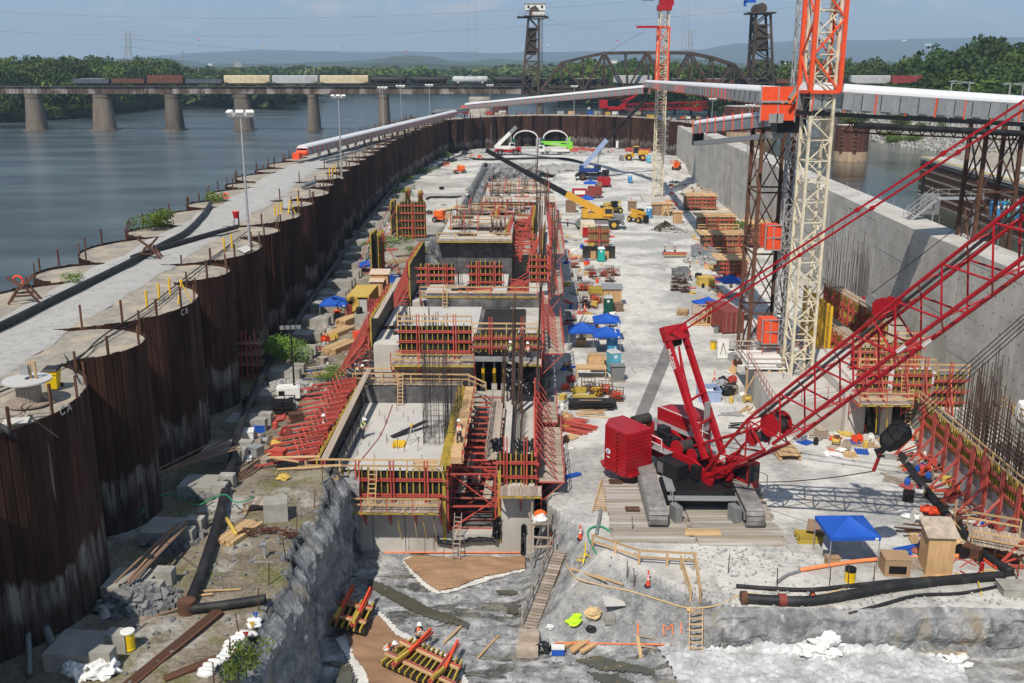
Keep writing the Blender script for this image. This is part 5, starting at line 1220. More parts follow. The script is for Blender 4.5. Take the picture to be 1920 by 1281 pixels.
w2z=zY(553,YB2)
t=Th('rear_wall','black wall at the back of the second slab','wall',(0,0,0))
for k in Rg(5):x0_,x1_=X_(800,YB2,570)+(X_(1020,YB2,570)-X_(800,YB2,570))*k/5,X_(800,YB2,570)+(X_(1020,YB2,570)-X_(800,YB2,570))*(k+1)/5;MB().box(((x0_+x1_)/2,YB2+.3,(SL2+w2z)/2),(x1_-x0_-.03,.6,w2z-SL2)).bd('wall_panel','dc',t)
dm=MB();dm.box(((X_(905,Y2+8,600)+X_(985,Y2+8,600))/2,Y2+8.5,SL2+.12),(X_(985,Y2+8,600)-X_(905,Y2+8,600),10.5,.12));dm.bd('waterproof_sheet','bp',lb='dark membrane sheet with rebar grid on the second slab',cat='membrane')
rg=MB()
for k in Rg(20):x=X_(908,Y2+8,600)+k*.19;rg.bar((x,Y2+3.5,SL2+.22),(x,Y2+13.5,SL2+.22),.03)
for k in Rg(30):rg.bar((X_(906,Y2+8,600),Y2+3.6+k*.34,SL2+.25),(X_(984,Y2+8,600),Y2+3.6+k*.34,SL2+.25),.03)
rg.bd('rebar_mat','dark_rebar',lb='flat rebar mat lying on the dark membrane of the second slab',cat='rebar',kind=None)
ladder('wooden ladder against the black wall of the second slab',(X_(834,YB2-.8,575),YB2-.8,SL2),(X_(835,YB2,550),YB2-.1,w2z+1.2))
ladder('narrow ladder on the left of the second monolith front',(X_(748,Y2,740),Y2-1.5,zY(727,Y2)-.3),(X_(750,Y2,670),Y2-.9,zA+1.0))
pls('big black plastic curtain hanging below the workers beside the opening',[PY(950,683,Y2-.7),PY(1010,682,Y2-.7),PY(1004,742,Y2-1.2),PY(948,733,Y2-1.0)],n=22,amp=.5)
for k in Rg(6):
 px=779+k*21.5;MB().tube([PY(px,680,Y2-1.2),PY(px+1,715,Y2-.8)],.035,6).bd('support_strap','drum_yellow' if k%2==0 else 'rs',lb='strap hanging under the platform of the second monolith, %s from the left'%ords[k+1],cat='strap',group='straps under the second platform')
Y3=YB2+1.6;YB3=Y3+15.0;XL3=X_(772,Y3,530);XR3=X_(1028,Y3,530);zA3=zY(543,Y3);zF3=zY(497,Y3);SL3=zY(500,YB3)-1.0
bst('third concrete monolith behind two tall red form panels',XL3,X_(948,Y3,530),Y3,YB3,PZ,SL3)
bst('right pier of the third monolith',X_(992,Y3,530),XR3,Y3,YB3,PZ,SL3+.5)
fmk('tall red form panel at the left front of the third monolith',(X_(786,Y3,530),Y3-.05),(X_(852,Y3,530),Y3-.05),zY(534,Y3),zF3,(0,-1),wlr=3,sb=1.6,sbh=.2,rail=False)
fmk('tall red form panel at the middle front of the third monolith',(X_(880,Y3,530),Y3-.05),(X_(941,Y3,530),Y3-.05),zY(536,Y3),zY(492,Y3),(0,-1),wlr=3,sb=1.5,sbh=.2,rail=False)
fmk('narrow red form panel closing the right pier of the third monolith',(X_(993,Y3,530),Y3-.05),(X_(1025,Y3,530),Y3-.05),zY(530,Y3),zY(480,Y3),(0,-1),wlr=4,sb=1.2,sbh=.2,rail=False)
t=hwk('long plank platform below the red panels of the third monolith',(X_(790,Y3,550),Y3-.1),(X_(1008,Y3,550),Y3-.1),zA3-.4,1.6,(0,-1),brk=2.4)
spf('red framed plank platform on the right flank of the third monolith',XR3+.1,X_(1056,Y3+1,550),Y3+.8,YB3-1,zY(552,Y3+.8,1056),3.2,8)
fl3=fmk('left side formwork of the third monolith with red rakers',(XL3-.15,Y3),(XL3-.15,YB3),SL3-.6,zF3,(-1,0),wlr=2,sb=1.6,sbh=.3,rail=False,brace=2.2,brace_z=SL3-2)
for k in Rg(8):pce('long_raker','rs',fl3,(XL3-.5,Y3+.3+k*1.7,zF3),(XL3-3.0,Y3+k*1.7,BZ+1.5),.1)
tf=Th('trench_shoring','red cross struts shoring the trench between the third monolith and its right pier','shoring',(0,0,0))
for k in Rg(16):y=Y3+.6+k*.95;pce('strut','rs',tf,(X_(949,Y3,530),y,SL3-.5+jit(.4)),(X_(991,Y3,530),y,SL3-.5+jit(.4)),.11);pce('brace','rs',tf,(X_(949,Y3,530),y,SL3-1.2),(X_(991,Y3,530),y+.9,SL3+jit(.5)),.08)
Y4=YB3+.8
def dbk(i,Y0,Yb,px0,px1,yz0,yz1,lab,dark=True):
 a,b_=X_(px0,Y0,yz0),X_(px1,Y0,yz0);z0,z1=zY(yz0,Y0),zY(yz1,Y0);t=Th('concrete_monolith',lab,'concrete block',(0,0,0));n_=4
 for k in Rg(n_):x0_,x1_=a+(b_-a)*k/n_,a+(b_-a)*(k+1)/n_;MB().box(((x0_+x1_)/2,(Y0+Yb)/2,(PZ+z1)/2),(x1_-x0_-.04,Yb-Y0,z1-PZ)).bd('wall_panel','dc' if dark else 'concrete',t)
 MB().box(((a+b_)/2,(Y0+Yb)/2+.3,z1+.03),(b_-a-.1,Yb-Y0-.6,.05)).bd('slab_surface','slab',t)
 return a,b_,z0,z1
a4,b4,z40,z41=dbk(4,Y4,Y4+15,822,960,492,450,'fourth monolith with a tall black front wall')
hwk('timber railed platform on top of the black wall of the fourth monolith',(a4,Y4-.1),(b4,Y4-.1),z41+.1,1.5,(0,-1),red=False,struts=False,brk=3)
Y5=Y4+16;a5,b5,z50,z51=dbk(5,Y5,Y5+14,838,962,440,417,'fifth monolith with a black front wall')
hwk('timber railed platform on top of the black wall of the fifth monolith',(a5,Y5-.1),(b5,Y5-.1),z51+.1,1.4,(0,-1),red=False,struts=False,brk=3)
Y6=Y5+20;a6,b6,z60,z61=dbk(6,Y6,Y6+14,868,995,425,410,'sixth monolith behind a long timber railing',False)
hwk('timber railed platform crossing the front of the sixth monolith',(a6-2,Y6-.1),(b6,Y6-.1),z61+.1,2.5,(0,-1),red=False,struts=False,brk=3)
Y7=Y6+28;a7,b7,z70,z71=dbk(7,Y7,Y7+34,903,1040,402,379,'seventh monolith with a sunlit red braced front',False)
f7=fmk('wide dark formwork with red strongbacks along the front of the seventh monolith',(a7,Y7-.1),(b7,Y7-.1),z70,z71,(0,-1),wlr=2,sb=1.9,sbh=.4,beams=.9)
hwk('timber platform in front of the seventh monolith',(a7-6,Y7-6),(b7+1,Y7-6),z70+.5,3,(0,-1),red=False,struts=False,brk=4)
for k,(px,Y)in En([(930,Y5+8),(948,Y4+8),(1000,Y5+4),(1018,Y4+2)]):
 fmk('long ochre formwork wall running away from the camera over the %s'%['fifth monolith, left side','fourth monolith, right side','fifth pier','fourth pier'][k],(X_(px,Y,430),Y-6),(X_(px,Y,430)+.4,Y+7),z41-3,z41+.6,(1 if k<2 else-1,0),wlr=2,sb=2,sbh=.6,rail=False,beams=.6,brace=1.5)
for k,(px,Y,n_)in En([(1012,Y3+6,9),(1035,Y3-2,7),(1005,Y4+10,7),(1021,Y5+10,7),(1004,Y7+18,5)]):
 t=Th('rebar_bundle','dark upright rebar bundle beyond the second monolith, %s of five counted from the camera'%(ords+['seventh','eighth'])[k+1],'rebar',(0,0,0),0,'upright rebar bundles far')
 x=X_(px,Y,480);zb_=z41-3
 for q in Rg(n_):MB().bar((x+jit(.3),Y+jit(1),zb_),(x+jit(.4)+.3,Y+jit(1),zb_+rnd.uniform(6,10)),.09).bd('bar','rebar',t)
tf=Th('trench_shoring','red struts in the trench between the fourth monolith and its pier','shoring',(0,0,0))
for k in Rg(26):y=Y4+k*1.2;pce('strut','rs',tf,(X_(962,Y4,480),y,z41-1.5+jit(.6)),(X_(1006,Y4,480),y,z41-1.5+jit(.6)),.13)
bst('long pale pier wall along the right of the fourth and fifth monoliths',X_(1008,Y4,480),X_(1030,Y4,480),Y4,Y5+24,PZ,z41-.6)
spf('red framed side platform beside the fourth monolith',X_(1032,Y4,480),X_(1052,Y4,480)+.4,Y4,Y4+18,z41-1.6,2.4,9)
spf('red framed side platform beside the fifth monolith',X_(1028,Y5,430),X_(1050,Y5,430),Y5+3,Y5+30,z41-2.2,2.0,9)
t=Th('inner_deck','brown ply deck with scattered boards between the sixth and seventh monoliths','deck',(0,0,0));planked(t,(a6,Y6+15,z61-1),(b6+2,Y6+15,z61-1),(0,8,0),m='br',w=1.2)
for k,(px,y0_,y1_,Y)in En([(912,380,347,Y7+30),(1012,376,350,Y7+30),(975,376,352,Y7+30)]):
 a=PY(px,y0_,Y);MB().box((a.x,a.y,(a.z+zY(y1_,Y))/2),(.4,9,zY(y1_,Y)-a.z)).bd('steel_divider','ru',lb='upright rusty steel divider in front of the far rock cut, %s of three'%['left','right','middle'][k],cat='steel plate')
 #  construction against the lock wall at right
cz=3.0
pl=[P(1400,672,cz),P(1540,668,cz),P(1600,742,cz),P(1452,762,cz)]
t=Th('crane_plinth','grey concrete plinth carrying the big tower crane','concrete block',(0,0,0))
m=MB();m.prism([(p.x,p.y)for p in reversed(pl)],-.5,cz);m.bd('concrete_body','concrete',t)
for i in Rg(4):
 a,b_=pl[i],pl[(i+1)%4];n_=int((b_-a).length/1.3)
 for k in Rg(n_):p=a.lerp(b_,k/n_);pce('guard_post','rs',t,p,p+V(0,0,1.1),.05)
 for z in(.55,1.05):pce('guard_rail','wp',t,a+V(0,0,z),b_+V(0,0,z),.04)
q=P(1395,640,0)
t=Th('hoist_deck','raised white decked platform beside the orange hoist cages','deck',(0,0,0));a,b_=PY(1392,640,92),PY(1472,642,92)
planked(t,(a.x,89,3.3),(b_.x,89,3.3),(0,6.5,0),m='wt',w=.8);guard(t,(a.x,89,3.3),(b_.x,89,3.3),m='wp');guard(t,(a.x,95.4,3.3),(b_.x,95.4,3.3),m='wp');guard(t,(a.x,89,3.3),(a.x,95.4,3.3),m='wp')
for x in np.linspace(a.x,b_.x,5):pce('post','timber',t,(x,89.1,0),(x,89.1,3.2),.16);pce('brace','timber',t,(x,89.1,1.2),(x+.9,89.1,3.1),.1)
R0,R1=P(1722,848,0),P(1925,1052,0);dR=(R1-R0).normalized();nR=V(dR.y,-dR.x,0);nR=-nR if nR.x>0 else nR
t=Th('retaining_wall','low grey concrete wall behind leaning red frames at the lower right','concrete wall',(0,0,0));LR=(R1-R0).length;kk=int(LR/4)
for k in Rg(kk+2):
 c=R0+dR*(k+.5)*LR/kk-nR*.5;MB().box((c.x,c.y,1.2),(LR/kk-.03,1.0,2.6),rz=math.atan2(dR.y,dR.x)).bd('wall_panel','concrete',t)
E=R0+dR*(LR+6)
fmk('ochre beam formwork on top of the low wall at the lower right',(R0.x,R0.y),(E.x,E.y),2.5,4.2,(nR.x,nR.y),wlr=2,sb=50,beams=.38,rail=True)
for k in Rg(9):
 p=R0+dR*(1.0+k*(LR)/8)+nR*.35;f=p+nR*1.9
 t=Th('raking_frame','tall orange-red raking frame against the low wall, %s from the back'%(ords+['seventh','eighth','ninth'])[k+1],'brace frame',(0,0,0),0,'raking frames at lower right')
 for q in(-.14,.14):pce('strongback','rs',t,p+dR*q+V(0,0,.1),p+dR*q+V(0,0,4.5),.12,.2)
 pce('raker','rs',t,f+V(0,0,.2),p+V(0,0,2.6),.13);pce('foot_beam','rs',t,p+V(0,0,.15),f+nR*.3+V(0,0,.15),.16);pce('raker','rs',t,f+V(0,0,.2),p+V(0,0,1.1),.09)
 if k:pce('tie_bar','rs',t,p+V(0,0,.5),p-dR*LR/8+V(0,0,.5),.1)
C0=R0-nR*1.5;
for k in Rg(3):
 p=R0+dR*(k*LR/3+1)-nR*(2.2);q=R0+dR*((k+1)*LR/3+(.5 if k<2 else 6))-nR*(2.2);t=Th('rebar_wall','dense brown rebar wall curtain behind the ochre formwork, %s'%['back length','middle length','front length'][k],'rebar',(0,0,0),0,'rebar curtains at right')
 mb=MB();L_=(q-p).length;dd=(q-p).normalized()
 for row in Rg(3):
  for i in Rg(int(L_/.28)):c=p+dd*i*.28-nR*row*.9;mb.bar(c+V(0,0,0),c+V(jit(.1),jit(.1),3.8+rnd.random()*2.6+(1.5 if k<1 else 0)),.05)
 mb.bd('vertical_bars','rebar',t,kind='stuff');mb=MB()
 for row in Rg(3):
  for i in Rg(13):mb.bar(p-nR*row*.9+V(0,0,.4+i*.36),q-nR*row*.9+V(0,0,.4+i*.36),.045)
 mb.bd('horizontal_bars','rebar',t,kind='stuff')
w=Th('plank_walk','weathered plank walkway above the rebar curtains against the lock wall','walkway',(0,0,0));p=R0-nR*5.5+dR*1+V(0,0,4.4);q=p+dR*(LR+5);planked(w,p,p-nR*1.6,(q-p),w=.3);guard(w,p,q,m='timber')
for k in Rg(3):c=R0-nR*6+dR*(4+k*4)+V(0,0,5);mb=MB();mb.blob(c,(.6,.6,1.2),seed=k,amp=.5);mb.bd('plastic_wrap','wr',lb='translucent white plastic wrapped on bars near the right edge, %s'%['rear one','middle one','front one'][k],cat='plastic wrap')
YR=P(1650,815,0).y;xa,xb=X_(1622,YR,760),X_(1798,YR,760)
t=Th('concrete_monolith','lock wall monolith under construction behind the crane boom, with black openings','concrete block',(0,0,0))
zt=zY(750,YR,1700)
for k,(p0,p1)in En([(1585,1622),(1652,1672),(1728,1760)]):MB().box(((X_(p0,YR,780)+X_(p1,YR,780))/2,YR+6,zt/2),(X_(p1,YR,780)-X_(p0,YR,780),12,zt)).bd('pier','concrete',t)
MB().box(((X_(1585,YR,780)+X_(1800,YR,780))/2,YR+7,zt+.35),(X_(1800,YR,780)-X_(1585,YR,780),13,.7)).bd('top_slab','slab',t)
MB().box((X_(1690,YR,780),YR+12,zt/2),(10,.5,zt)).bd('dark_back_wall','dc',t)
for k,(p0,p1,y0_,y1_,dy)in En([(1600,1660,735,690,0),(1668,1740,745,690,.3),(1742,1800,760,700,-.3),(1590,1650,690,650,7),(1650,1720,690,640,8)]):
 fmk('cluster of red strongbacks and ochre forms on the lock wall monolith, %s'%['front left','front middle','front right','rear left','rear right'][k],(X_(p0,YR+dy,y0_),YR+dy-.4),(X_(p1,YR+dy,y0_),YR+dy-.4),zY(y0_,YR+dy,p0),zY(y1_,YR+dy,p0),(0,-1),wlr=3,sb=1.3,sbh=1.2,ply='br',brace=1.2)
hwk('broad plank deck on the lock wall monolith under the boom',(X_(1592,YR,745),YR-.2),(X_(1690,YR,745),YR-.2),zt+.5,2.6,(0,-1),brk=1.8)
ladder('wooden ladder down the front of the lock wall monolith',(X_(1702,YR-2,780),YR-2,.1),(X_(1703,YR,740),YR-.7,zt+1.4));ladder('second ladder leaning in the opening of the lock wall monolith',(X_(1692,YR-.6,760),YR-.7,zt+.6),(X_(1693,YR,690),YR-.3,zY(690,YR)+.5))
pls('black plastic hanging in the opening of the lock wall monolith',[PY(1625,752,YR-.5),PY(1640,755,YR-.5),PY(1642,800,YR-.8),PY(1628,800,YR-.8)],amp=.4)
for k in Rg(2):MB().tube([PY(1645+k*20,758,YR-1.8),PY(1642+k*20,812,YR-1.5)],.035,6).bd('support_strap','drum_yellow',lb='%s yellow strap hanging below the lock wall deck'%['left','right'][k],cat='strap')
for j,(p0,p1,h_,gz)in En([((1518,640),(1612,722),3.2,0),((1545,588),(1660,668),3.4,1.0)]):
 a,b_=P(*p0,gz),P(*p1,gz);d=(b_-a).normalized();n_=V(-d.y,d.x,0);n_=n_ if n_.x<0 else-n_
 fmk('red braced formwork line beside the crane plinth, %s'%['front one','rear one'][j],(a.x,a.y),(b_.x,b_.y),gz+.4,gz+h_,(n_.x,n_.y),wlr=2,sb=1.5,sbh=.6,brace=1.8,brace_z=gz,ply='br')
 t=Th('walk_boards','weathered boards laid along the red forms beside the crane plinth, %s'%['front row','rear row'][j],'boards',(0,0,0));planked(t,a-n_*1.9+V(0,0,h_),b_-n_*1.9+V(0,0,h_),n_*1.5)
 MB().box(tuple((a+b_)/2-n_*1.0+V(0,0,h_/2-.1)),((b_-a).length,1.9,h_-.2),rz=math.atan2(d.y,d.x)).bd('concrete_wall','concrete',lb='fresh concrete wall behind the red braced forms, %s'%['front one','rear one'][j],cat='concrete wall')
a,b_=P(1512,560,2.5),P(1552,590,2.5)
t=Th('yellow_formwork','orange-yellow steel formwork panel beyond the tower crane legs','formwork',(0,0,0));aa,bb=PY(1508,560,108),PY(1560,575,98)
for k in Rg(9):p=aa.lerp(bb,k/8);pce('panel_rib','yellow',t,(p.x,p.y,1.5),(p.x,p.y,7.2),.25)
for z in(2,3.5,5,6.5):pce('panel_rail','yellow',t,(aa.x,aa.y,z),(bb.x,bb.y,z),.15)
pce('panel_face','my',t,(aa.x,aa.y+.2,4.3),(bb.x,bb.y+.2,4.3),.06,5.6)
for k,(p0,p1,py,h_,gz,lab)in En([(1285,1342,395,3.0,0,'farthest'),(1310,1378,438,3.0,0,'fourth nearest'),(1318,1396,482,3.5,0,'third nearest'),(1405,1440,465,4,0,'stepped'),(1350,1400,520,2.4,0,'second nearest')]):
 a,b_=P(p0,py,gz),P(p1,py,gz);b_=V(b_.x,a.y,0)
 fmk('timber railed red formwork stack in the distance along the lock wall, %s'%lab,(a.x,a.y),(b_.x,b_.y),.5,h_,(0,-1),wlr=3,sb=2.0,sbh=.5,beams=.8,ply='br')
 t=Th('form_deck','timber deck on the %s red formwork stack along the lock wall'%lab,'deck',(0,0,0));planked(t,(a.x-.5,a.y+.4,h_+.1),(b_.x+.5,a.y+.4,h_+.1),(0,6,0),m='timber',w=.9);guard(t,(a.x,a.y+6,h_+.1),(b_.x,a.y+6,h_+.1));pce('deck_support','bp',t,((a.x+b_.x)/2,a.y+2,.2),((a.x+b_.x)/2,a.y+2,h_),b_.x-a.x,3)
 #  big crawler crane
mat('track_shoe',(.30,.28,.265),.8,metal=.3,var=.3,scale=3,bump=.4,bscale=14,coord='World',col2=(.16,.15,.145))
W0=V(9.6,72.0,0);HD=math.atan2(-.83,.56)
cr=Th('crawler_crane','big red lattice boom crawler crane standing on timber mats','crane',W0,HD)
MI=Matrix.Rotation(-HD,4,'Z')@Matrix.Translation(-W0)
def cp(name,mb,m,parent=None,smooth=False):
 me=mb.mesh(name,m,smooth);return link(name,me,parent or cr)
def wpart(name,mb,m,parent=None):
 me=mb.mesh(name,m);me.transform(MI);return link(name,me,parent or cr)
for xc,xw in((8.55,'l'),(15.05,'r')):
 yf,yb,zt,w=61.55,70.9,1.62,1.25
 prof=[];n_=10
 for k in Rg(n_+1):a=-math.pi/2-math.pi*k/n_;prof.append((yf+.62+math.cos(a)*.62,.93+math.sin(a)*.62))
 for k in Rg(n_+1):a=math.pi/2-math.pi*k/n_;prof.append((yb-.62+math.cos(a)*.62,.93+math.sin(a)*.62))
 m=MB();vs=[(xc-w*.42,y,z)for y,z in prof]+[(xc+w*.42,y,z)for y,z in prof];k=len(prof)
 m.add(vs,[tuple(Rg(k)),tuple(Rg(2*k-1,k-1,-1))]+[(i,k+i,k+(i+1)%k,(i+1)%k)for i in Rg(k)]);tk=wpart('track',m,'bk')
 per=[]
 P_=prof+[prof[0]];tot=sum((Vector(P_[i+1])-Vector(P_[i])).length for i in Rg(len(P_)-1));ns_=int(tot/.31);acc=0;i=0;
 for s in Rg(ns_):
  d_=(s+.5)*tot/ns_;acc=0
  for i in Rg(len(P_)-1):
   l_=(Vector(P_[i+1])-Vector(P_[i])).length
   if acc+l_>=d_:break
   acc+=l_
  a,b_=Vector(P_[i]),Vector(P_[i+1]);c=a.lerp(b_,(d_-acc)/l_);t_=(b_-a).normalized()
  sm=MB();sm.bar((xc-w/2,c.x,c.y),(xc+w/2,c.x,c.y),tot/ns_-.03,.12,up=(0,-t_.y,t_.x));wpart('track_shoe',sm,'track_shoe',tk)
 m=MB();m.box((xc,(yf+yb)/2,.85),(w*1.02,yb-yf-1.6,.5));wpart('track_frame',m,'gy')
m=MB();m.box((11.8,66.3,1.05),(5.0,2.6,.9));m.box((11.8,66.3,1.5),(3.4,3.4,.4));wpart('carbody',m,'bk')
m=MB();m.box((11.9,64.2,1.35),(4.8,.7,.08));m.box((10.1,66.6,1.62),(1.2,3.6,.08));wpart('access_deck',m,'galv')
for x in(9.9,13.9):m=MB();m.box((x,62.9,.85),(.5,1.0,1.1),rz=.35);wpart('carbody_jack',m,'gy')
m=MB()
for(x,y)in((9.75,63.6),(9.75,64.6)):m.bar((x,y,.4),(x,y,2.0),.06)
m.bar((9.75,63.6,2.0),(9.75,64.6,2.0),.06);wpart('ladder_rail',m,'galv')
c=MB();c.lathe((5.2,0,0),[(1.5,1.6),(1.5,1.95)],24);cp('slewing_ring',c,'bk')
for sg in(-1,1):
 for k in Rg(11):
  z0=1.25+k*.292;m=MB();yc=sg*2.9
  pl_=[(-2.0,-.2),(-1.0,-1.35),(1.5,-1.35),(1.5,1.15),(-2.0,1.15)]
  pl_=[(x,yc+(y if sg<0 else-y))for x,y in pl_]
  if sg>0:pl_=pl_[::-1]
  m.prism(pl_,z0,z0+.262);cp('counterweight_slab',m,'cr')
 m=MB();m.prism([(-1.9,sg*2.9-1.0),(-1.2,sg*2.9-1.35),(1.2,sg*2.9-1.35),(1.7,sg*2.9-.9),(1.7,sg*2.9+.9),(1.2,sg*2.9+1.35),(-1.2,sg*2.9+1.35),(-1.9,sg*2.9+1.0)],1.02,1.22);cp('counterweight_tray',m,'cr')
 for k in Rg(11):m=MB();m.tube([(.55,sg*(2.9+1.40),1.38+k*.292),(.55,sg*(2.9+1.56),1.38+k*.292)],.085,10);cp('lift_lug',m,'cr')
dk=cp('logo_oval',MB().tube([(-.55,-4.26,2.5),(-.55,-4.275,2.5)],.27,20),'wt');dk.scale=(1,1,.75);dk.location.z=.62
cp('logo_mark',MB().box((-.55,-4.29,2.5),(.13,.02,.22)),'tent_blue');cp('logo_strip',MB().box((-.5,-4.27,2.05),(.32,.02,.09)),'wt')
m=MB()
for y in(-.95,.95):
 vs=[(-2.3,y-.12,1.9),(5.0,y-.12,1.9),(7.0,y-.12,1.3),(7.2,y-.12,2.2),(5.2,y-.12,3.0),(2.0,y-.12,3.0),(1.0,y-.12,3.5),(-2.3,y-.12,3.5)];n_=len(vs)
 m2_=MB();m2_.add(vs+[(x,yy+.24,z)for x,yy,z in vs],[tuple(Rg(n_)),tuple(Rg(2*n_-1,n_-1,-1))]+[(i,n_+i,n_+(i+1)%n_,(i+1)%n_)for i in Rg(n_)]);cp('bed_side_plate',m2_,'cr')
cp('bed_floor',MB().box((2.3,0,2.0),(9.0,1.8,.15)),'cr')
cp('walkway',MB().box((1.0,1.5,3.42),(6.4,.7,.06)),'galv');cp('walkway',MB().box((1.4,-1.45,2.9),(3.4,.7,.06)),'galv')
m=MB()
for x in(-1.8,-.6,.6,1.8,3.0,4.0):m.bar((x,1.85,3.42),(x,1.85,4.5),.045)
for z in(3.95,4.5):m.bar((-1.8,1.85,z),(4.0,1.85,z),.045)
cp('handrail',m,'wt');m=MB()
for x in(0.2,1.4,2.6):m.bar((x,-1.8,2.9),(x,-1.8,3.9),.045)
for z in(3.4,3.9):m.bar((.2,-1.8,z),(2.6,-1.8,z),.045)
cp('handrail',m,'wt')
e=MB();e.box((1.2,-.1,3.0),(2.0,1.2,.9));e.box((.4,.2,3.6),(.9,.9,.5));e.tube([(.8,-.5,3.7),(2.2,-.5,3.7)],.16,8);eng=cp('engine',e,'bk');cp('exhaust',MB().tube([(.2,-.3,3.6),(.2,-.3,4.5)],.12,8),'galv',eng)
for x,r_ in((3.1,.62),(4.7,.5)):
 d_=cp('winch_drum',MB().tube([(x,-.75,3.15),(x,.75,3.15)],r_*.75,20),'dark_rebar')
 for y in(-.75,.75):cp('drum_flange',MB().tube([(x,y-.05,3.15),(x,y+.05,3.15)],r_,22),'cr',d_)
cp('power_unit',MB().box((4.1,-2.0,2.15),(2.2,1.1,1.25)),'bk');cp('power_unit_grille',MB().box((3.4,-2.57,2.2),(.6,.04,.8)),'dc')
cp('side_cabinet',MB().box((5.8,-1.3,2.4),(.7,.5,.9)),'bk')
m=MB()
for k in Rg(9):m.tube([(4.9+k*.16,-.5+.1*k,2.6),(5.2+k*.16,-.3,3.2+.15*math.sin(k)),(5.9,.1*k-.4,2.3)],.035,5)
cp('hydraulic_hoses',m,'rb')
cb=cp('cab',MB().box((7.0,2.05,2.05),(2.3,1.15,1.95)),'cr')
for(c_,d_)in(((8.17,2.05,2.35),(.03,1.0,1.2)),((7.3,1.46,2.4),(1.4,.03,1.0)),((7.3,2.64,2.4),(1.4,.03,1.0)),((7.5,2.05,3.04),(1.1,.9,.03))):cp('cab_window',MB().box(c_,d_),'glass_dark',cb)
cp('cab_step',MB().box((7.4,2.95,1.05),(2.2,.6,.06)),'galv');m=MB()
for x in(6.4,7.4,8.4):m.bar((x,3.2,1.05),(x,3.2,2.0),.04)
m.bar((6.4,3.2,2.0),(8.4,3.2,2.0),.04);cp('cab_rail',m,'galv')
mb_,mt_=V(6.2,0,3.4),V(1.5,0,11.5)
for sg in(-1,1):
 cp('mast_leg',MB().bar(mb_+V(0,sg*.85,0),mt_+V(0,sg*.85,0),.34,.42),'cr')
for s in(.25,.45):a=mb_.lerp(mt_,s);cp('mast_cross_member',MB().bar(a+V(0,-.85,0),a+V(0,.85,.5),.14),'cr')
cp('mast_head',MB().box((0,0,0),(.55,2.2,1.1)),'cr').matrix_basis=Matrix.Translation(mt_)@Matrix.Rotation(-.5,4,'Y')
for k in Rg(5):y=-.5+k*.25;cp('mast_sheave',MB().tube([mt_+V(-.1,y-.07,-.75),mt_+V(-.1,y+.07,-.75)],.32,16),'rb')
cp('hydraulic_strut',MB().tube([V(5.2,0,3.0),V(2.6,0,8.6),V(2.0,0,10.6)],[.16,.16,.08],10),'cr')
a=mb_.lerp(mt_,.32);cp('mast_ladder',MB().box((a.x+.2,.35,a.z),(.08,.5,2.2)),'galv')
for k in Rg(12):
 y=-.6+k*.11;cp('boom_hoist_rope',MB().bar(mt_+V(-.2,y,-.6),V(-2.0,y*1.1,3.9),.035),'galv')
dr_=cp('boom_hoist_drum',MB().tube([(-1.9,-.8,3.75),(-1.9,.8,3.75)],.42,18),'dark_rebar')
tm_=Matrix(((0,0,-1,0),(1,0,0,0),(0,-1,0,0),(0,0,0,1)))
ax=(mb_-mt_).normalized();out_=V(0,-1,0);up_=ax.cross(out_).normalized()
c_=mt_.lerp(mb_,.2)+V(0,-.85-.185,0)
M_=Matrix(((ax.x,-up_.x,out_.x,c_.x),(ax.y,-up_.y,out_.y,c_.y),(ax.z,-up_.z,out_.z,c_.z),(0,0,0,1)))
if M_.to_3x3().determinant()<0:M_=Matrix(((ax.x,up_.x,out_.x,c_.x),(ax.y,up_.y,out_.y,c_.y),(ax.z,up_.z,out_.z,c_.z),(0,0,0,1)))
text_mesh('MLC300',.44,'mast_lettering','wt',cr,M_,.012,.008)
f0,tip=V(6.0,0,1.9),V(47.7,0,42.5);BD=(tip-f0).normalized();BU=V(-BD.z,0,BD.x);BL=(tip-f0).length
def bp(s,y,u):return f0+BD*s+V(0,y,0)+BU*u
bm_=link('boom',MB().bar(bp(0,-.95,0),bp(0,.95,0),.3).mesh('boom','cr'),cr)
def sect(s):return(.95,.35)if s<1 else((.95+.25*min(1,(s-1)/6)),.35+.8*min(1,(s-1)/6))
stn=[0,1.2,3,5,7]+list(np.arange(8.8,BL-6,1.8))+[BL-4,BL-2,BL]
def hw(s):
 e=min(1,max(0,(s-.6)/6.4));g=min(1,max(0,(BL-s)/6));return 1.0+.15*e*g-.3*(1-g),.12+1.03*e*(.4+.6*g)
cur={}
for sy in(-1,1):
 for su in(-1,1):
  for a,b_ in((0,7),(7,19.5),(19.5,32),(32,45),(45,BL)):
   p=bp(a,sy*hw(a)[0],su*hw(a)[1]);q=bp(b_,sy*hw(b_)[0],su*hw(b_)[1]);cp('boom_chord',MB().tube([p,q],.12 if su<0 else.105,10),'cr',bm_)
for i,(a,b_)in En(zip(stn[:-1],stn[1:])):
 for sy in(-1,1):
  u0,u1=(-1,1)if i%2 else(1,-1);p=bp(a,sy*hw(a)[0],u0*hw(a)[1]);q=bp(b_,sy*hw(b_)[0],u1*hw(b_)[1]);cp('boom_lacing',MB().tube([p,q],.062,6,False),'cr',bm_)
 for su in(-1,1):
  y0_,y1_=(-1,1)if i%2 else(1,-1);p=bp(a,y0_*hw(a)[0],su*hw(a)[1]);q=bp(b_,y1_*hw(b_)[0],su*hw(b_)[1]);cp('boom_lacing',MB().tube([p,q],.052,6,False),'cr',bm_)
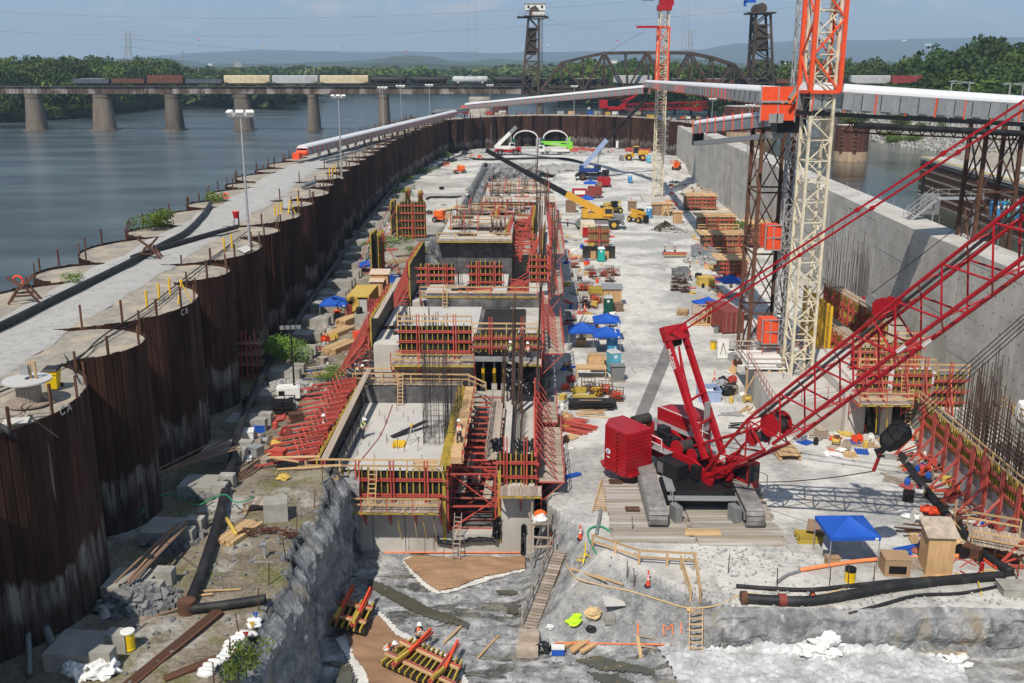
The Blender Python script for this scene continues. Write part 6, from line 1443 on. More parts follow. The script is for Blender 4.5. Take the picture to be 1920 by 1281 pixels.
for s in(7,19.5,32,45):
 for sy in(-1,1):cp('boom_strut',MB().tube([bp(s,sy*hw(s)[0],-hw(s)[1]),bp(s,sy*hw(s)[0],hw(s)[1])],.06,6),'cr',bm_)
 for su in(-1,1):cp('boom_strut',MB().tube([bp(s,-hw(s)[0],su*hw(s)[1]),bp(s,hw(s)[0],su*hw(s)[1])],.06,6),'cr',bm_)
 for sy in(-1,1):cp('chord_label',MB().bar(bp(s+.3,sy*(hw(s)[0]+.0),-hw(s)[1]-.02),bp(s+1.0,sy*hw(s)[0],-hw(s)[1]-.02),.23,.19),'wt',bm_)
cp('boom_walkway',MB().bar(bp(7,0,hw(9)[1]+.02),bp(30,0,hw(9)[1]+.02),.5,.06),'dc',bm_)
for s,r_ in((8.0,.78),(6.0,.5)):
 d_=cp('boom_winch',MB().tube([bp(s,-.6,.1),bp(s,.6,.1)],r_*.7,18),'dark_rebar',bm_)
 for y in(-.62,.62):cp('winch_flange',MB().tube([bp(s,y-.05,.1),bp(s,y+.05,.1)],r_,24),'cr',bm_)
for y in(-.85,.85):cp('back_stop',MB().tube([bp(5.4,y,.9),V(6.2-1.2,y,5.0-1.0)],[.11,.09],8),'cr',bm_)
for y in(-.35,.35):m=MB();m.add([bp(19.3,y,1.1),bp(21.2,y,1.1),bp(20.7,y,1.5),bp(20.2,y,2.1),bp(19.5,y,2.2),bp(19.1,y,1.7),bp(19.3,y+.06,1.1),bp(21.2,y+.06,1.1),bp(20.7,y+.06,1.5),bp(20.2,y+.06,2.1),bp(19.5,y+.06,2.2),bp(19.1,y+.06,1.7)],[(0,1,2,3,4,5),(11,10,9,8,7,6)]+[(i,6+i,6+(i+1)%6,(i+1)%6)for i in Rg(6)]);cp('idler_plate',m,'cr',bm_)
cp('idler_sheave',MB().tube([bp(19.3,-.12,2.5),bp(19.3,.12,2.5)],.34,20),'gy',bm_);cp('idler_arm',MB().bar(bp(20,0,1.8),bp(18.9,0,2.9),.18),'cr',bm_)
cp('whip_line',MB().bar(bp(8,-.2,.7),bp(BL,-.2,1.2),.035),'bk',bm_);cp('whip_line',MB().bar(bp(19.3,.1,2.8),bp(BL,.1,1.6),.035),'bk',bm_)
for sy in(-.7,.7):
 a,b_=mt_+V(.3,sy,.2),tip+V(-.3,sy*.8,.9);n_=9
 for k in Rg(n_):p,q=a.lerp(b_,k/n_),a.lerp(b_,(k+1)/n_);cp('boom_pendant',MB().bar(p,q,.06,.12),'cr');cp('pendant_link',MB().bar(p-(q-p)*.012,p+(q-p)*.03,.16,.22),'cr')
hbk=V(20.5,0,9.4)
hk=Th('hook_block','heavy black multi sheave hook block hanging slack below the boom','hook block',Matrix.Translation(W0)@Matrix.Rotation(HD,4,'Z')@hbk,HD)
dr=(tip-hbk).normalized()
def hp(s,y,u):return(dr*s+V(0,y,0)+V(-dr.z,0,dr.x)*u)*.82
for y in(-.42,-.14,.14,.42):m=MB();q=[hp(-1.0,y,-.3),hp(-.7,y,-.75),hp(.9,y,-.75),hp(1.2,y,-.4),hp(1.2,y,.5),hp(.8,y,.75),hp(-.6,y,.6),hp(-1.0,y,.2)];n_=8;m.add(q+[p+V(0,.09,0)for p in q],[tuple(Rg(n_)),tuple(Rg(2*n_-1,n_-1,-1))]+[(i,n_+i,n_+(i+1)%n_,(i+1)%n_)for i in Rg(n_)]);m.bd('cheek_plate','bk',hk)
for s in(-.1,.7):MB().tube([hp(s,-.5,0),hp(s,.6,0)],.45,18).bd('sheave','rb',hk)
m=MB();m.tube([hp(-1.0,0,-.1),hp(-1.5,0,-.2),hp(-1.9,0,.1),hp(-2.0,0,-.35),hp(-1.6,0,-.6)],[.22,.18,.16,.14,.06],8);m.bd('hook','bk',hk)
MB().bar(hp(-1.6,0,-.2),hp(-3.2,0,-.9),.16).bd('shackle','cr',hk)
for k in Rg(4):cp('hoist_rope',MB().bar(hbk+hp(1.0,-.4+.25*k,.3-.2*k),tip+V(0,-.4+.25*k,.5),.04),'bk')
cw=Matrix.Translation(W0)@Matrix.Rotation(HD,4,'Z')
wire([cw@(hbk+hp(-3.2,0,-.9)),cw@V(8.6,.5,2.2)],.035,'rebar','tag line rope running from the hook block back to the crane cab',sag=.25,name='tag_line',cat='rope')
mt=Th('crane_mats','weathered timber crane mats under the red crawler crane','timber mats',(0,0,0))
for(x0_,x1_,y0_,y1_)in((5.4,10.6,60.2,70.0),(10.9,16.6,59.9,69.6)):
 y=y0_
 while y<y1_:
  w=.31;x=x0_+jit(.12);
  gap=(x0_<6 and False)
  pce('mat_timber','mat_wood',mt,(x,y,.16+jit(.02)),(x1_+jit(.25),y,.16+jit(.02)),w-.012,.3);y+=w
for k in Rg(3):pce('loose_board','timber',mt,(10.2+k*.05,60.6+k*.32,.36),(12.6,60.7+k*.3,.36),.28,.05)
for(x,y)in((7.1,64.4),(6.3,69.2)):
 t=Th('lifting_frame','small rusty ladder-like steel frame lying on the timber mats, %s'%('in front of the crane' if y<66 else 'under the counterweight'),'steel frame',(x,y,.42));
 for q in(-.25,.25):MB().bar((-.5,q,0),(.5,q,0),.12).bd('rail','ru',t)
 for q in(-.4,0,.4):MB().bar((q,-.25,0),(q,.25,0),.1).bd('rung','ru',t)
 #  tower cranes
def tower_crane(lb,base,w,z_red,z_top,ztop_red=None,n1=14,cap=True,sq=1.3):
 t=Th('tower_crane',lb,'crane',base);H=z_top-base.z
 ltc(t,(0,0,0),(0,0,H),w,w,n1,'cream',w*.115,w*.05,'mast',rz=.12,each=True)
 zr=z_red-base.z;zq=(ztop_red or z_top)-base.z
 ltc(t,(0,0,zr),(0,0,zq),w*sq,w*sq,max(2,int((zq-zr)/(w*1.5))),'od',w*.16,w*.07,'climbing_frame',rz=.12,each=True,horiz=False)
 for z in(zr,zq):
  m=MB();
  for a in Rg(4):an=.12+a*math.pi/2;c,s=math.cos(an),math.sin(an);r_=w*sq/2;p=V(c*r_-s*r_,s*r_+c*r_,z);q=V(c*r_+s*r_,s*r_-c*r_,z);m.bar(p,q,w*.14)
  m.bd('frame_collar','od',t)
 m=MB()
 for k in Rg(int(H/.4)):z=k*.4;m.bar((-.25,-w*.15,z),(.25,-w*.15,z),.03)
 m.bd('climbing_ladder','galv',t)
 return t
B1=P(1494,702,3.0);zr=PY(1540,172,B1.y).z
tcr=tower_crane('nearest tower crane mast, cream lattice below and red climbing frame above',B1,1.95,zr,49,49,26,sq=1.32)
MB().box((0,0,46.4),(3.6,3.6,.8)).bd('slewing_platform','cr',tcr)
for k in Rg(4):MB().box(((-1)**(k)*1.25*(1 if k<2 else 1),(-1 if k<2 else 1)*1.25,.25),(.6,.6,.5)).bd('footing','concrete',tcr)
B2=P(1232,372,0);zr=PY(1240,165,B2.y).z;zt=PY(1240,51,B2.y).z;zc=PY(1240,20,B2.y).z
t2=tower_crane('middle tower crane with red climbing frame, standing at the edge of the haul road',B2,2.0,zr,zc,zt,34,sq=1.15)
MB().box((0,0,zc+.6),(3.2,3.2,1.2)).bd('slewing_ring','cr',t2);MB().box((.4,0,zc+2.4),(3.2,3.0,2.6)).bd('slewing_platform','cr',t2);MB().box((-3.8,-1,zc+3.4),(2.6,2.4,2.4)).bd('operator_cab','gy',t2)
MB().box((0,0,zc+8),(2.6,2.6,9)).bd('tower_head','cr',t2)
MB().bar((-6.4,-1,zt),(0,-1,zt),.5).bd('tie_arm','cr',t2)
MB().box((.2,0,-.2),(8,8,1.2)).bd('foundation','concrete',t2)
MB().box((0,-2.1,zr),(3.4,.3,.5)).bd('conveyor_saddle','cr',t2)
p=PY(1406,4,180);bb=Th('blue_load','blue steel load hanging at the top edge right of centre','load',p);MB().box((0,0,.35),(2.0,.5,.9)).bd('beam','tent_blue',bb);MB().box((-.8,0,-.3),(.4,.5,.8)).bd('hanging_lug','tent_blue',bb);MB().bar((0,0,.8),(0,0,8),.08).bd('lifting_rope','bk',bb)
#  other machines
def wheel(t,x,y,r,w=.5,rim='gy',z=None):
 z=r if z is None else z;o=MB().tube([(x,y-w/2,z),(x,y-w/2+.06,z),(x,y+w/2-.06,z),(x,y+w/2,z)],[r*.88,r,r,r*.88],18).bd('wheel','rb',t)
 MB().tube([(x,y-w/2-.03,z),(x,y+w/2+.03,z)],r*.48,12).bd('rim',rim,o);return o
def rt_crane(lb,base,rz,body,chassis,s=1.0,rim='gy',boom=(),cabm='glass_dark',hook=None):
 t=Th('mobile_crane',lb,'crane',base,rz)
 for x in(-2.3,2.3):
  for y in(-1.25,1.25):wheel(t,x*s,y*s,.85*s,.6*s,rim)
 MB().box((0,0,1.25*s),(7.6*s,1.9*s,.7*s)).bd('chassis',chassis,t)
 for x in(-2.3,2.3):MB().box((x*s,0,1.75*s),(2.0*s,3.0*s,.16*s)).bd('fender',chassis,t)
 for x in(-3.9,3.9):
  MB().box((x*s,0,.95*s),(.4*s,3.2*s,.4*s)).bd('outrigger_box',chassis,t)
 MB().box((-.6*s,0,2.3*s),(4.4*s,2.4*s,.8*s)).bd('turret',body,t);MB().box((-2.6*s,0,2.7*s),(1.0*s,2.5*s,1.4*s)).bd('counterweight',body,t)
 cb_=MB().box((1.2*s,-.95*s,3.0*s),(1.7*s,.9*s,1.4*s)).bd('cab',body,t);MB().box((1.35*s,-1.42*s,3.15*s),(1.2*s,.04,.8*s)).bd('cab_window',cabm,cb_)
 MB().box((3.3*s,0,2.0*s),(1.6*s,2.0*s,.7*s)).bd('engine_hood',chassis,t)
 inv=(Matrix.Translation(base)@Matrix.Rotation(rz,4,'Z')).inverted()
 for(a,b_,w,m)in boom:MB().bar(inv@Vector(a),inv@Vector(b_),w,w*1.15).bd('boom_section',m,t)
 (a,b_,w,m)=boom[0];MB().tube([(1.0*s,0,2.6*s),inv@Vector(a).lerp(Vector(b_),.75)],.16*s,8).bd('lift_cylinder','galv',t)
 return t
YY=P(1120,430,0).y
b0,b1_,b2_,b3=PY(1148,408,YY),PY(1062,364,YY+2),PY(985,322,YY+4),PY(912,282,YY+6)
ry=rt_crane('yellow rough terrain crane with a long black telescopic boom over the monoliths',P(1125,430,0)+V(0,.8,0),0.0,'my','gy',1.15,'my',[(b0,b1_,1.05,'my'),(b1_,b2_,.85,'bk'),(b2_,b3,.68,'bk')])
t=Th('crane_hook','small black hook ball hanging from the long black boom tip','hook',PY(911,310,YY+6));MB().blob((0,0,0),.45,amp=.05).bd('ball','bk',t);MB().tube([(0,0,-.4),(.1,0,-.9),(.35,0,-1.0),(.3,0,-.7)],.08,6).bd('hook','bk',t);MB().bar((0,0,0),(0,0,2.8),.05).bd('rope','bk',t)
Yb=P(1110,330,1.5).y;gz=lambda x,y:fh(x,y)
pb=P(1110,329,1.8);pb.z=gz(pb.x,pb.y)
rt_crane('dark blue rough terrain crane with a raised pale blue boom',pb,0.0,'navy','bk',1.15,'freight_brown',[(PY(1094,312,pb.y),PY(1138,262,pb.y),1.05,'light_blue_steel'),(PY(1138,262,pb.y),PY(1214,184,pb.y),.7,'bk'),(PY(1118,300,pb.y+.2),PY(1134,270,pb.y+.2),.3,'wt')])
pw=P(952,291,3.0);pw.z=gz(pw.x,pw.y)
rt_crane('small white boomed mobile crane with a red carrier near the arch shelters',pw,0.05,'wt','cr',1.1,'gy',[(PY(928,277,pw.y),PY(968,238,pw.y),1.0,'wt')])
pg=P(1040,290,3.0);pg.z=gz(pg.x,pg.y);t=Th('crane_truck','lime green folded self-erecting crane on a white truck','truck',pg,0.02)
for x in(-4,-2.5,1.5,3,4.3):
 for y in(-1.1,1.1):wheel(t,x,y,.55,.4)
MB().box((0,0,1.0),(10.5,2.3,.5)).bd('chassis','galv',t);c_=MB().box((-4.4,0,2.1),(1.9,2.4,2.0)).bd('cab','wt',t);MB().box((-4.6,-1.22,2.5),(1.1,.04,.8)).bd('cab_window','glass_dark',c_)
MB().box((1.8,-1.2,1.5),(6,.1,.8)).bd('side_locker','wt',t)
m=MB();m.bar((-3.6,0,3.9),(5.0,0,2.8),1.5,.9);m.bd('folded_tower','lime',t);m=MB();m.bar((-4.6,0,4.2),(4.2,0,4.1),1.0,.5);m.bd('folded_jib','lime',t);MB().box((5.2,0,3.1),(1.3,2.2,2.4)).bd('winch_house','lime',t);MB().bar((4.6,0,3.8),(4.9,0,5.8),.5).bd('jib_post','lime',t)
M_=Matrix.Translation((.3,-.82,3.5))@Matrix.Rotation(math.pi/2,4,'X');text_mesh('POTAIN',.85,'lettering','wt',t,M_,.01,.01)
def loader(lb,base,rz,m,s=1.0):
 t=Th('wheel_loader',lb,'loader',base,rz)
 for x in(-1.7,1.7):
  for y in(-1.2,1.2):wheel(t,x*s,y*s,.8*s,.6*s,m)
 MB().box((1.9*s,0,1.9*s),(2.6*s,1.8*s,1.1*s)).bd('engine_hood',m,t);MB().box((-1.2*s,0,1.3*s),(2.0*s,1.4*s,.8*s)).bd('front_frame',m,t)
 c_=MB().box((.1*s,0,2.6*s),(1.3*s,1.4*s,1.5*s)).bd('cab','glass_dark',t);MB().box((.1*s,0,3.42*s),(1.5*s,1.6*s,.15*s)).bd('cab_roof',m,c_)
 for y in(-.6,.6):MB().bar((-.6*s,y*s,1.9*s),(-3.2*s,y*s,.8*s),.28*s).bd('lift_arm',m,t)
 b_=MB();b_.add([(-3.0*s,-1.4*s,.1),(-4.0*s,-1.4*s,.1),(-3.7*s,-1.4*s,1.2*s),(-3.0*s,-1.4*s,1.0*s),(-3.0*s,1.4*s,.1),(-4.0*s,1.4*s,.1),(-3.7*s,1.4*s,1.2*s),(-3.0*s,1.4*s,1.0*s)],[(0,1,2,3),(7,6,5,4),(0,4,5,1),(0,3,7,4),(3,2,6,7)]);b_.bd('bucket','gy',t);return t
pl_=P(1191,303,2.6);pl_.z=gz(pl_.x,pl_.y)-.1;loader('yellow wheel loader parked beyond the haul road',pl_,0,'my',1.25)
def telehandler(lb,base,rz,m):
 t=Th('telehandler',lb,'telehandler',base,rz)
 for x in(-1.4,1.4):
  for y in(-1.0,1.0):wheel(t,x,y,.65,.45,m)
 MB().box((0,0,1.15),(3.8,1.5,.8)).bd('chassis',m,t);MB().bar((2.0,.1,2.3),(-2.2,.1,2.0),.5,.6).bd('boom',m,t);c_=MB().box((.1,-.7,2.0),(1.3,.8,1.2)).bd('cab','glass_dark',t);MB().box((.1,-.7,2.66),(1.4,.9,.1)).bd('cab_roof','bk',c_)
 MB().box((.2,.85,1.5),(1.8,.5,.9)).bd('engine_cover',m,t);MB().box((-2.5,.1,1.1),(.2,1.3,1.3)).bd('fork_carriage','bk',t)
 for y in(-.3,.5):MB().box((-3.0,y,.5),(1.2,.12,.06)).bd('fork','bk',t)
 return t
telehandler('yellow telehandler with its forks down beside the blue toilet under the middle tower crane',P(1196,417,0),2.2,'my')
telehandler('small grey-yellow telehandler behind the sloping boom of the yellow crane',P(1148,400,0),.4,'cy')
def boom_lift(lb,base,rz,m):
 t=Th('boom_lift',lb,'boom lift',base,rz)
 for x in(-1.1,1.1):
  for y in(-.9,.9):wheel(t,x,y,.5,.4,'gy')
 MB().box((0,0,.8),(3.0,1.5,.5)).bd('chassis',m,t);MB().box((.4,0,1.6),(1.8,1.8,1.0)).bd('turntable',m,t);MB().bar((1.0,0,2.2),(-2.8,0,2.9),.4).bd('boom','cream',t);b_=MB()
 for(x,y)in((-4.2,-.9),(-4.2,.9),(-3.0,-.9),(-3.0,.9)):b_.bar((x,y,1.9),(x,y,3.0),.07)
 for z in(1.9,2.5,3.0):
  for(p,q)in(((-4.2,-.9),(-4.2,.9)),((-3.0,-.9),(-3.0,.9)),((-4.2,-.9),(-3.0,-.9)),((-4.2,.9),(-3.0,.9))):b_.bar((*p,z),(*q,z),.06)
 b_.bd('basket',m,t);return t
for(px,py,rz,lab)in((829,416,2.8,'orange boom lift beside the tall ochre form panel'),(862,325,.3,'orange boom lift at the head of the rock cut'),(1268,330,1.2,'orange lift frame right of the middle tower crane base')):
 p=P(px,py,3 if px<1000 else 0);p.z=gz(p.x,p.y);boom_lift(lab,p,rz,'orange')
p=P(1150,213,CT);t=Th('crawler_crane','distant red crawler crane lying low on the far cofferdam wall','crane',p)
for y in(-2.5,2.5):MB().box((1,y,.7),(9,1.2,1.2)).bd('track','bk',t)
MB().box((0,0,2.0),(8,4,1.2)).bd('rotating_bed','cr',t);MB().box((-4,0,3.6),(3,5,3)).bd('counterweight','cr',t);MB().box((3.5,-2,2.6),(2,1.4,1.8)).bd('cab','cr',t)
MB().bar((2,0,2.5),(9.5,0,7.5),.5).bd('gantry','cr',t);MB().bar((9.5,0,7.5),(3,0,4.6),.4).bd('gantry','cr',t);MB().bar((-3,0,5),(9.5,0,7.5),.1).bd('pendant','cr',t)
ltc(t,(4.5,0,2.4),(36,0,3.4),2.2,2.2,16,'cr',.22,.12,'boom',horiz=False)
t=Th('crane_mast','red lattice mast end lying on the far wall by the lock wall corner','crane part',P(1292,213,CT));MB().bar((-3,0,2.0),(5,0,1.2),.9).bd('mast_section','cr',t);MB().bar((0,0,1.6),(3.4,0,4.6),.4).bd('arm','cr',t);MB().bar((3.4,0,4.6),(5,0,1.0),.4).bd('arm','cr',t)
def gp(px,py,z=0):
 d=ray(px,py);t0,t1=(4.2-CH)/d.z,(-4.8-CH)/d.z;n_=40;a=t0
 for k in Rg(1,n_+1):
  b_=t0+(t1-t0)*k/n_
  if CH+d.z*b_<fh(d.x*b_,d.y*b_):
   for _ in Rg(6):
    c=(a+b_)/2
    if CH+d.z*c<fh(d.x*c,d.y*c):b_=c
    else:a=c
   return V(d.x*b_,d.y*b_,CH+d.z*b_)
  a=b_
 p=P(px,py,z);p.z=fh(p.x,p.y);return p
 #  people
def skin(name,pts,edges,rad,m,sub=1):
 me=bpy.data.meshes.new(name);me.from_pydata(pts,edges,[]);o=bpy.data.objects.new('t',me);COL.objects.link(o)
 md=o.modifiers.new('s','SKIN');me.skin_vertices.new()if hasattr(me.skin_vertices,'new')and not len(me.skin_vertices)else None
 sv=me.skin_vertices[0].data
 for i,r_ in En(rad):sv[i].radius=(r_,r_)if not isinstance(r_,tuple)else r_
 sv[0].use_root=True;s2=o.modifiers.new('u','SUBSURF');s2.levels=sub;s2.render_levels=sub
 dg=bpy.context.evaluated_depsgraph_get();out=bpy.data.meshes.new_from_object(o.evaluated_get(dg));bpy.data.objects.remove(o);out.name=name
 out.materials.clear();out.materials.append(MATS[m]);out.polygons.foreach_set('use_smooth',[True]*len(out.polygons));return out
POSES={'stand':dict(hip=(0,0,.95),ch=(0,0,1.32),nk=(0,0,1.50),hd=(0,-.02,1.64),sl=(-.19,0,1.42),el=(-.25,.02,1.13),hl=(-.23,-.10,.88),sr=(.19,0,1.42),er=(.25,.02,1.13),hr=(.23,-.10,.88),kl=(-.11,-.02,.5),fl=(-.13,0,.08),kr=(.11,-.02,.5),fr=(.13,0,.08)),'work':dict(hip=(0,0,.93),ch=(0,-.08,1.28),nk=(0,-.14,1.45),hd=(0,-.20,1.58),sl=(-.19,-.09,1.38),el=(-.26,-.20,1.12),hl=(-.12,-.45,1.05),sr=(.19,-.09,1.38),er=(.26,-.20,1.12),hr=(.12,-.45,1.02),kl=(-.12,-.08,.5),fl=(-.15,.02,.08),kr=(.12,.0,.5),fr=(.15,.10,.08)),'bend':dict(hip=(0,.15,.86),ch=(0,-.12,1.12),nk=(0,-.26,1.22),hd=(0,-.38,1.25),sl=(-.19,-.18,1.16),el=(-.24,-.26,.86),hl=(-.12,-.42,.62),sr=(.19,-.18,1.16),er=(.24,-.26,.86),hr=(.12,-.42,.60),kl=(-.13,-.05,.47),fl=(-.16,.05,.08),kr=(.13,-.05,.47),fr=(.16,.08,.08)),'walk':dict(hip=(0,0,.93),ch=(0,-.02,1.31),nk=(0,-.03,1.49),hd=(0,-.05,1.63),sl=(-.19,0,1.41),el=(-.25,.12,1.15),hl=(-.22,.10,.90),sr=(.19,0,1.41),er=(.24,-.10,1.14),hr=(.20,-.28,.98),kl=(-.11,-.18,.52),fl=(-.12,-.28,.08),kr=(.11,.06,.5),fr=(.12,.30,.12))}
PM={}
def pose_meshes(k):
 if k in PM:return PM[k]
 q=POSES[k];L_=['hip','ch','nk','hd','sl','el','hl','sr','er','hr','kl','fl','kr','fr'];pts=[q[n_]for n_ in L_]
 ed=[(0,1),(1,2),(2,3),(1,4),(4,5),(5,6),(1,7),(7,8),(8,9),(0,10),(10,11),(0,12),(12,13)]
 toe=[(q['fl'][0],q['fl'][1]-.16,.05),(q['fr'][0],q['fr'][1]-.16,.05)];pts+=toe;ed+=[(11,14),(13,15)]
 top=tuple(Vector(q['hd'])+V(0,-.01,.11));pts.append(top);ed.append((3,16))
 rad=[.125,.13,.052,.088,.062,.043,.032,.062,.043,.032,.070,.045,.070,.045,.042,.042,.07]
 hands=[]
 body=skin('body',pts,ed,rad,'skin')
 hip,ch=Vector(q['hip']),Vector(q['ch']);nk=Vector(q['nk'])
 vest=skin('vest',[tuple(hip+V(0,0,.05)),tuple((hip+ch)/2),tuple(ch),tuple(nk-(nk-ch)*.25),tuple(Vector(q['sl'])+V(.02,0,.0)),tuple(Vector(q['sr'])-V(.02,0,.0))],[(0,1),(1,2),(2,3),(2,4),(2,5)],[.165,.165,.165,.08,.09,.09],'hi_vis_orange')
 st=MB()
 for z,o_ in((.25,0),(.62,0)):
  c=hip.lerp(ch,z);st.lathe((c.x,c.y,c.z),[(.195,-.03),(.2,0),(.195,.03)],12)
 for s in(-1,1):st.bar(ch+V(s*.10,-.155,.08),hip+V(s*.10,-.165,.1),.05,.03);st.bar(ch+V(s*.1,.155,.08),hip+V(s*.1,.165,.1),.05,.03)
 strips=st.mesh('reflective_strips','hi_vis_strip')
 tr=skin('trousers',[q['hip'],q['kl'],tuple(Vector(q['fl'])+V(0,0,.06)),q['kr'],tuple(Vector(q['fr'])+V(0,0,.06))],[(0,1),(1,2),(0,3),(3,4)],[.15,.09,.07,.09,.07],'jeans')
 bt=MB()
 for f_ in('fl','fr'):f=Vector(q[f_]);bt.box((f.x,f.y-.06,max(.05,f.z-.03)),(.11,.29,.11))
 boots=bt.mesh('boots','bark');hh=MB();h=Vector(q['hd'])+V(0,-.01,.09);hh.lathe(h,[(.165,-.02),(.14,0),(.135,.05),(.10,.11),(.03,.145)],14);hh.box((h.x,h.y-.14,h.z-.01),(.18,.1,.015));hat=hh.mesh('hard_hat','hard_hat')
 sl_=skin('sleeves',[q['ch'],q['sl'],tuple(Vector(q['sl']).lerp(Vector(q['el']),.9)),q['sr'],tuple(Vector(q['sr']).lerp(Vector(q['er']),.9))],[(0,1),(1,2),(0,3),(3,4)],[.12,.075,.058,.075,.058],'jeans')
 fc=MB();hd=Vector(q['hd']);fc.box((hd.x,hd.y-.095,hd.z+.0),(.03,.04,.045));face=fc.mesh('nose','skin');gl=MB();gl.box((hd.x,hd.y-.085,hd.z+.04),(.13,.03,.03));glasses=gl.mesh('safety_glasses','bk')
 fg=MB()
 for s_,hn,el_ in((-1,'hl','el'),(1,'hr','er')):
  h_=Vector(q[hn]);d=(h_-Vector(q[el_])).normalized()
  for i in Rg(4):fg.tube([h_+V((i-1.5)*.022,0,0),h_+d*.05+V((i-1.5)*.023,0,0),h_+d*(.085-.008*abs(i-1.2))+V((i-1.5)*.022,-.015,0)],[.011,.010,.008],5)
  fg.tube([h_,h_+d*.03+V(-s_*.045,-.01,0),h_+d*.055+V(-s_*.05,-.02,0)],[.013,.011,.009],5)
 fingers=fg.mesh('fingers','skin')
 PM[k]=dict(body=body,vest=vest,reflective_strips=strips,trousers=tr,boots=boots,hard_hat=hat,shirt=sl_,nose=face,safety_glasses=glasses,fingers=fingers);return PM[k]
ALT={}
def person(p,rz,pose,lb,vest='hi_vis_orange',hat=None,group='construction workers on the site'):
 t=Th('person',lb,'person',p,rz,group)
 for n_,me in pose_meshes(pose).items():
  if n_=='vest' and vest!='hi_vis_orange':
   if(pose,vest)not in ALT:c=me.copy();c.materials.clear();c.materials.append(MATS[vest]);ALT[(pose,vest)]=c
   me=ALT[(pose,vest)]
  link(n_,me,t)
 return t
person(P(785,1216,PZ)+V(0,0,.1),.5,'work','worker in an orange vest standing beside the near form panel and looking down')
person(P(729,1244,PZ)+V(0,0,.05),1.5,'bend','worker bending over the near form panel in an orange vest and white hard hat')
person(V(X_(682,Y1+11,790),Y1+10.5,SL1+.05),1.2,'work','worker in a lime yellow vest on the near slab beside the left form','hi_vis_lime')
pp=P(608,795,BZ);pp.z=fh(pp.x,pp.y);person(pp,-1.0,'stand','worker in an orange vest on the bench left of the red rakers')
person(V(XC0+.8,Y1+4.6,zi+.05),3.3,'work','worker in an orange vest walking on the bright trench walkway')
person(V(X_(957,Y2,690),Y2-1.3,zY(668,Y2)-.05),1.0,'stand','worker in a lime vest on the small platform above the black curtain','hi_vis_lime')
person(V(X_(991,Y2,690),Y2-1.2,zY(668,Y2)-.05),-.4,'work','worker with orange vest and tool belt on the small platform above the black curtain')
person(V(X_(976,Y2+1,610),Y2+1.2,SL2+.05),.6,'bend','worker in white bending on top of the second monolith','wt')
person(V(X_(676,Y2-1,715),Y2-1.4,BZ),1.0,'bend','crouching worker in an orange vest at the left end of the timber railing')
for px,py,v,lab in[(1293,527,'hi_vis_orange','worker in an orange vest beside the yellow crate near the dumpster, left of two'),(1337,535,'hi_vis_orange','worker in an orange vest right of the yellow crate'),(1293,508,'hi_vis_orange','worker in an orange vest behind the skip bins'),(1248,406,'hi_vis_orange','worker in an orange vest by the brown sheds under the middle tower crane'),(1257,405,'hi_vis_lime','worker in a lime vest by the brown sheds under the middle tower crane'),(1064,425,'hi_vis_orange','worker in an orange vest kneeling beside the beige container'),(1183,383,'hi_vis_orange','worker behind the wooden box on the haul road'),(1141,318,'hi_vis_orange','worker at the ramp by the dark blue crane'),(1265,478,'hi_vis_orange','worker in an orange vest at the hanging bundle'),(1246,478,'hi_vis_lime','worker in a lime vest at the hanging bundle'),(1060,271,'hi_vis_orange','worker near the blue toilets by the arch shelters'),(1352,438,'hi_vis_lime','worker in a lime vest on the distant timber decks'),(1105,362,'hi_vis_orange','worker at the maroon compressor under the small blue canopy'),(1008,268,'hi_vis_orange','worker at the mouth of the right arch shelter')]:
 p=P(px,py,0.0 if py>330 else 2.8);p.z=fh(p.x,p.y);person(p,rnd.uniform(0,6),rnd.choice(['stand','work','walk','stand']),lab,v)
p=PY(1472,600,92);person(V(p.x,91.5,3.36),0,'stand','worker in an orange vest on the white hoist deck')
p=PY(1433,190,94.5);person(V(p.x-.3,93,p.z-1.4),0.6,'work','worker in a lime vest at the orange hoist landing high above the site','hi_vis_lime')
#  cofferdam furniture
G0=CT-.05
q=P(57,762,CT-.1);t=Th('cable_spool','big weathered wooden cable spool lying flat on the nearest cell','cable spool',(q.x-.25,q.y+.5,CT-.1))
MB().lathe((0,0,.04),[(1.15,0),(1.15,.08)],28).bd('bottom_flange','wp',t);m=MB()
for k in Rg(20):a=k*2*math.pi/20;m.box((math.cos(a)*.56,math.sin(a)*.56,.62),(.17,.06,1.08),rz=a+math.pi/2)
m.bd('drum_staves','wp',t);t3=MB().lathe((0,0,1.18),[(1.15,0),(1.15,.08)],28).bd('top_flange','slab',t)
MB().lathe((0,0,1.27),[(.10,0),(.10,.02)],12).bd('hub_hole','bk',t)
q=P(101,729,CT-.1);t=Th('wheeled_bin','yellow wheeled bin with a dark grey lid on the nearest cell','bin',q,.12)
m=MB();m.add([(-.26,-.27,.06),(.26,-.27,.06),(.26,.27,.06),(-.26,.27,.06),(-.34,-.38,1.05),(.34,-.38,1.05),(.34,.38,1.05),(-.34,.38,1.05)],[(3,2,1,0),(0,1,5,4),(1,2,6,5),(2,3,7,6),(3,0,4,7)]);m.box((0,0,.9),(.74,.80,.05));m.bd('bin_body','drum_yellow',t)
m=MB();m.add([(-.4,-.44,1.05),(.4,-.44,1.05),(.4,.44,1.05),(-.4,.44,1.05),(-.33,-.36,1.16),(.33,-.36,1.16),(.33,.36,1.18),(-.33,.36,1.18)],[(0,1,5,4),(1,2,6,5),(2,3,7,6),(3,0,4,7),(4,5,6,7),(3,2,1,0)]);m.bd('lid','rb',t)
for s in(-1,1):MB().tube([(s*.3,.28,.13),(s*.38,.28,.13)],.13,12).bd('wheel','rb',t)
MB().box((-.02,-.37,.85),(.16,.02,.16)).bd('sticker','wt',t)
q=P(69,755,CT-.1);t=Th('power_post','wooden post on a cross foot with a small grey electrical box beside the spool','post',q)
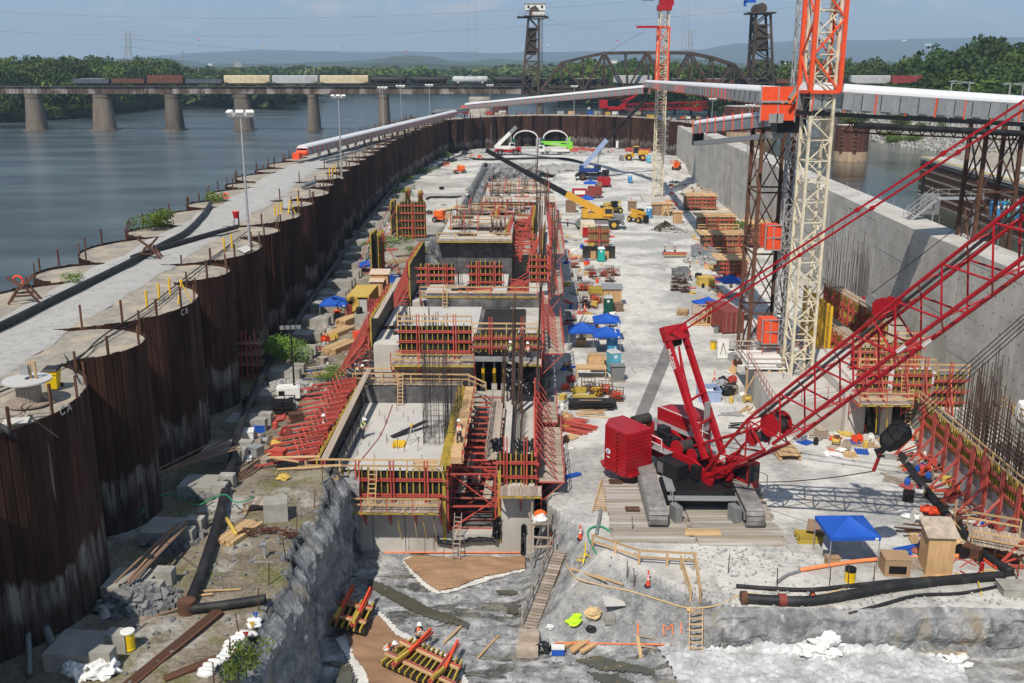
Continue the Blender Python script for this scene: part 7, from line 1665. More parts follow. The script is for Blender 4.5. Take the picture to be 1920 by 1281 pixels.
for s in(-.13,.13):pce('stud','timber',t,(s,0,0),(s,0,2.1),.09)
pce('cap','timber',t,(-.18,0,2.1),(.18,0,2.1),.12);pce('foot','timber',t,(-.95,0,.05),(.9,0,.05),.1);pce('foot','timber',t,(0,-.7,.05),(0,.7,.05),.1)
for a in((-.7,0),(.75,0),(0,.6),(0,-.6)):pce('brace','timber',t,(a[0],a[1],.08),(0,0,.8),.08)
MB().box((-.35,-.08,1.75),(.42,.22,.5)).bd('electrical_box','galv',t)
def bollard(px,py,lab,h=1.0):q=P(px,py,G0);link('yellow_bollard',YPM,loc=(q.x,q.y,G0-.05),lb=lab,cat='bollard',group='yellow pipe bollards').scale=(1,1,h)
for k,(px,py,lab)in En([(276,577,'leftmost of three yellow bollards on the cell by the tripod'),(299,562,'middle of three yellow bollards on the cell by the tripod'),(319,551,'rightmost of three yellow bollards, next to the survey tripod'),(421,470,'yellow bollard left of the tall light pole'),(435,463,'yellow bollard nearest the base of the tall light pole'),(516,404,'yellow bollard left of the grey cabinet'),(522,402,'second yellow bollard left of the grey cabinet'),(528,399,'yellow bollard next to the grey cabinet'),(559,385,'yellow bollard at the far cell near the tripod'),(618,330,'left yellow bollard beyond the second light pole'),(623,327,'middle yellow bollard beyond the second light pole'),(629,322,'right yellow bollard beyond the second light pole')]):bollard(px,py,lab)
def tripod(q,lab,s=1.0,head='yellow',m='yellow',legw=.05):
 t=Th('survey_tripod',lab,'tripod',q)
 for k in Rg(3):a=k*2.09+.3;MB().bar((0,0,1.45*s),(math.cos(a)*.6*s,math.sin(a)*.6*s,0),legw).bd('leg',m,t)
 MB().box((0,0,1.55*s),(.18*s,.18*s,.22*s)).bd('instrument',head,t);return t
tripod(P(343,567,G0),'yellow survey tripod near the rim of the second cell',legw=.08);tripod(P(545,402,G0),'yellow survey tripod beside the grey cabinet',legw=.08)
tripod(V(X_(769,Y1+9,770),Y1+9.5,SL1+.05),'grey survey tripod with a yellow instrument on the near slab',m='galv')
def pipe_stand(px,py,lab,rz=0,s=1.0):
 t=Th('pipe_stand',lab,'steel trestle',P(px,py,G0),rz)
 for y in(-.55,.55):
  pce('leg','ru',t,(-1.0*s,y,0),(-.25*s,y,1.15*s),.16);pce('leg','ru',t,(1.0*s,y,0),(.25*s,y,1.15*s),.16);pce('cross_bar','ru',t,(-.75*s,y,.55),(.75*s,y,.55),.12)
 pce('top_beam','ru',t,(0,-.75,1.15*s),(0,.75,1.15*s),.22);pce('cradle_arm','ru',t,(0,-.4,1.2*s),(-.9*s,-.3,1.9*s),.18);pce('cradle_arm','ru',t,(.1,.4,1.2*s),(.75*s,.35,1.9*s),.18);return t
pipe_stand(47,566,'dark steel pipe trestle with two raised arms at the left edge',.3);pipe_stand(282,486,'dark steel pipe trestle holding the black hose ends near the centre of the road',.2)
def ring(p,r,w,lab,rz=0,name='lifebuoy',m='od',cat='lifebuoy'):
 mb=MB();pts=[(math.cos(a)*r,0,math.sin(a)*r)for a in[k*2*math.pi/18 for k in Rg(19)]];mb.tube(pts,w,8,False);o=mb.bd(name,m,lb=lab,cat=cat);o.location=p;o.rotation_euler=(.2,0,rz);return o
ring(P(37,548,G0)+V(0,0,.9),.36,.08,'orange lifebuoy hanging behind the left pipe trestle');ring(P(425,379,G0)+V(0,0,.8),.34,.08,'orange lifebuoy on a post beside the second light pole shrub')
def hose(lb,pts,r,m='rb',name='pipe',cat='pipe',n=8,sub=6,parent=None,z=None):
 pts=[Vector(p)for p in pts];q=[]
 for i in Rg(len(pts)-1):
  a,b_,c,d=pts[max(0,i-1)],pts[i],pts[i+1],pts[min(len(pts)-1,i+2)]
  for k in Rg(sub):u=k/sub;q.append(.5*((2*b_)+(c-a)*u+(2*a-5*b_+4*c-d)*u*u+(3*b_-a-3*c+d)*u**3))
 q.append(pts[-1]);mb=MB();mb.tube(q,r,n);return mb.bd(name,m,lb=lb,cat=cat,smooth=True)
def hpx(L_,z,r=0):
 o=[]
 for(px,py)in L_:
  p=gp(px,py,z)if z<5 else P(px,py,z)
  o.append(p+V(0,0,r));
 return o
hose('thick black pipe running along the gravel road past the left trestle',hpx([(-60,650),(30,606),(130,555),(240,500),(310,462),(350,440),(378,412),(392,392),(395,385)],CT,.3),.27)
hose('black pipe lying from the central trestle toward the far gravel road',hpx([(286,474),(330,462),(400,442),(445,430)],CT,.25),.24);hose('short black pipe end resting beside the central trestle',hpx([(247,486),(290,470),(330,452)],CT,.2),.16)
for k,(pts,r)in En([([(-20,745),(60,712),(110,690),(150,672),(195,630),(280,575),(350,520),(420,468),(470,430)],.05),([(-20,735),(70,702),(130,680),(190,642),(290,580),(370,512),(430,462)],.04),([(120,665),(140,700),(150,720)],.025),([(70,755),(40,765),(80,800),(110,822)],.03),([(-20,790),(30,780),(60,760)],.025)]):hose('thin black cable snaking along the cell tops, %s'%['thickest one','second thickest one','short loop by the yellow bin','loop around the wooden post','left of the spool'][k],hpx(pts,CT,r),r,name='cable',cat='cable',n=5)
for k,(pts,r)in En([([(600,302),(660,288),(700,276)],.2),([(610,306),(650,298)],.25),([(568,354),(590,346)],.35),([(640,286),(690,270),(730,262)],.15)]):hose('grey pipe length lying on the far part of the gravel road, %s'%['longest','second','short wide one','rearmost'][k],hpx(pts,CT,r),r,'pipe_grey')
q=P(540,400,G0);t=Th('electrical_cabinet','grey electrical cabinet on legs at the cell with the far tripod','cabinet',q);MB().box((0,0,1.25),(.95,.5,1.4)).bd('cabinet','galv',t)
for s in(-.4,.4):MB().bar((s,0,0),(s,0,.6),.08).bd('leg','galv',t)
MB().box((0,-.27,1.25),(.8,.03,1.2)).bd('door','fg',t)
q=P(444,425,G0);t=Th('fire_pump','red bucket shaped pump on a small dark stand by the road','pump',q);MB().lathe((0,0,.9),[(.25,0),(.38,.7)],14).bd('bucket','cr',t);MB().lathe((0,0,.9),[(.38,.7),(.38,.74)],14).bd('rim','od',t)
for s in(-.3,.3):MB().bar((s,0,0),(s*.7,0,.95),.07).bd('leg','bk',t)
q=P(45,790,G0);t=Th('board','pale plywood square and cross of laths lying near the cell rim','boards',q);MB().box((-.1,-.5,.2),(1.1,.8,.04),rz=.3).bd('plywood_square','slab',t);MB().bar((-1.2,.4,.12),(.9,.9,.14),.12,.05).bd('lath','wp',t);MB().bar((-.3,1.1,.1),(.1,-.1,.16),.12,.05).bd('lath','wp',t)
poly_sheet('concrete_pad',[tuple(P(444,468,G0)[:2]),tuple(P(458,476,G0)[:2]),tuple(P(476,468,G0)[:2]),tuple(P(462,461,G0)[:2])],CT+.02,'slab',lb='small white concrete pad at the foot of the tall light pole',cat='pad')
def bush(lb,p,w,h,mt='leaf_bush',n=900,seed=1,leaf=.05):
 me=crown_mesh('foliage',seed,n=n,leaf=leaf,lob=6);me.materials.append(MATS[mt]);t=Th('bush',lb,'bush',p);t.scale=(w,w,h);link('foliage',me,t);MB().tube([(0,0,-.05),(0,0,.4)],.02,5).bd('stem','bark',t);return t
bush('bright green bushy shrub at the river rim of the cofferdam',P(291,428,G0)-V(0,0,.3),2.9,2.3,n=1800,seed=5,leaf=.035)
bush('grassy tuft on the river side cell left of the thick pipe',P(137,532,G0)-V(0,0,.2),1.3,1.2,n=500,seed=6,leaf=.04);bush('small shrub beside the lifebuoy post',P(412,378,G0)-V(0,0,.2),2.2,1.6,n=800,seed=8,leaf=.04)
def mark(s,px,py,size,ci,m='chalk'):
 c=main_c[ci+1]if isinstance(ci,int)else ci[0];r=8.1 if isinstance(ci,int)else ci[1]
 d=ray(px,py);o=V(0,0,CH);A_=d.x**2+d.y**2;B2_=2*((o.x-c.x)*d.x+(o.y-c.y)*d.y);C_=(o.x-c.x)**2+(o.y-c.y)**2-(r+.08)**2;D_=B2_**2-4*A_*C_
 if D_<0:return
 h=o+d*((-B2_-math.sqrt(D_))/(2*A_));n_=V(h.x-c.x,h.y-c.y,0).normalized();u=V(0,0,1);x=u.cross(n_);h=h+n_*.04
 M_=Matrix(((x.x,u.x,n_.x,h.x),(x.y,u.y,n_.y,h.y),(x.z,u.z,n_.z,h.z),(0,0,0,1)));o_=text_mesh(s,size,'chalk_mark',m,None,M_,.004,.012);tag(o_,'chalk letters "%s" written near the top of a cofferdam cell'%s,'marking')
mark('C A',122,768,.6,0);mark('C B',345,585,.6,1);mark('K',598,440,.8,3)
mid=(main_c[2]+main_c[3])/2;mark('A 8',411,522,.8,(V(mid.x+3.15,mid.y,0),4.1))
for k,(pts,r,lab)in En([([(-25,790,14.3),(20,812,14.2),(28,835,12.6),(30,860,11.4),(32,925,8)],.17,'black discharge pipe bending over the rim of the nearest cell'),([(-10,905,9),(30,1030,6),(60,1110,4.2),(100,1215,3.2)],.2,'grey pipe leaning in the shade at the foot of the nearest cell'),([(35,1040,6),(50,1160,4),(56,1265,3)],.14,'thin pale pipe leaning in the shade at the bottom left'),([(15,970,8),(60,1090,5),(110,1160,3.4)],.12,'second grey pipe in the shade of the nearest cell')]):
 pp_=[P(px,py,z)for px,py,z in pts];hose(lab,pp_,r,'rb' if k==0 else 'pipe_grey',sub=4)
 #  bench: anchor blocks, pipe, debris
def anchor(x,y,k,lab):
 z=fh(x,y)-.1;t=Th('anchor_block',lab,'concrete block',(x,y,z),-.06+jit(.03),'concrete anchor blocks along the cell toes');h=.95
 MB().box((-.8,0,h/2),(2.3,2.2,h)).bd('slab_block','bc',t);MB().box((.8,.75,h/2+.1),(1.0,.7,h+.2)).bd('upstand','bc',t);MB().box((.8,-.75,h/2+.1),(1.0,.7,h+.2)).bd('upstand','bc',t);return t
y=P(180,1235,BZ).y;k=0
while y<240:
 x=rimx(y)+2.9+jit(.2);anchor(x,y,k,'notched concrete anchor block below the cofferdam cells, %s counted from the camera'%((ords+['seventh','eighth','ninth','tenth'])[k+1]if k<10 else 'farther than the tenth'));y+=6.55;k+=1
hose('long black pipe running up the bench beside the anchor blocks',[p+V(0,0,0 if i<2 else.25 if i<4 else.85)for i,p in En(hpx([(352,1150),(380,1080),(412,985),(432,900),(455,820),(500,715),(530,670),(570,600),(610,540),(650,480),(700,412),(735,365),(765,325),(800,300)],BZ,.35))],.30)
hose('black pipe branching right across the muddy bench',hpx([(352,1152),(400,1147),(450,1140),(500,1132)],BZ,.3),.26)
q=P(352,1146,BZ);MB().lathe((q.x,q.y-.05,q.z-.05),[(.46,0),(.46,.7)],14).bd('pipe_elbow','ru',lb='rusty flanged elbow joining the two black pipes',cat='pipe fitting')
t=Th('steel_drum','yellow drum with a white lid beside the nearest anchor block','drum',P(243,1220,BZ)+V(0,0,.1));MB().lathe((0,0,0),[(.3,0),(.31,.05),(.29,.1),(.30,.9)],18).bd('drum_body','drum_yellow',t);MB().lathe((0,0,.9),[(.34,0),(.34,.08),(.28,.1)],18).bd('lid','wt',t)
t=Th('pump','small grey pump sitting on the nearest anchor block','pump',P(208,1196,BZ)+V(-.2,0,1.2));MB().lathe((0,0,0),[(.3,0),(.22,.3),(.12,.5),(.2,.55)],12).bd('pump_body','pipe_grey',t);MB().tube([(-.1,0,.1),(-.7,.2,.1),(-.9,.6,-.1)],.1,8).bd('hose','rb',t)
def pile(lb,px,py,w,l,h,m='rock_pile',n=120,z=BZ,s=(.12,.4),name='rubble_pile'):
 p=P(px,py,z);p.z=fh(p.x,p.y);mb=MB()
 if h>.3:mb.blob((p.x,p.y,p.z-.1),(w,l,h),seed=px,sub=3,amp=.35)
 for _ in Rg(n):
  a,r_=rnd.uniform(0,6.28),rnd.random()**.7*1.15;x,y=p.x+math.cos(a)*w*r_,p.y+math.sin(a)*l*r_;zz=fh(x,y)if h<=.3 else max(fh(x,y),p.z-.1+h*math.sqrt(max(0,1-min(1,r_)**2)))
  sz=rnd.uniform(*s);mb.box((x,y,zz+sz*.2),(sz*1.4,sz,sz*.8),m=Euler((rnd.random()*3,rnd.random()*3,rnd.random()*3)).to_matrix())
 mb.bd(name,m,lb=lb,cat='rubble',kind='stuff')
pile('grey crushed rock heap between the two nearest anchor blocks',262,1130,1.8,1.5,.9,n=260);pile('grey rock heap behind the second anchor block',325,1010,1.5,1.2,.7,n=200);pile('rubble heap beside the fourth anchor block',395,925,1.2,1.0,.5,n=150)
pile('rubble beside the white light tower',530,725,2.2,2.0,.5,'riprap',200);pile('pale rubble behind the blue canopy on the bench',600,555,2.5,3.0,.8,'riprap',200);pile('scattered stones over the muddy bench',400,1060,5.0,10,.1,n=220,s=(.05,.2),name='scattered_stones');pile('scattered stones over the far bench',620,640,6,20,.1,'riprap',260,s=(.06,.3),name='scattered_stones')
pile('scattered stones along the rock ledge at lower right',1500,1130,12,2.2,.1,'riprap',500,z=0,s=(.04,.16),name='scattered_stones');pile('pale stones beside the orange pipe',1400,1050,4,2.0,.1,'riprap',200,z=0,s=(.04,.16),name='scattered_stones');pile('stones on the pit floor',800,1180,12,8,.1,n=260,z=PZ,s=(.04,.14),name='scattered_stones')
def tms(lb,px,py,n,L_,rz,m='timber',z=BZ,w=.14,layers=1,spread=.16,messy=0,name='timber_stack',cat='timber stack',dz=0,group=None):
 p=gp(px,py,z);p.z+=dz;t=Th(name,lb,cat,p,rz,group)
 for l_ in Rg(layers):
  for k in Rg(n):j=messy*jit(1);pce('board',m,t,(-L_/2+jit(.1)*(1+messy*4),(k-n/2)*spread+j,.08+l_*w*1.02),(L_/2+jit(.1)*(1+messy*4),(k-n/2)*spread+messy*jit(1.2),.08+l_*w*1.02+messy*abs(jit(.15))),w,w*(.9 if not messy else.5))
 return t
tms('stack of fresh timber planks, nearest the white block on the bench',656,605,6,4.2,1.2,layers=4,w=.2,spread=.22);tms('fresh timber planks, middle of three stacks on the bench',634,628,6,4.0,1.15,layers=3,w=.2,spread=.22);tms('fresh timber planks, nearest of three stacks on the bench',637,655,7,4.0,1.15,layers=3,w=.2,spread=.22)
tms('planks stacked on the muddy bench with a yellow tube on top',447,1003,7,3.0,1.2,'timber',layers=2,w=.16,spread=.18);hose('yellow tube lying on the stacked planks of the bench',[P(426,985,BZ)+V(0,0,.45),P(444,1016,BZ)+V(0,0,.5)],.12,'cy',name='yellow_tube')
tms('long dark steel rails lying down the middle of the bench',320,1220,4,7.5,1.25,'ru',w=.14,name='steel_rails',cat='steel bars');tms('short dark steel bars at the bottom edge of the bench',357,1255,3,2.6,.75,'ru',w=.14,name='steel_bars',cat='steel bars')
tms('long dark rods laid beside the black pipe at mid bench',470,880,9,9,1.30,'ru',w=.07,spread=.12,messy=.3,name='steel_rods',cat='steel bars');tms('jumble of dark timbers on the third and fourth anchor blocks',368,900,7,6.5,1.05,'br',w=.13,messy=.8,dz=1.5,name='timber_jumble',cat='timbers');tms('jumble of dark timbers on the second anchor block',300,1075,4,7.0,1.45,'br',w=.13,messy=.4,dz=1.3,name='timber_jumble',cat='timbers')
for k,(px,py,n_,L_,rz,m_)in En([(410,1108,1,2.6,.05,'timber'),(376,1120,1,.9,.3,'timber'),(310,1150,1,2.4,.9,'br'),(500,950,4,1.6,.3,'timber'),(465,955,3,2.0,.8,'wp'),(520,850,2,2.0,1.2,'timber'),(600,640,5,3.0,.3,'ru'),(560,610,6,3.4,.2,'br'),(700,640,6,2.6,.7,'rs'),(596,655,5,2.0,.9,'rs'),(580,745,3,2.4,.05,'rs'),(578,730,3,2.4,.05,'rs'),(610,690,5,4.5,.4,'wp'),(585,700,4,4,.1,'br'),(740,505,8,5,.7,'wp'),(755,490,8,4.5,.9,'timber'),(775,480,6,5,.5,'ru'),(720,470,6,4,.2,'rs'),(620,700,4,3,.5,'timber')]):
 tms('loose %s on the bench, pile %s counted from the front'%({'timber':'pale timbers','br':'dark boards','wp':'grey planks','ru':'rusty bars','rs':'red steel props'}[m_],(ords+['seventh','eighth','ninth','tenth','eleventh','twelfth','thirteenth','fourteenth','fifteenth','sixteenth','seventeenth','eighteenth','nineteenth'])[k+1]),px,py,n_,L_,rz,m_,w=.11,messy=.6,spread=.2,name='loose_boards',cat='boards')
for k,(px,py)in En([(541,1008),(505,1000),(466,1006)]):
 p=gp(px,py,BZ);mb=MB()
 for _ in Rg(26):a=rnd.uniform(0,3.14);c=p+V(jit(.5),jit(.3),.1+abs(jit(.35)));mb.bar(c-V(math.cos(a)*.3,math.sin(a)*.15,jit(.1)),c+V(math.cos(a)*.3,math.sin(a)*.15,jit(.1)),.05)
 mb.bd('chain_heap','rust',lb='heap of rusty chain and bar offcuts on the bench, %s'%['right one near the rock edge','middle one','left one beside the planks'][k],cat='scrap',kind='stuff')
t=Th('concrete_cube','pale concrete cube block near the makeshift timber walkway','concrete block',P(518,972,BZ)+V(0,0,0));MB().box((0,0,.62),(1.45,1.45,1.25),rz=.25).bd('block','bc',t)
t=Th('work_bench','cluttered plank table beside the concrete cube','table',P(484,962,BZ));planked(t,(-.8,-.5,.8),(.8,-.5,.8),(0,1.0,0));
for x in(-.7,.7):
 for y in(-.4,.4):pce('leg','timber',t,(x,y,0),(x,y,.8),.1)
t=Th('sign_stand','small grey signpost frame standing on the muddy bench','stand',P(497,1050,BZ));MB().bar((0,0,0),(0,0,1.0),.12).bd('post','galv',t);MB().box((0,0,1.0),(.35,.3,.08)).bd('top','galv',t)
for(a,b_)in(((-.6,-.4),(.6,-.4)),((-.6,.4),(.6,.4)),((-.6,-.4),(-.6,.4)),((.6,-.4),(.6,.4))):MB().bar((*a,.05),(*b_,.05),.09).bd('base_bar','galv',t)
hose('green garden hose looping between two anchor blocks',hpx([(270,990),(285,962),(330,955),(370,975),(400,962),(425,955),(445,970),(480,960)],BZ,1.0),.04,'hose_green','hose','hose',6)
hose('blue air hose crossing the bench behind the white light tower',hpx([(545,712),(590,712),(640,712)],BZ,.05),.04,'tent_blue','hose','hose',5)
for k in Rg(9):
 px,py=625-k*26+jit(6),905+k*48;p=gp(px-15,py,BZ);MB().bar(p,p+V(jit(.1),jit(.1),1.3),.05).bd('rail_post','ru',lb='thin rusty stake along the rock edge, %s from the back'%(ords+['seventh','eighth','ninth'])[k+1],cat='stake',group='stakes on the rock edge')
for k in Rg(14):
 s=k/13;px,py=478-95*s,1165+100*s;p=P(px+6*math.sin(k),py,BZ);p.z=fh(p.x,p.y)+.1;MB().blob((0,0,0),(.42,.24,.17),seed=k,amp=.2).bd('sandbag','wr',lb='white sandbag in the curved berm at the rock edge, %s from the top'%(ords+['seventh','eighth','ninth','tenth','eleventh','twelfth','thirteenth','fourteenth'])[k+1],cat='sandbag',group='white sandbag berm').location=p
for k,(px,py,m_)in En([(462,1205,'cr'),(474,1186,'yellow'),(450,1228,'hose_green'),(443,1238,'cr'),(480,1168,'tent_blue')]):
 p=gp(px,py,BZ);p.z+=.1;t=Th('pennant_flag','small %s pennant on the string at the rock edge'%['upper red','yellow','green','lower red','blue'][k],'flag',p);m=MB();m.add([(-.16,0,.5),(.16,0,.5),(0,.03,.1),(-.16,.01,.5),(.16,.01,.5),(0,.04,.1)],[(0,1,2),(5,4,3)]);m.bd('pennant',m_,t);MB().bar((0,0,0),(0,0,.5),.02).bd('stick','galv',t)
bush('weedy shrub growing behind the sandbag berm',P(462,1262,BZ)+V(0,0,-.1),1.5,1.7,n=900,seed=11,leaf=.035);bush('low weeds below the pennants',P(448,1275,BZ)+V(0,0,-.1),1.1,1.1,n=500,seed=12,leaf=.04)
bush('large bright green shrub on the bench beside the tall lamp pole',P(555,690,BZ)-V(0,0,.1),3.9,3.4,n=2600,seed=14,leaf=.022);bush('low weeds around the tall lamp pole',P(600,708,BZ)-V(0,0,.1),3.2,1.1,n=900,seed=15,leaf=.03)
for k,(px,py,w,h)in En([(730,455,5,1.2),(705,463,4,1.0),(745,362,5,1.6),(760,340,3.5,1.6),(835,295,5,2),(885,268,6,5),(780,478,2.5,1.5),(815,480,2,1.2),(845,395,2,1),(1272,300,5,6.5),(795,322,6,1.2),(1395,440,3,3)]):
 p=P(px,py,BZ if px<1200 else 0);p.z=fh(p.x,p.y)-.1;bush('green weeds on the site, %s from the camera'%(ords+['seventh','eighth','ninth','tenth','eleventh','twelfth'])[k+1],p,w,h,n=600,seed=20+k,leaf=.045)
for k,(px,py)in En([(150,1262),(193,1262)]):p=gp(px,py,BZ)+V(0,0,.2);MB().blob((0,0,0),(.75,.6,.5),seed=k+5,sub=4,amp=.6).bd('white_bag','wr',lb='crumpled white bulk bag at the lower left, %s one'%['left','right'][k],cat='bag',smooth=False).location=p
#  light tower, generator, containers, sheds on the bench
def trailer_light(px,py,lab,top,z=BZ):
 p=P(px,py,z);p.z=fh(p.x,p.y);t=Th('light_tower',lab,'light tower',p,.2);MB().box((0,0,.95),(1.9,1.1,.9)).bd('housing','wt',t);MB().box((0,0,1.43),(1.7,.95,.12)).bd('hood','wt',t);h=PY(px,top,p.y).z-p.z
 for y in(-.55,.55):wheel(t,.2,y,.33,.2,'wt')
 MB().tube([(.5,0,.9),(.5,0,h)],[.09,.05],8).bd('mast','bk',t);MB().bar((-.2,0,h),(1.2,0,h),.07).bd('lamp_bar','bk',t)
 for k in Rg(4):MB().box((-.2+k*.45,-.1,h+.18),(.36,.2,.3)).bd('lamp','gy',t)
 MB().bar((1.0,0,.5),(3.0,0,.4),.09).bd('drawbar','bk',t);MB().box((-.55,-.56,1.0),(.5,.03,.4)).bd('vent','bk',t)
trailer_light(542,752,'white trailer light tower with a tall black mast on the bench',618);trailer_light(788,565,'trailer light tower behind the left timber frame with a tall black mast',452)
p=gp(533,778,BZ);t=Th('generator','dark caged generator in front of the white light tower','generator',p,.1);MB().box((0,0,.75),(1.5,1.0,1.0)).bd('engine_block','bk',t);m=MB()
for x in(-.85,0,.85):
 for y in(-.6,.6):m.bar((x,y,.1),(x,y,1.45),.06)
for z in(.1,.75,1.45):
 for y in(-.6,.6):m.bar((-.85,y,z),(.85,y,z),.06)
 for x in(-.85,.85):m.bar((x,-.6,z),(x,.6,z),.06)
m.bd('cage','bk',t);MB().box((0,0,.04),(1.9,1.3,.08)).bd('skid','timber',t)
def container(lb,p,rz,m,L_=6.06,open_=False,roof=None):
 t=Th('shipping_container',lb,'container',p,rz);w,h=2.44,2.59;P4=[]
 for(x0_,y0_,x1_,y1_,nx_,ny_)in((-w/2,0,-w/2,L_,-1,0),(w/2,0,w/2,L_,1,0),(-w/2,L_,w/2,L_,0,1)):
  mb=MB();n_=int(math.hypot(x1_-x0_,y1_-y0_)/.28)
  for k in Rg(n_):a=V(x0_,y0_,0).lerp(V(x1_,y1_,0),k/n_);b_=V(x0_,y0_,0).lerp(V(x1_,y1_,0),(k+1)/n_);o_=V(nx_,ny_,0)*(.0 if k%2 else-.05);mb.bar(a+o_+V(0,0,h/2+.08),b_+o_+V(0,0,h/2+.08),.05,h-.2)
  mb.bd('side_wall',m,t)
 MB().box((0,L_/2,h),(w,L_,.06)).bd('roof',roof or m,t);MB().box((0,L_/2,.1),(w,L_,.2)).bd('floor','ru',t)
 for x in(-w/2,w/2):
  for y in(0,L_):MB().bar((x,y,0),(x,y,h+.04),.15).bd('corner_post',m,t)
 for y in(0,L_):MB().bar((-w/2,y,h-.05),(w/2,y,h-.05),.15).bd('header',m,t)
 if not open_:
  for s in(-1,1):d_=MB().box((s*.6,-.04,h/2+.05),(1.14,.06,h-.3)).bd('door',m,t);[MB().bar((s*.6+q*.3,-.1,.2),(s*.6+q*.3,-.1,h-.15),.035).bd('lock_rod','galv',d_)for q in(-1,1)]
 return t
p=gp(672,598,BZ);t=container('faded yellow shipping container with its right door folded open',p,-.02,'cy',open_=True)
d_=MB().box((-.65,-.04,1.35),(1.1,.06,2.3)).bd('door','cy',t);MB().box((-.75,-.1,1.9),(.4,.02,.3)).bd('sign_plate','bk',d_);MB().box((.0,-.02,1.2),(.25,.05,2.2)).bd('post','cy',t);MB().box((.55,.1,1.15),(.95,.05,2.1)).bd('inner_door','fg',t)
d2=MB().box((1.75,-.6,1.3),(1.2,.08,2.3)).bd('open_door','cd',t)
for k in Rg(5):MB().box((1.75,-.66,.45+k*.42),(1.1,.05,.14)).bd('door_rib','cd',d2)
MB().box((-.9,-.9,.9),(.9,.06,1.9),rz=.5).bd('open_door','cd',t)
p=P(683,605,BZ);MB().box((0,0,.55),(2.0,1.4,1.15),rz=.1).bd('concrete_block','bc',lb='pale concrete barrier block in front of the yellow container',cat='concrete block').location=(p.x,p.y,fh(p.x,p.y));
MB().lathe((0,0,0),[(.4,0),(.38,.5),(.3,.7)],12).bd('bucket','bk',lb='black tub on the pale concrete barrier block',cat='tub').location=(p.x-.5,p.y,fh(p.x,p.y)+1.13)
def shed(lb,p,rz,w,d,h,slope=.3,m='plywood',roof='roof_board',door=True,legs=0,name='plywood_shed',cat='shed'):
 t=Th(name,lb,cat,p,rz);z0=legs
 wl=MB();wl.add([(-w/2,-d/2,z0),(w/2,-d/2,z0),(w/2,d/2,z0),(-w/2,d/2,z0),(-w/2,-d/2,h),(w/2,-d/2,h),(w/2,d/2,h+slope),(-w/2,d/2,h+slope)],[(0,1,5,4),(1,2,6,5),(2,3,7,6),(3,0,4,7),(3,2,1,0)]);wl.bd('wall',m,t)
 r_=MB();e=.18;r_.add([(-w/2-e,-d/2-e,h+.02),(w/2+e,-d/2-e,h+.02),(w/2+e,d/2+e,h+slope+.02),(-w/2-e,d/2+e,h+slope+.02),(-w/2-e,-d/2-e,h+.09),(w/2+e,-d/2-e,h+.09),(w/2+e,d/2+e,h+slope+.09),(-w/2-e,d/2+e,h+slope+.09)],[(3,2,1,0),(4,5,6,7),(0,1,5,4),(1,2,6,5),(2,3,7,6),(3,0,4,7)]);r_.bd('roof',roof,t)
 if door:MB().box((0,-d/2-.03,z0+(h-z0)*.47),(w*.7,.04,(h-z0)*.85)).bd('door',m,t)
 if legs:
  for x in(-w/2+.08,w/2-.08):
   for y in(-d/2+.08,d/2-.08):pce('leg','timber',t,(x,y,0),(x,y,z0),.1)
 return t
p=gp(714,556,BZ);shed('tall orange-brown plywood shed with a pale sloping roof on the bench',p,0,2.1,1.6,2.9);p2_=P(708,562,BZ);shed('smaller plywood shed in front of the tall one on the bench',V(p2_.x,p2_.y,p.z),0,1.5,1.0,2.2,.2)
def tent(lb,p,rz=0,w=3.0,h=2.1,peak=.75,legm='galv',m='tent_blue',logo=True):
 t=Th('canopy_tent',lb,'canopy tent',p,rz);a=w/2
 for i in Rg(4):
  c=[(-a,-a),(a,-a),(a,a),(-a,a)];p0,p1=c[i],c[(i+1)%4];K=6;vs=[];fs=[]
  for r_ in Rg(K+1):
   for s in Rg(K+1):
    u,v=s/K,r_/K;x=(p0[0]+(p1[0]-p0[0])*u)*(1-v);y=(p0[1]+(p1[1]-p0[1])*u)*(1-v);sag=-.10*math.sin(math.pi*v)*math.sin(math.pi*u)-.03*math.sin(math.pi*v);vs.append((x,y,h+peak*v+sag))
  for r_ in Rg(K):
   for s in Rg(K):q_=r_*(K+1)+s;fs.append((q_,q_+1,q_+K+2,q_+K+1))
  mm=MB();mm.add(vs,fs);mm.bd('roof_panel',m,t,smooth=True)
  v_=MB();v_.bar((p0[0],p0[1],h-.1),(p1[0],p1[1],h-.1),.025,.24);v_.bd('valance',m,t)
  MB().bar((p0[0]*.97,p0[1]*.97,0),(p0[0]*.97,p0[1]*.97,h),.05).bd('leg',legm,t)
  MB().bar((p0[0]*.97,p0[1]*.97,h-.15),(p1[0]*.97,p1[1]*.97,h-.15),.04).bd('frame_bar',legm,t)
 if logo:MB().box((a-.25,-a-.02,h-.1),(.2,.02,.14)).bd('logo_patch','wt',t)
 return t
tent('blue canopy tent on the bench beside the yellow container',gp(630,600,BZ),0,3.0,2.1)
tent('big blue canopy tent over a table at the lower right',gp(1583,1048),.04,3.1,2.25)
tent('pale blue canopy tent nearest the second monolith',gp(1091,652),.0,3.1,2.2);tent('front of two touching blue canopy tents behind the blue toilets',gp(1136,660),0,3.0,2.2);tent('rear of two touching blue canopy tents behind the blue toilets',gp(1136,638),0,3.0,2.5,logo=True)
tent('blue canopy tent beside the timber frame near the maroon container',gp(1326,598),.3,3.0,2.1);tent('blue canopy tent behind the maroon container',gp(1368,560),.2,3.1,2.6);tent('small distant blue canopy over the maroon compressor',gp(1107,362),0,3.4,2.6);tent('blue canopy half hidden by the boom of the yellow crane',gp(1100,392),0,3.2,2.4);tent('blue tarp canopy at the back of the bench debris',gp(690,508,BZ),.2,2.6,1.0,.5)
container('maroon shipping container near the rusty tower',gp(1374,626),.18,'cd')
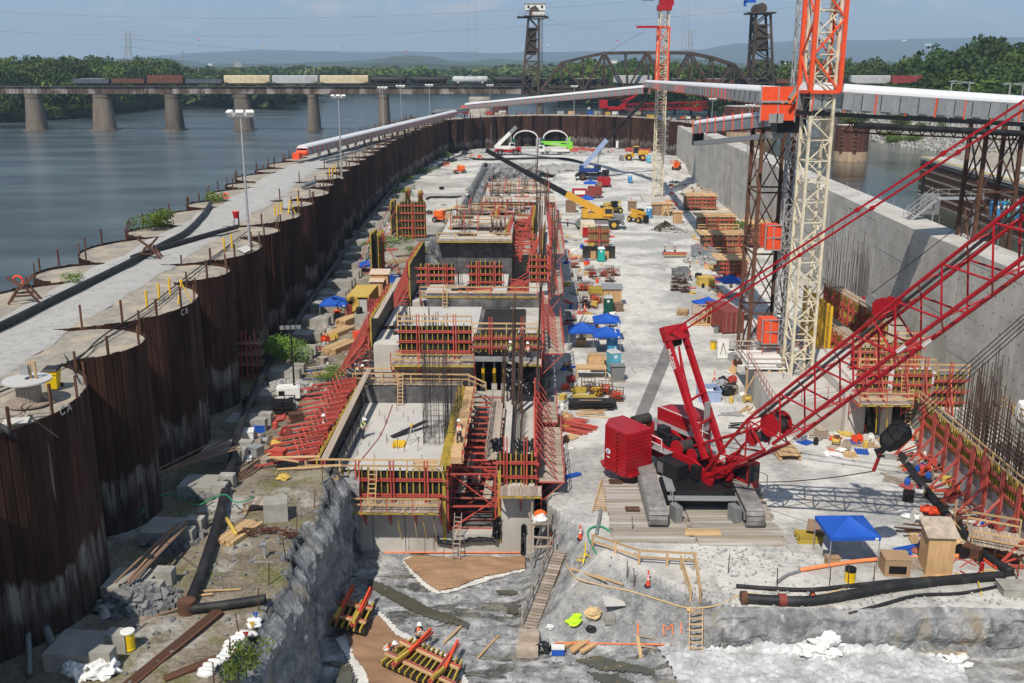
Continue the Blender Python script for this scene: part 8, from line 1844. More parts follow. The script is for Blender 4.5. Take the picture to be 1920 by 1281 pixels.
container('beige shipping container with a red end in front of the yellow crane',gp(1103,446),0,'cream',5.0);MB().box((0,0,0),(2.0,.06,1.7)).bd('red_panel','cr',lb='red door panel on the end of the beige container',cat='panel').location=gp(1103,446)+V(-.1,-.2,1.1)
container('pale container box at the top of the haul road',gp(1197,278,3)+V(0,0,0),1.5,'wt',8);container('beige box container beyond the raised dark blue crane',gp(1150,276,3),1.55,'cream',6)
def porta(lb,p,rz,m,roof='wt'):
 t=Th('portable_toilet',lb,'portable toilet',p,rz,'portable toilets');MB().box((0,0,1.1),(1.1,1.15,2.1)).bd('cabin',m,t);r_=MB();r_.add([(-.6,-.63,2.12),(.6,-.63,2.12),(.6,.63,2.12),(-.6,.63,2.12),(-.4,-.45,2.34),(.4,-.45,2.34),(.4,.45,2.34),(-.4,.45,2.34)],[(0,1,5,4),(1,2,6,5),(2,3,7,6),(3,0,4,7),(4,5,6,7),(3,2,1,0)]);r_.bd('roof',roof,t)
 d_=MB().box((0,-.60,1.1),(.78,.04,1.85)).bd('door',m,t);MB().box((.3,-.64,1.2),(.06,.04,.12)).bd('handle','bk',d_);MB().box((-.05,-.63,1.75),(.3,.02,.3)).bd('sign','wt',d_);MB().box((0,0,.05),(1.25,1.3,.1)).bd('skid','bk',t)
 for x in(-.5,.5):MB().bar((x,-.6,.1),(x,-.6,2.1),.07).bd('corner_rib',m,t)
 MB().tube([(.35,.4,2.1),(.35,.4,2.55)],.05,6).bd('vent_pipe','wt',t);return t
porta('light blue portable toilet with a flat grey roof beside the grey bin',gp(1150,697),.35,'porta_cyan','fg');porta('bright blue portable toilet with a white roof right of the two canopies',gp(1147,660),.05,'porta_blue')
porta('dark green portable toilet beside the plywood shed',gp(1140,588),.02,'porta_green','fg');porta('teal portable toilet in front of the black panels',gp(1127,490),0,'porta_teal');porta('blue portable toilet beside the yellow telehandler',gp(1217,409),-.25,'porta_blue');porta('blue portable toilet on the right side of the haul road',gp(1181,343),0,'porta_blue')
porta('cyan portable toilet beside the wheel loader',gp(1216,305,3),0,'porta_cyan','porta_cyan');porta('blue portable toilet between the arch shelters, left one',gp(1017,271,3),0,'porta_blue');porta('blue portable toilet between the arch shelters, right one',gp(1024,271,3),0,'porta_blue')
for k,(px,m_,l_)in En([(1880,'porta_blue','blue'),(1891,'porta_blue','second blue'),(1899,'porta_teal','teal'),(1915,'porta_blue','third blue')]):porta('%s portable toilet on the lock esplanade at the right edge'%l_,PY(px,303,118).xy.to_3d()+V(0,0,12.9),0,m_,m_)
porta('dark green toilet on the far cofferdam wall',V(P(1104,214,CT).x,P(1104,214,CT).y,CT),0,'porta_green')
#  haul road side clutter
def cone(px,py,lab,z=0,s=1.0,fallen=False):
 t=Th('traffic_cone',lab,'traffic cone',gp(px,py,z),0,'orange traffic cones');t.scale=(s,s,s);MB().prism([(math.cos(a)*.24,math.sin(a)*.24)for a in[k*math.pi/3 for k in Rg(6)]],0,.06).bd('base','rb',t)
 MB().lathe((0,0,.05),[(.13,0),(.10,.4)],14).bd('lower_body','od',t);MB().lathe((0,0,.45),[(.10,0),(.085,.15)],14).bd('reflective_band','wt',t);MB().lathe((0,0,.6),[(.085,0),(.07,.08)],14).bd('middle_body','od',t);MB().lathe((0,0,.68),[(.07,0),(.06,.1)],14).bd('reflective_band','wt',t);MB().lathe((0,0,.78),[(.06,0),(.045,.25),(.05,.28)],14).bd('tip','od',t)
 if fallen:t.rotation_euler=(1.5,0,.4);t.location.z+=.15
for px,py,l_ in[(1088,1011,'by the green hose at the mats'),(1215,1099,'between the timber rails and the tan hose'),(1138,880,'at the back corner of the counterweight'),(1034,1025,'beside the timber stand at the pit edge'),(1076,597,'left of four near the dark green toilet'),(1083,600,'second of four near the dark green toilet'),(1096,584,'third of four near the dark green toilet'),(1100,589,'right of four near the dark green toilet'),(1085,588,'tall one behind four near the dark green toilet'),(1339,715,'beside the black plastic bags')]:cone(px,py,'orange traffic cone with white bands %s'%l_)
cone(1522,1120,'orange traffic cone fallen over on the black pipes',fallen=True)
def bcr(lb,px,py,d,rz=0,m='plywood',lid=None,legs=0,name='plywood_box',cat='box',dz=0,z=0):
 p=gp(px,py,z);p.z+=dz;t=Th(name,lb,cat,p,rz);MB().box((0,0,legs+d[2]/2),d).bd('box_body',m,t);MB().box((0,0,legs+d[2]+.03),(d[0]+.06,d[1]+.06,.05)).bd('lid',lid or m,t)
 for x in(-d[0]/2+.08,d[0]/2-.08):
  for y in(-d[1]/2+.08,d[1]/2-.08):pce('leg','timber',t,(x,y,0),(x,y,max(.08,legs)),.1)
 return t
bcr('plywood box on legs with an open front near the lower right shed',1676,1072,(1.55,1.3,1.1),-.05,'brown_box')
MB().box((0,-.66,.45),(1.05,.03,.5)).bd('opening','bk',bpy.data.objects['plywood_box'])
shed('tall narrow plywood shed with a weathered sloping roof at the lower right',gp(1752,1070),-.05,1.6,1.5,2.6,-.0+.55,'plywood','wp',door=False)
bcr('large plywood box behind the work table near the blue toilets',1122,690,(2.4,1.6,1.0),.0,'plywood','timber');t=bcr('plywood work table with legs in front of the large plywood box',1108,708,(3.0,1.4,.12),0,'plywood','timber',1.0,'work_table','table');bcr('plywood box standing on the work table',1117,700,(1.6,.9,.9),.03,'timber','timber',dz=1.1)
shed('plywood shed with an open door beside the dark green toilet',gp(1147,572),0,2.4,1.8,2.3,.3,'plywood','galv');bcr('brown plywood chest at the foot of the shed',1156,583,(1.4,1.2,1.0),.3,'br')
shed('grey plywood lean-to behind the pale blue canopy',gp(1102,632),0,2.2,1.2,1.9,.5,'wp','slab');bcr('small plywood box under the pale blue canopy',1090,648,(1.0,.8,.7),0)
shed('brown plywood sheds under the middle tower crane, left one',gp(1233,403),0,2.6,2,2.3,.2,'br','plywood');shed('brown plywood sheds under the middle tower crane, right one',gp(1249,403),0,2.4,2,2.4,.2,'plywood','plywood');shed('plywood box shed in the middle of the haul road',gp(1185,396),0,1.8,1.6,2.2,.1,'br','wp');shed('lone orange plywood shed right of the two brown ones',gp(1270,418),0,1.7,1.6,2.2,.1,'plywood','timber')
bcr('pale plywood hut beside the maroon compressor',1122,362,(1.6,2,2.6),0,'br');bcr('plywood box behind the black plywood panels',1070,398,(2.2,2,2.6),0,'br')
def bin_(lb,px,py,w=1.3,h=1.2,m='gy',lid=True):
 t=Th('waste_bin',lb,'waste bin',gp(px,py),.1);mb=MB();a,b_=w/2*.75,w/2;mb.add([(-a,-a,.15),(a,-a,.15),(a,a,.15),(-a,a,.15),(-b_,-b_,h),(b_,-b_,h),(b_,b_,h),(-b_,b_,h)],[(3,2,1,0),(0,1,5,4),(1,2,6,5),(2,3,7,6),(3,0,4,7)]);mb.bd('bin_body',m,t);MB().box((0,.1,h+.05),(w*1.05,w*.8,.08)).bd('lid',m,t);MB().box((0,0,.07),(w*1.1,w*1.1,.12)).bd('pallet','wp',t)
bin_('grey tilting waste bin on a pallet in front of the light blue toilet',1157,713,1.4,1.5)
def open_box(t,w,d,h,m,th=.06,z0=0,taper=0):
 mb=MB();b_=[(-w/2+taper,-d/2),(w/2-taper,-d/2),(w/2-taper,d/2),(-w/2+taper,d/2)];c=[(-w/2,-d/2),(w/2,-d/2),(w/2,d/2),(-w/2,d/2)]
 mb.add([(x,y,z0)for x,y in b_]+[(x,y,z0+h)for x,y in c],[(0,1,5,4),(1,2,6,5),(2,3,7,6),(3,0,4,7),(0,3,2,1)]);mb.add([(x*.96,y*.96,z0+th)for x,y in b_]+[(x*.96,y*.96,z0+h)for x,y in c],[(4,5,1,0),(5,6,2,1),(6,7,3,2),(7,4,0,3),(0,1,2,3)]);mb.bd('bin_body',m,t)
 for(p_,q_)in((0,1),(1,2),(2,3),(3,0)):MB().bar((*c[p_],z0+h),(*c[q_],z0+h),.1).bd('rim',m,t)
t=Th('dumpster','grey roll-off dumpster full of brown debris','dumpster',gp(1322,486),.32);open_box(t,2.4,6.0,1.7,'grey_bin',z0=.2,taper=.15);m=MB();m.blob((0,0,1.3),(1.1,2.6,.6),seed=3,sub=3,amp=.6);m.bd('debris','br',t)
for k in Rg(5):
 for s in(-1,1):MB().bar((s*1.22,-2.4+k*1.2,.3),(s*1.22,-2.4+k*1.2,1.8),.1).bd('side_rib','grey_bin',t)
MB().box((0,-3.07,1.2),(.6,.02,.5)).bd('label_plate','wt',t)
for k,(px,py)in En([(1270,517),(1281,514)]):t=Th('skip_bin','dark metal skip bin, %s of the pair left of the dumpster'%['left','right'][k],'skip',gp(px,py),.1);open_box(t,1.5,2.0,.95,'pipe_grey',taper=.2)
def cyl_tank(lb,px,py,r,L_,rz,m,name='tank'):
 t=Th(name,lb,'tank',gp(px,py),rz);MB().tube([(-L_/2,0,r+.15),(-L_/2+.12,0,r+.15),(L_/2-.12,0,r+.15),(L_/2,0,r+.15)],[r*.8,r,r,r*.8],18).bd('tank_shell',m,t,smooth=True);[MB().box((x,0,.12),(.2,r*1.4,.3)).bd('saddle','bk',t)for x in(-L_*.3,L_*.3)]
t=bcr('yellow corrugated steel crate between two workers',1322,535,(2.2,1.5,1.2),.15,'cy',name='steel_crate',cat='crate')
def cage(lb,px,py,w=1.3,d=1.1,h=1.1,fill='od',n_=14,rz=0):
 t=Th('wire_cage',lb,'cage',gp(px,py),rz,'stillage cages');mb=MB()
 for x in np.linspace(-w/2,w/2,5):
  for y in(-d/2,d/2):mb.bar((x,y,.1),(x,y,h),.04)
 for z in(.1,h*.55,h):
  for y in(-d/2,d/2):mb.bar((-w/2,y,z),(w/2,y,z),.05)
  for x in(-w/2,w/2):mb.bar((x,-d/2,z),(x,d/2,z),.05)
 mb.bd('frame','ru',t);mb=MB()
 for _ in Rg(n_):a=rnd.uniform(0,3.14);c=V(jit(w*.3),jit(d*.3),.2+rnd.random()*h*.55);mb.bar(c-V(math.cos(a),math.sin(a),0)*.35,c+V(math.cos(a),math.sin(a),.2)*.35,.09)
 mb.bd('contents',fill,t,kind='stuff');MB().box((0,0,.08),(w,d,.08)).bd('floor_tray','ru',t)
for k,(px,py,f,l_)in En([(1078,502,'rs','far left'),(1105,512,'galv','behind the yellow pallets'),(1112,520,'cr','left of the ochre beams'),(1132,518,'rs','right of the ochre beams'),(1142,512,'timber','behind right of the ochre beams'),(1153,517,'rs','rightmost of the row'),(1143,528,'galv','front right of the row'),(1097,568,'dark_rebar','wide one near the cones'),(1117,568,'od','full of red parts near the cones'),(1091,545,'od','left of the stacked ochre beams'),(1103,545,'od','with red hose in front of ochre beams'),(1103,732,'galv','left of two tall ones near the black panels'),(1135,738,'od','tall one full of orange parts'),(1118,742,'yellow','with yellow parts behind the black panels'),(1155,750,'od','with orange props at the right end'),(1266,545,'dark_rebar','front left by the white tank'),(1285,548,'dark_rebar','front right by the white tank'),(1268,530,'dark_rebar','rear left by the yellow crate'),(1280,532,'dark_rebar','rear right by the yellow crate')]):cage('steel mesh stillage cage, %s'%l_,px,py,fill=f,rz=jit(.15))
def beams(lb,px,py,n_,L_,rz,layers,m='oc',dz=0):tms(lb,px,py,n_,L_,rz,m,0,.17,layers,.24,0,'beam_stack','beam stack',dz)
beams('big stack of ochre formwork beams with red clamps by the plywood shed',1122,552,7,2.6,.1,6);beams('low stack of ochre beams behind the black panels at mid road',1096,752,5,2.2,.05,3);beams('small stack of ochre boards by the orange pipes',1085,735,4,1.4,.05,3);beams('bundle of ochre beams with a yellow bar on the haul road',1278,590,6,1.6,1.3,4,'timber');beams('orange timber forms bundle near the timber frame',1322,566,6,2.0,.1,3,'timber');beams('ochre beam stack under the red formwork rack at the road edge',1118,470,6,4.0,0,3)
beams('ochre beam bundle under the boards behind the big blue canopy',1525,1012,5,2.2,.0,3);
p=gp(1265,483);t=Th('hanging_bundle','red and yellow form bundle being rigged on the haul road','form bundle',p);[pce('beam','oc',t,(-1.6+k*.4,-.8,.5),(-1.6+k*.4,.8,.5),.2)for k in Rg(9)];[pce('waler','rs',t,(-2,y,.75),(2,y,.75),.18)for y in(-.6,.6)]
t=Th('panel_stack','stack of black form panels with a broken board on top','panel stack',gp(1110,765),.02)
for k in Rg(7):pce('panel','bp',t,(-2.0+jit(.25),jit(.15),.15+k*.09),(2.0+jit(.3),jit(.15),.15+k*.09),1.5,.07)
pce('board','br',t,(-1.2,-.3,.85),(.8,-.5,.9),.25,.05)
tms('scattered short timbers in front of the black form panels',1110,776,7,2.2,.1,z=0,w=.12,messy=.7,spread=.18,name='loose_boards',cat='boards')
for k,(px,py,n_,rz)in En([(1062,790,7,-.5),(1084,800,6,-.55),(1066,808,4,-.45)]):tms('orange-red steel shoring props heaped beside the platform, %s heap'%['upper','right','lower'][k],px,py,n_,3.4,rz,'rs',0,.14,2,.2,.3,'prop_heap','props')
t=Th('upright_panels','large black plywood panels standing on edge behind the teal toilet','panels',gp(1123,487)+V(0,.9,0));[pce('panel','bp',t,(x,jit(.1),.0),(x,jit(.1)+.1,2.1),1.35,.05,up=(0,1,0))for x in(-2.0,-.65,.7,2.05)];[pce('pale_panel','plywood',t,(x,-.25,.0),(x,-.2,1.3),.9,.04,up=(0,1,0))for x in(-.9,1.2)]
tms('pale timber lengths lying left of the black panels',1088,482,6,3.2,.0,z=0,w=.14,layers=2,name='loose_boards',cat='boards')
fmk('red formwork rack standing at the left edge of the haul road',(gp(1102,462).x,gp(1102,462).y),(gp(1142,462).x,gp(1102,462).y),.3,3.4,(0,-1),wlr=2,sb=2.6,sbh=.8,ply='br',brace=1.6,brace_z=.1,rail=False)
fmk('tall ochre form panel with red strongbacks standing on the far bench',(gp(752,452,BZ).x,gp(752,452,BZ).y),(gp(797,452,BZ).x,gp(752,452,BZ).y),BZ,BZ+6.2,(0,-1),beams=.5,wlr=5,sb=3.2,sbh=.0,rail=False)
for k,(px,py,n_,h_,a_)in En([(738,442,-1,5.6,0),(749,447,-1,5.4,.0),(762,405,1,5.0,0),(786,402,1,4.2,0)]):
 p=gp(px,py,BZ);fmk('ochre edged black form panel seen end on at the far bench, %s'%['leftmost','second','rear left','rear right'][k],(p.x,p.y-2.2),(p.x+.4,p.y+2.2),BZ,BZ+h_,(n_,0),wlr=3,sb=3,sbh=0,rail=False,brace=2.5 if k<2 else 0,brace_z=BZ)
for k,px in En((703,713)):p=gp(px,512,BZ);fmk('tall ochre edged form panel standing end on near the blue tarp, %s of two'%['left','right'][k],(p.x,p.y-2.4),(p.x+.2,p.y+2.2),BZ,BZ+5.6,(-1 if k==0 else 1,0),wlr=3,sb=3,sbh=0,rail=False,brace=2.2,brace_z=BZ)
t=Th('blue_skip','long blue skip full of black plastic on the bench','skip',gp(762,530,BZ));open_box(t,4.2,1.8,.9,'tent_blue');MB().blob((0,0,.9),(1.8,.7,.35),seed=8,amp=.5,sub=3).bd('black_bags','black_plastic',t)
t=Th('barrel','yellow and black barrel beside the long blue skip','barrel',gp(753,540,BZ));MB().lathe((0,0,0),[(.32,0),(.32,.6)],14).bd('lower_body','drum_yellow',t);MB().lathe((0,0,.6),[(.32,0),(.32,.4)],14).bd('upper_body','bk',t)
t=Th('timber_cage','open timber stud frame cage beside the blue canopy','timber frame',gp(1315,608),0)
for x in(-1.0,-.5,0,.5,1.0):
 for y in(-.7,.7):pce('stud','timber',t,(x,y,.1),(x,y,2.3),.09)
for z in(.15,1.2,2.3):
 for y in(-.7,.7):pce('plate','timber',t,(-1.1,y,z),(1.1,y,z),.09)
pce('brace','timber',t,(-1,-.72,.2),(1,-.72,2.2),.09);MB().box((0,0,.08),(2.3,1.6,.08)).bd('floor','timber',t)
bcr('maroon steel chest in front of the maroon container',1375,620,(1.6,1.2,1.2),-.1,'cd',name='steel_chest',cat='chest');bcr('white wrapped pallet behind the black bucket',1345,608,(1.9,1.2,.9),.1,'wr',name='wrapped_pallet',cat='pallet')
for px,py,m_,l_ in[(1343,625,'pipe_grey','black bucket near the maroon chest'),(1337,655,'drum_yellow','yellow bucket left of the leaning white panel')]:b_=Th('bucket',l_,'bucket',gp(px,py));MB().lathe((0,0,0),[(.3,0),(.36,.9)],16).bd('bucket_body',m_,b_);MB().lathe((0,0,.86),[(.37,0),(.37,.05),(.3,.02)],16).bd('rim','bk',b_)
b_=Th('barrel','yellow barrel with a black rim near the plywood box at the lower right','barrel',gp(1593,1090));MB().lathe((0,0,0),[(.31,0),(.33,.7)],18).bd('barrel_body','drum_yellow',b_);MB().lathe((0,0,.7),[(.34,0),(.34,.2),(.26,.12)],18).bd('rim','bk',b_)
t=Th('leaning_board','tall white panel with a black handle standing on a pallet','panel',gp(1354,672),.05);MB().box((0,0,1.1),(1.2,.5,2.1),m=Euler((-.12,0,0)).to_matrix()).bd('panel','wt',t);MB().bar((-.3,-.32,.5),(.0,-.2,1.8),.05).bd('sling','bk',t);MB().bar((.3,-.32,.5),(.0,-.2,1.8),.05).bd('sling','bk',t)
for k,(px,py,s,m_)in En([(1341,738,.6,'black_plastic'),(1350,728,.7,'galv'),(1364,740,.7,'black_plastic'),(1372,733,.6,'black_plastic'),(1355,722,.6,'black_plastic'),(1388,660,.5,'black_plastic'),(1020,1220,.42,'black_plastic'),(1400,600,.5,'black_plastic')]):
 MB().blob((0,0,s*.55),(s,s,s*.8),seed=k+30,sub=3,amp=.5).bd('plastic_bag',m_,lb='%s plastic bag heap, %s'%('black' if m_[0]=='b' else 'grey',['left by the cone','grey one in the middle','right by the blue crate','farthest right','rearmost','beside the hoist deck','on the pit floor by the plank ramp','beside the maroon container'][k]),cat='bag').location=gp(px,py,0 if py<1100 else PZ)
t=Th('blue_crate','open pale blue steel crate full of boxes','crate',gp(1328,748),.05);open_box(t,1.9,2.2,1.1,'light_blue_steel');MB().box((.1,-.2,.6),(.7,.8,.6)).bd('carton','wt',t);MB().box((-.4,.5,.6),(.6,.6,.5)).bd('carton','cream',t)
t=Th('wooden_platform','small wooden pallet platform behind the crane cab','pallet',gp(1474,855),.05);planked(t,(-.9,-1.2,.5),(.9,-1.2,.5),(0,2.4,0),m='timber');[pce('skid','timber',t,(x,-1.2,.2),(x,1.2,.2),.2)for x in(-.8,.8)]
for k,(px,py,n_,L_,rz,m_)in En([(1540,820,6,1.6,.3,'wp'),(1385,800,5,1.8,.2,'bp'),(1400,770,5,2.0,.8,'timber'),(1600,805,6,3.0,-.5,'wp'),(1620,830,5,2.2,-.3,'timber'),(1700,905,6,3.5,-.6,'wp'),(1730,880,5,3,-.3,'timber'),(1780,985,5,3.5,-.6,'ru'),(1740,1000,6,3.5,-.2,'ru'),(1830,1030,5,3,-.4,'timber'),(1370,775,4,2,-.2,'galv'),(1770,1085,6,2,.4,'timber'),(1240,1083,1,.1,.0,'timber'),(1105,1078,1,2.6,-.62,'timber'),(1135,1085,1,2.6,-.62,'timber'),(1420,735,6,2.4,1.3,'dark_rebar')]):
 if L_>.5:tms('loose %s lying on the main floor, lot %s of the right side'%({'timber':'pale timbers','wp':'grey planks','ru':'rusty steel bars','bp':'black boards','galv':'metal sheets','dark_rebar':'coiled rebar'}[m_],(ords+['seventh','eighth','ninth','tenth','eleventh','twelfth','thirteenth','fourteenth','fifteenth','sixteenth'])[k+1]),px,py,n_,L_,rz,m_,z=0,w=.1,messy=.7 if n_>1 else 0,spread=.22,name='loose_boards',cat='boards')
t=Th('table','pale folding table under the big blue canopy','table',gp(1552,1038),-.33);MB().box((0,0,.75),(.7,2.0,.06)).bd('table_top','slab',t);[MB().bar((x,y,0),(x,y,.72),.05).bd('leg','galv',t)for x in(-.3,.3)for y in(-.9,.9)]
bcr('cardboard box beside the big blue canopy leg',1560,1058,(.8,.6,.5),.1,'brown_box',name='cardboard_box');pce('dark_panel','br',bpy.data.objects['table'],(-.9,1.4,.75),(-.9,3.2,.75),1.2,.05);bcr('red and white cooler on the table under the big blue canopy',1543,1015,(.5,.35,.35),0,'wt','cr',name='cooler',cat='cooler',dz=.78)
hose('thick black pipe along the rock ledge at the lower right',hpx([(1395,1130),(1450,1134),(1520,1135),(1600,1122),(1700,1105),(1800,1094),(1880,1088)],0,.3),.30);o_=gp(1398,1130);MB().tube([o_+V(-.3,0,.3),o_+V(.05,0,.3)],.42,16).bd('pipe_flange','ru',lb='bolted flange on the open end of the thick black pipe',cat='pipe fitting');o_=gp(1465,1134);MB().tube([o_+V(-.2,0,.32),o_+V(.25,0,.32)],.37,16).bd('pipe_collar','cd',lb='rust red collar on the thick black pipe',cat='pipe fitting')
hose('thin black pipe above the thick one at the lower right',hpx([(1380,1103),(1450,1108),(1520,1110),(1600,1102),(1700,1092),(1850,1084),(1900,1080)],0,.15),.13);hose('black hose branching down from the thick pipe',hpx([(1590,1155),(1650,1138),(1720,1120),(1800,1116),(1870,1103)],0,.12),.10);hose('black pipe running along the foot of the raking frames',hpx([(1690,860),(1720,905),(1760,955),(1800,1000),(1850,1050),(1895,1080)],0,.3),.28)
hose('orange pipe running past the big canopy to the plywood boxes',hpx([(1500,1073),(1560,1063),(1620,1055),(1690,1050),(1780,1048),(1850,1042),(1905,1055)],0,.15),.13,'orange_pipe');hose('dark hose joined to the orange pipe end',hpx([(1457,1095),(1475,1082),(1500,1074)],0,.12),.09,'pipe_grey')
hose('long tan hose curving across the lower ground',hpx([(1060,1055),(1080,1085),(1130,1100),(1180,1110),(1240,1128),(1290,1142),(1340,1138),(1385,1118),(1400,1114),(1460,1122),(1500,1126),(1560,1112),(1620,1100),(1800,1092)],0,.07),.045,'hose_tan','hose','hose',6);hose('long yellow hose hanging over the rock ledge at the right',[gp(1830,1080)+V(0,0,.1),gp(1838,1110)+V(0,0,.1),P(1848,1160,-.6),P(1850,1210,-2.4)+V(0,-.3,.2),P(1860,1250,PZ)+V(0,0,.2),P(1885,1300,PZ)+V(0,0,.1)],.045,'hose_yellow','hose','hose',6)
for k,(pts,m_)in En([([(1800,1065),(1830,1050),(1870,1060),(1900,1050),(1915,1070)],'rs'),([(1790,1075),(1820,1085),(1850,1070),(1880,1078)],'hose_yellow'),([(1810,1040),(1840,1066),(1820,1080),(1800,1072)],'cr'),([(1840,1030),(1860,1060),(1890,1040),(1910,1080)],'rs'),([(1775,1060),(1800,1050),(1830,1062)],'rs')]):hose('tangled %s hose beside the tall plywood shed, %s strand'%('yellow' if 'yellow' in m_ else 'red',['first','second','third','fourth','fifth'][k]),hpx(pts,0,.05),.04,m_,'hose','hose',5)
hose('green hose looped in an arch beside the mats',[gp(1118,1040)+V(0,0,.05),gp(1103,1010)+V(0,0,.1),gp(1105,996)+V(0,0,.15),gp(1125,990)+V(0,0,.15),gp(1147,1000)+V(0,0,.05)],.06,'hose_green','hose','hose',6);hose('short grey pipe lying left of the timber mats',hpx([(1118,1004),(1124,975),(1126,960)],0,.12),.12,'pipe_grey')
t=Th('jack_stand','yellow steel jack stand near the plank ramp','stand',gp(1097,1052));[MB().bar((math.cos(a)*.55,math.sin(a)*.55,.05),(0,0,.55),.07).bd('leg','drum_yellow',t)for a in(0.2,2.3,4.4)];MB().bar((0,0,.4),(0,0,1.3),.08).bd('stem','drum_yellow',t);MB().bar((-.55,0,.06),(.55,0,.06),.07).bd('foot','drum_yellow',t)
gr=Th('timber_railing','low pale timber railing with posts in front of the crane mats','railing',(0,0,0));A_=[gp(1111,1028),gp(1198,1058),gp(1303,1064)]
for a,b_ in zip(A_[:-1],A_[1:]):
 for k in Rg(3):p=a.lerp(b_,k/2);pce('guard_post','timber',gr,p,p+V(0,0,.95),.15,.12)
 for z in(.5,.95):pce('guard_rail','timber',gr,a+V(0,0,z),b_+V(0,0,z),.06,.13)
st_=Th('timber_stair_railing','timber handrails leading down to the site ladder','railing',(0,0,0));a,b_=gp(1303,1066),gp(1312,1130)
for q_,r_ in((a,b_),(gp(1276,1068),gp(1294,1128))):
 for z in(.5,.95):pce('guard_rail','timber',st_,q_+V(0,0,z),r_+V(0,0,z),.07,.12)
 for k in Rg(3):p=q_.lerp(r_,k/2);pce('guard_post','timber',st_,p,p+V(0,0,1.0),.1)
lp=gp(1304,1150);pce('landing_board','timber',st_,lp+V(0,.1,.08),lp+V(0,1.4,.1),.95,.05)
ladder('bright timber ladder down the rock ledge to the lower pit',P(1304,1238,-2.6),gp(1304,1156)+V(0,-.1,.7),w=.75)
ladder('pale timber ladder lying on the ground left of the crane mats',gp(1122,962)+V(0,0,.12),gp(1138,905)+V(0,0,.3),w=.85)
rp_=Th('plank_ramp','narrow plank ramp leading from the main floor down into the pit','ramp',(0,0,0));a,b_=gp(1058,1036)+V(-.3,0,.15),P(992,1205,PZ)+V(0,0,1.0);d=(b_-a);s=V(-d.y,d.x,0).normalized()*.45;n_=26
for k in Rg(n_):c=a.lerp(b_,(k+.5)/n_);pce('plank','wp',rp_,c-s*(1.4 if k<3 else 1),c+s,d.length/n_-.03,.05)
for q_ in(-1,1):pce('stringer','timber',rp_,a+s*q_*.9-V(0,0,.12),b_+s*q_*.9-V(0,0,.12),.08,.16)
for k in Rg(7):c=a.lerp(b_,k/6)+s*(-1.0 if s.x>0 else 1.0);pce('rail_post','wp',rp_,c,c+V(0,0,1.1),.07)
for z in(.55,1.05):o_=s*(-1.0 if s.x>0 else 1.0);pce('rail','wp',rp_,a+o_+V(0,0,z),b_+o_+V(0,0,z),.05,.09)
MB().box((0,0,.5),(1.25,.9,1.0)).bd('step_box','wp',rp_).location=b_-V(0,.5,1.0);MB().box((0,0,.3),(1.3,.9,.6)).bd('step_box','wp',rp_).location=b_-V(.1,1.35,1.0)
t=Th('timber_stand','rough timber stand with white sacks at the pit corner','stand',gp(1003,1062)+V(.3,0,0));t.location.z=-2.5
for x in(-.6,.6):
 for y in(-.8,.8):pce('post','wp',t,(x,y,0),(x+jit(.1),y,3.6),.1)
for z in(1.0,1.8,2.7):[pce('rail','wp',t,(-.8,y,z),(.8,y,z+jit(.1)),.06,.13)for y in(-.8,.8)]
MB().box((0,0,2.7),(1.1,1.4,.08)).bd('shelf','slab',t);MB().blob((0,.2,3.0),(.45,.5,.3),seed=4,amp=.4).bd('orange_sack','orange',t);MB().blob((.1,-.4,2.95),(.5,.4,.3),seed=6,amp=.5).bd('white_sack','wr',t)
for k,(px,py,m_,w,h)in En([(1075,1170,'hi_vis_lime',.5,.35),(1082,1157,'hi_vis_lime',.3,.2),(1065,1165,'gy',.3,.2),(1112,1160,'hose_tan',.5,.7),(1108,1185,'black_plastic',.3,.4),(1031,1180,'wr',.25,.3)]):
 MB().blob((0,0,h*.5),(w,w*.7,h*.55),seed=k+50,sub=3,amp=.4).bd('work_clothes' if k<3 else 'rope_heap' if k==3 else 'bag',m_,lb=['lime yellow work jacket dropped on the rock slope','small lime yellow cloth beside the jacket','grey bag beside the lime jacket','tangled heap of tan rope on the rock slope','black bag below the rope heap','white crumpled sack near the plank ramp'][k],cat='clothes' if k<2 else 'bag').location=gp(px,py,-1.5)
t=Th('cooler','blue and white cooler box on the pit floor','cooler',gp(1046,1226,PZ));MB().box((0,0,.22),(.75,.45,.42)).bd('cooler_body','tent_blue',t);MB().box((0,0,.46),(.78,.48,.1)).bd('lid','wt',t)
tms('orange-brown boards leaning at the foot of the rock slope',1085,1210,4,1.5,.9,'plywood',z=PZ,w=.3,spread=.35,messy=.3,name='loose_boards',cat='boards')
MB().box((0,0,.04),(1.25,1.5,.04),rz=.1).bd('plywood_square','slab',lb='pale plywood square with a hole on the rock slope',cat='board').location=gp(1150,1130,-1)+V(0,0,.15);MB().box((0,0,.2),(.65,.45,.4),rz=.05).bd('pale_box','bc',lb='small pale box on the rock slope right of the rope heap',cat='box').location=gp(1143,1168,-1)
piece_t=Th('timber_batten','long timber batten lying on the pit floor left of centre','timber',(0,0,0));pce('batten','timber',piece_t,gp(832,1209,PZ)+V(0,0,.1),gp(865,1177,PZ)+V(0,0,.1),.12);piece_t=Th('timber_batten','second timber batten lying on the pit floor near the plank ramp','timber',(0,0,0));pce('batten','timber',piece_t,gp(896,1237,PZ)+V(0,0,.1),gp(935,1195,PZ)+V(0,0,.1),.12)
t=Th('plank_track','leaning boards with cross pieces on the pit floor under the ledge','boards',(0,0,0));a,b_=gp(1195,1200,PZ)+V(0,0,.3),P(1210,1290,PZ)+V(0,0,.1);pce('long_board','timber',t,a,b_,.2,.05);[pce('cross_board','wp',t,a.lerp(b_,k/5),a.lerp(b_,k/5)+V(1.6,-.5,0),.14,.04)for k in Rg(5)]
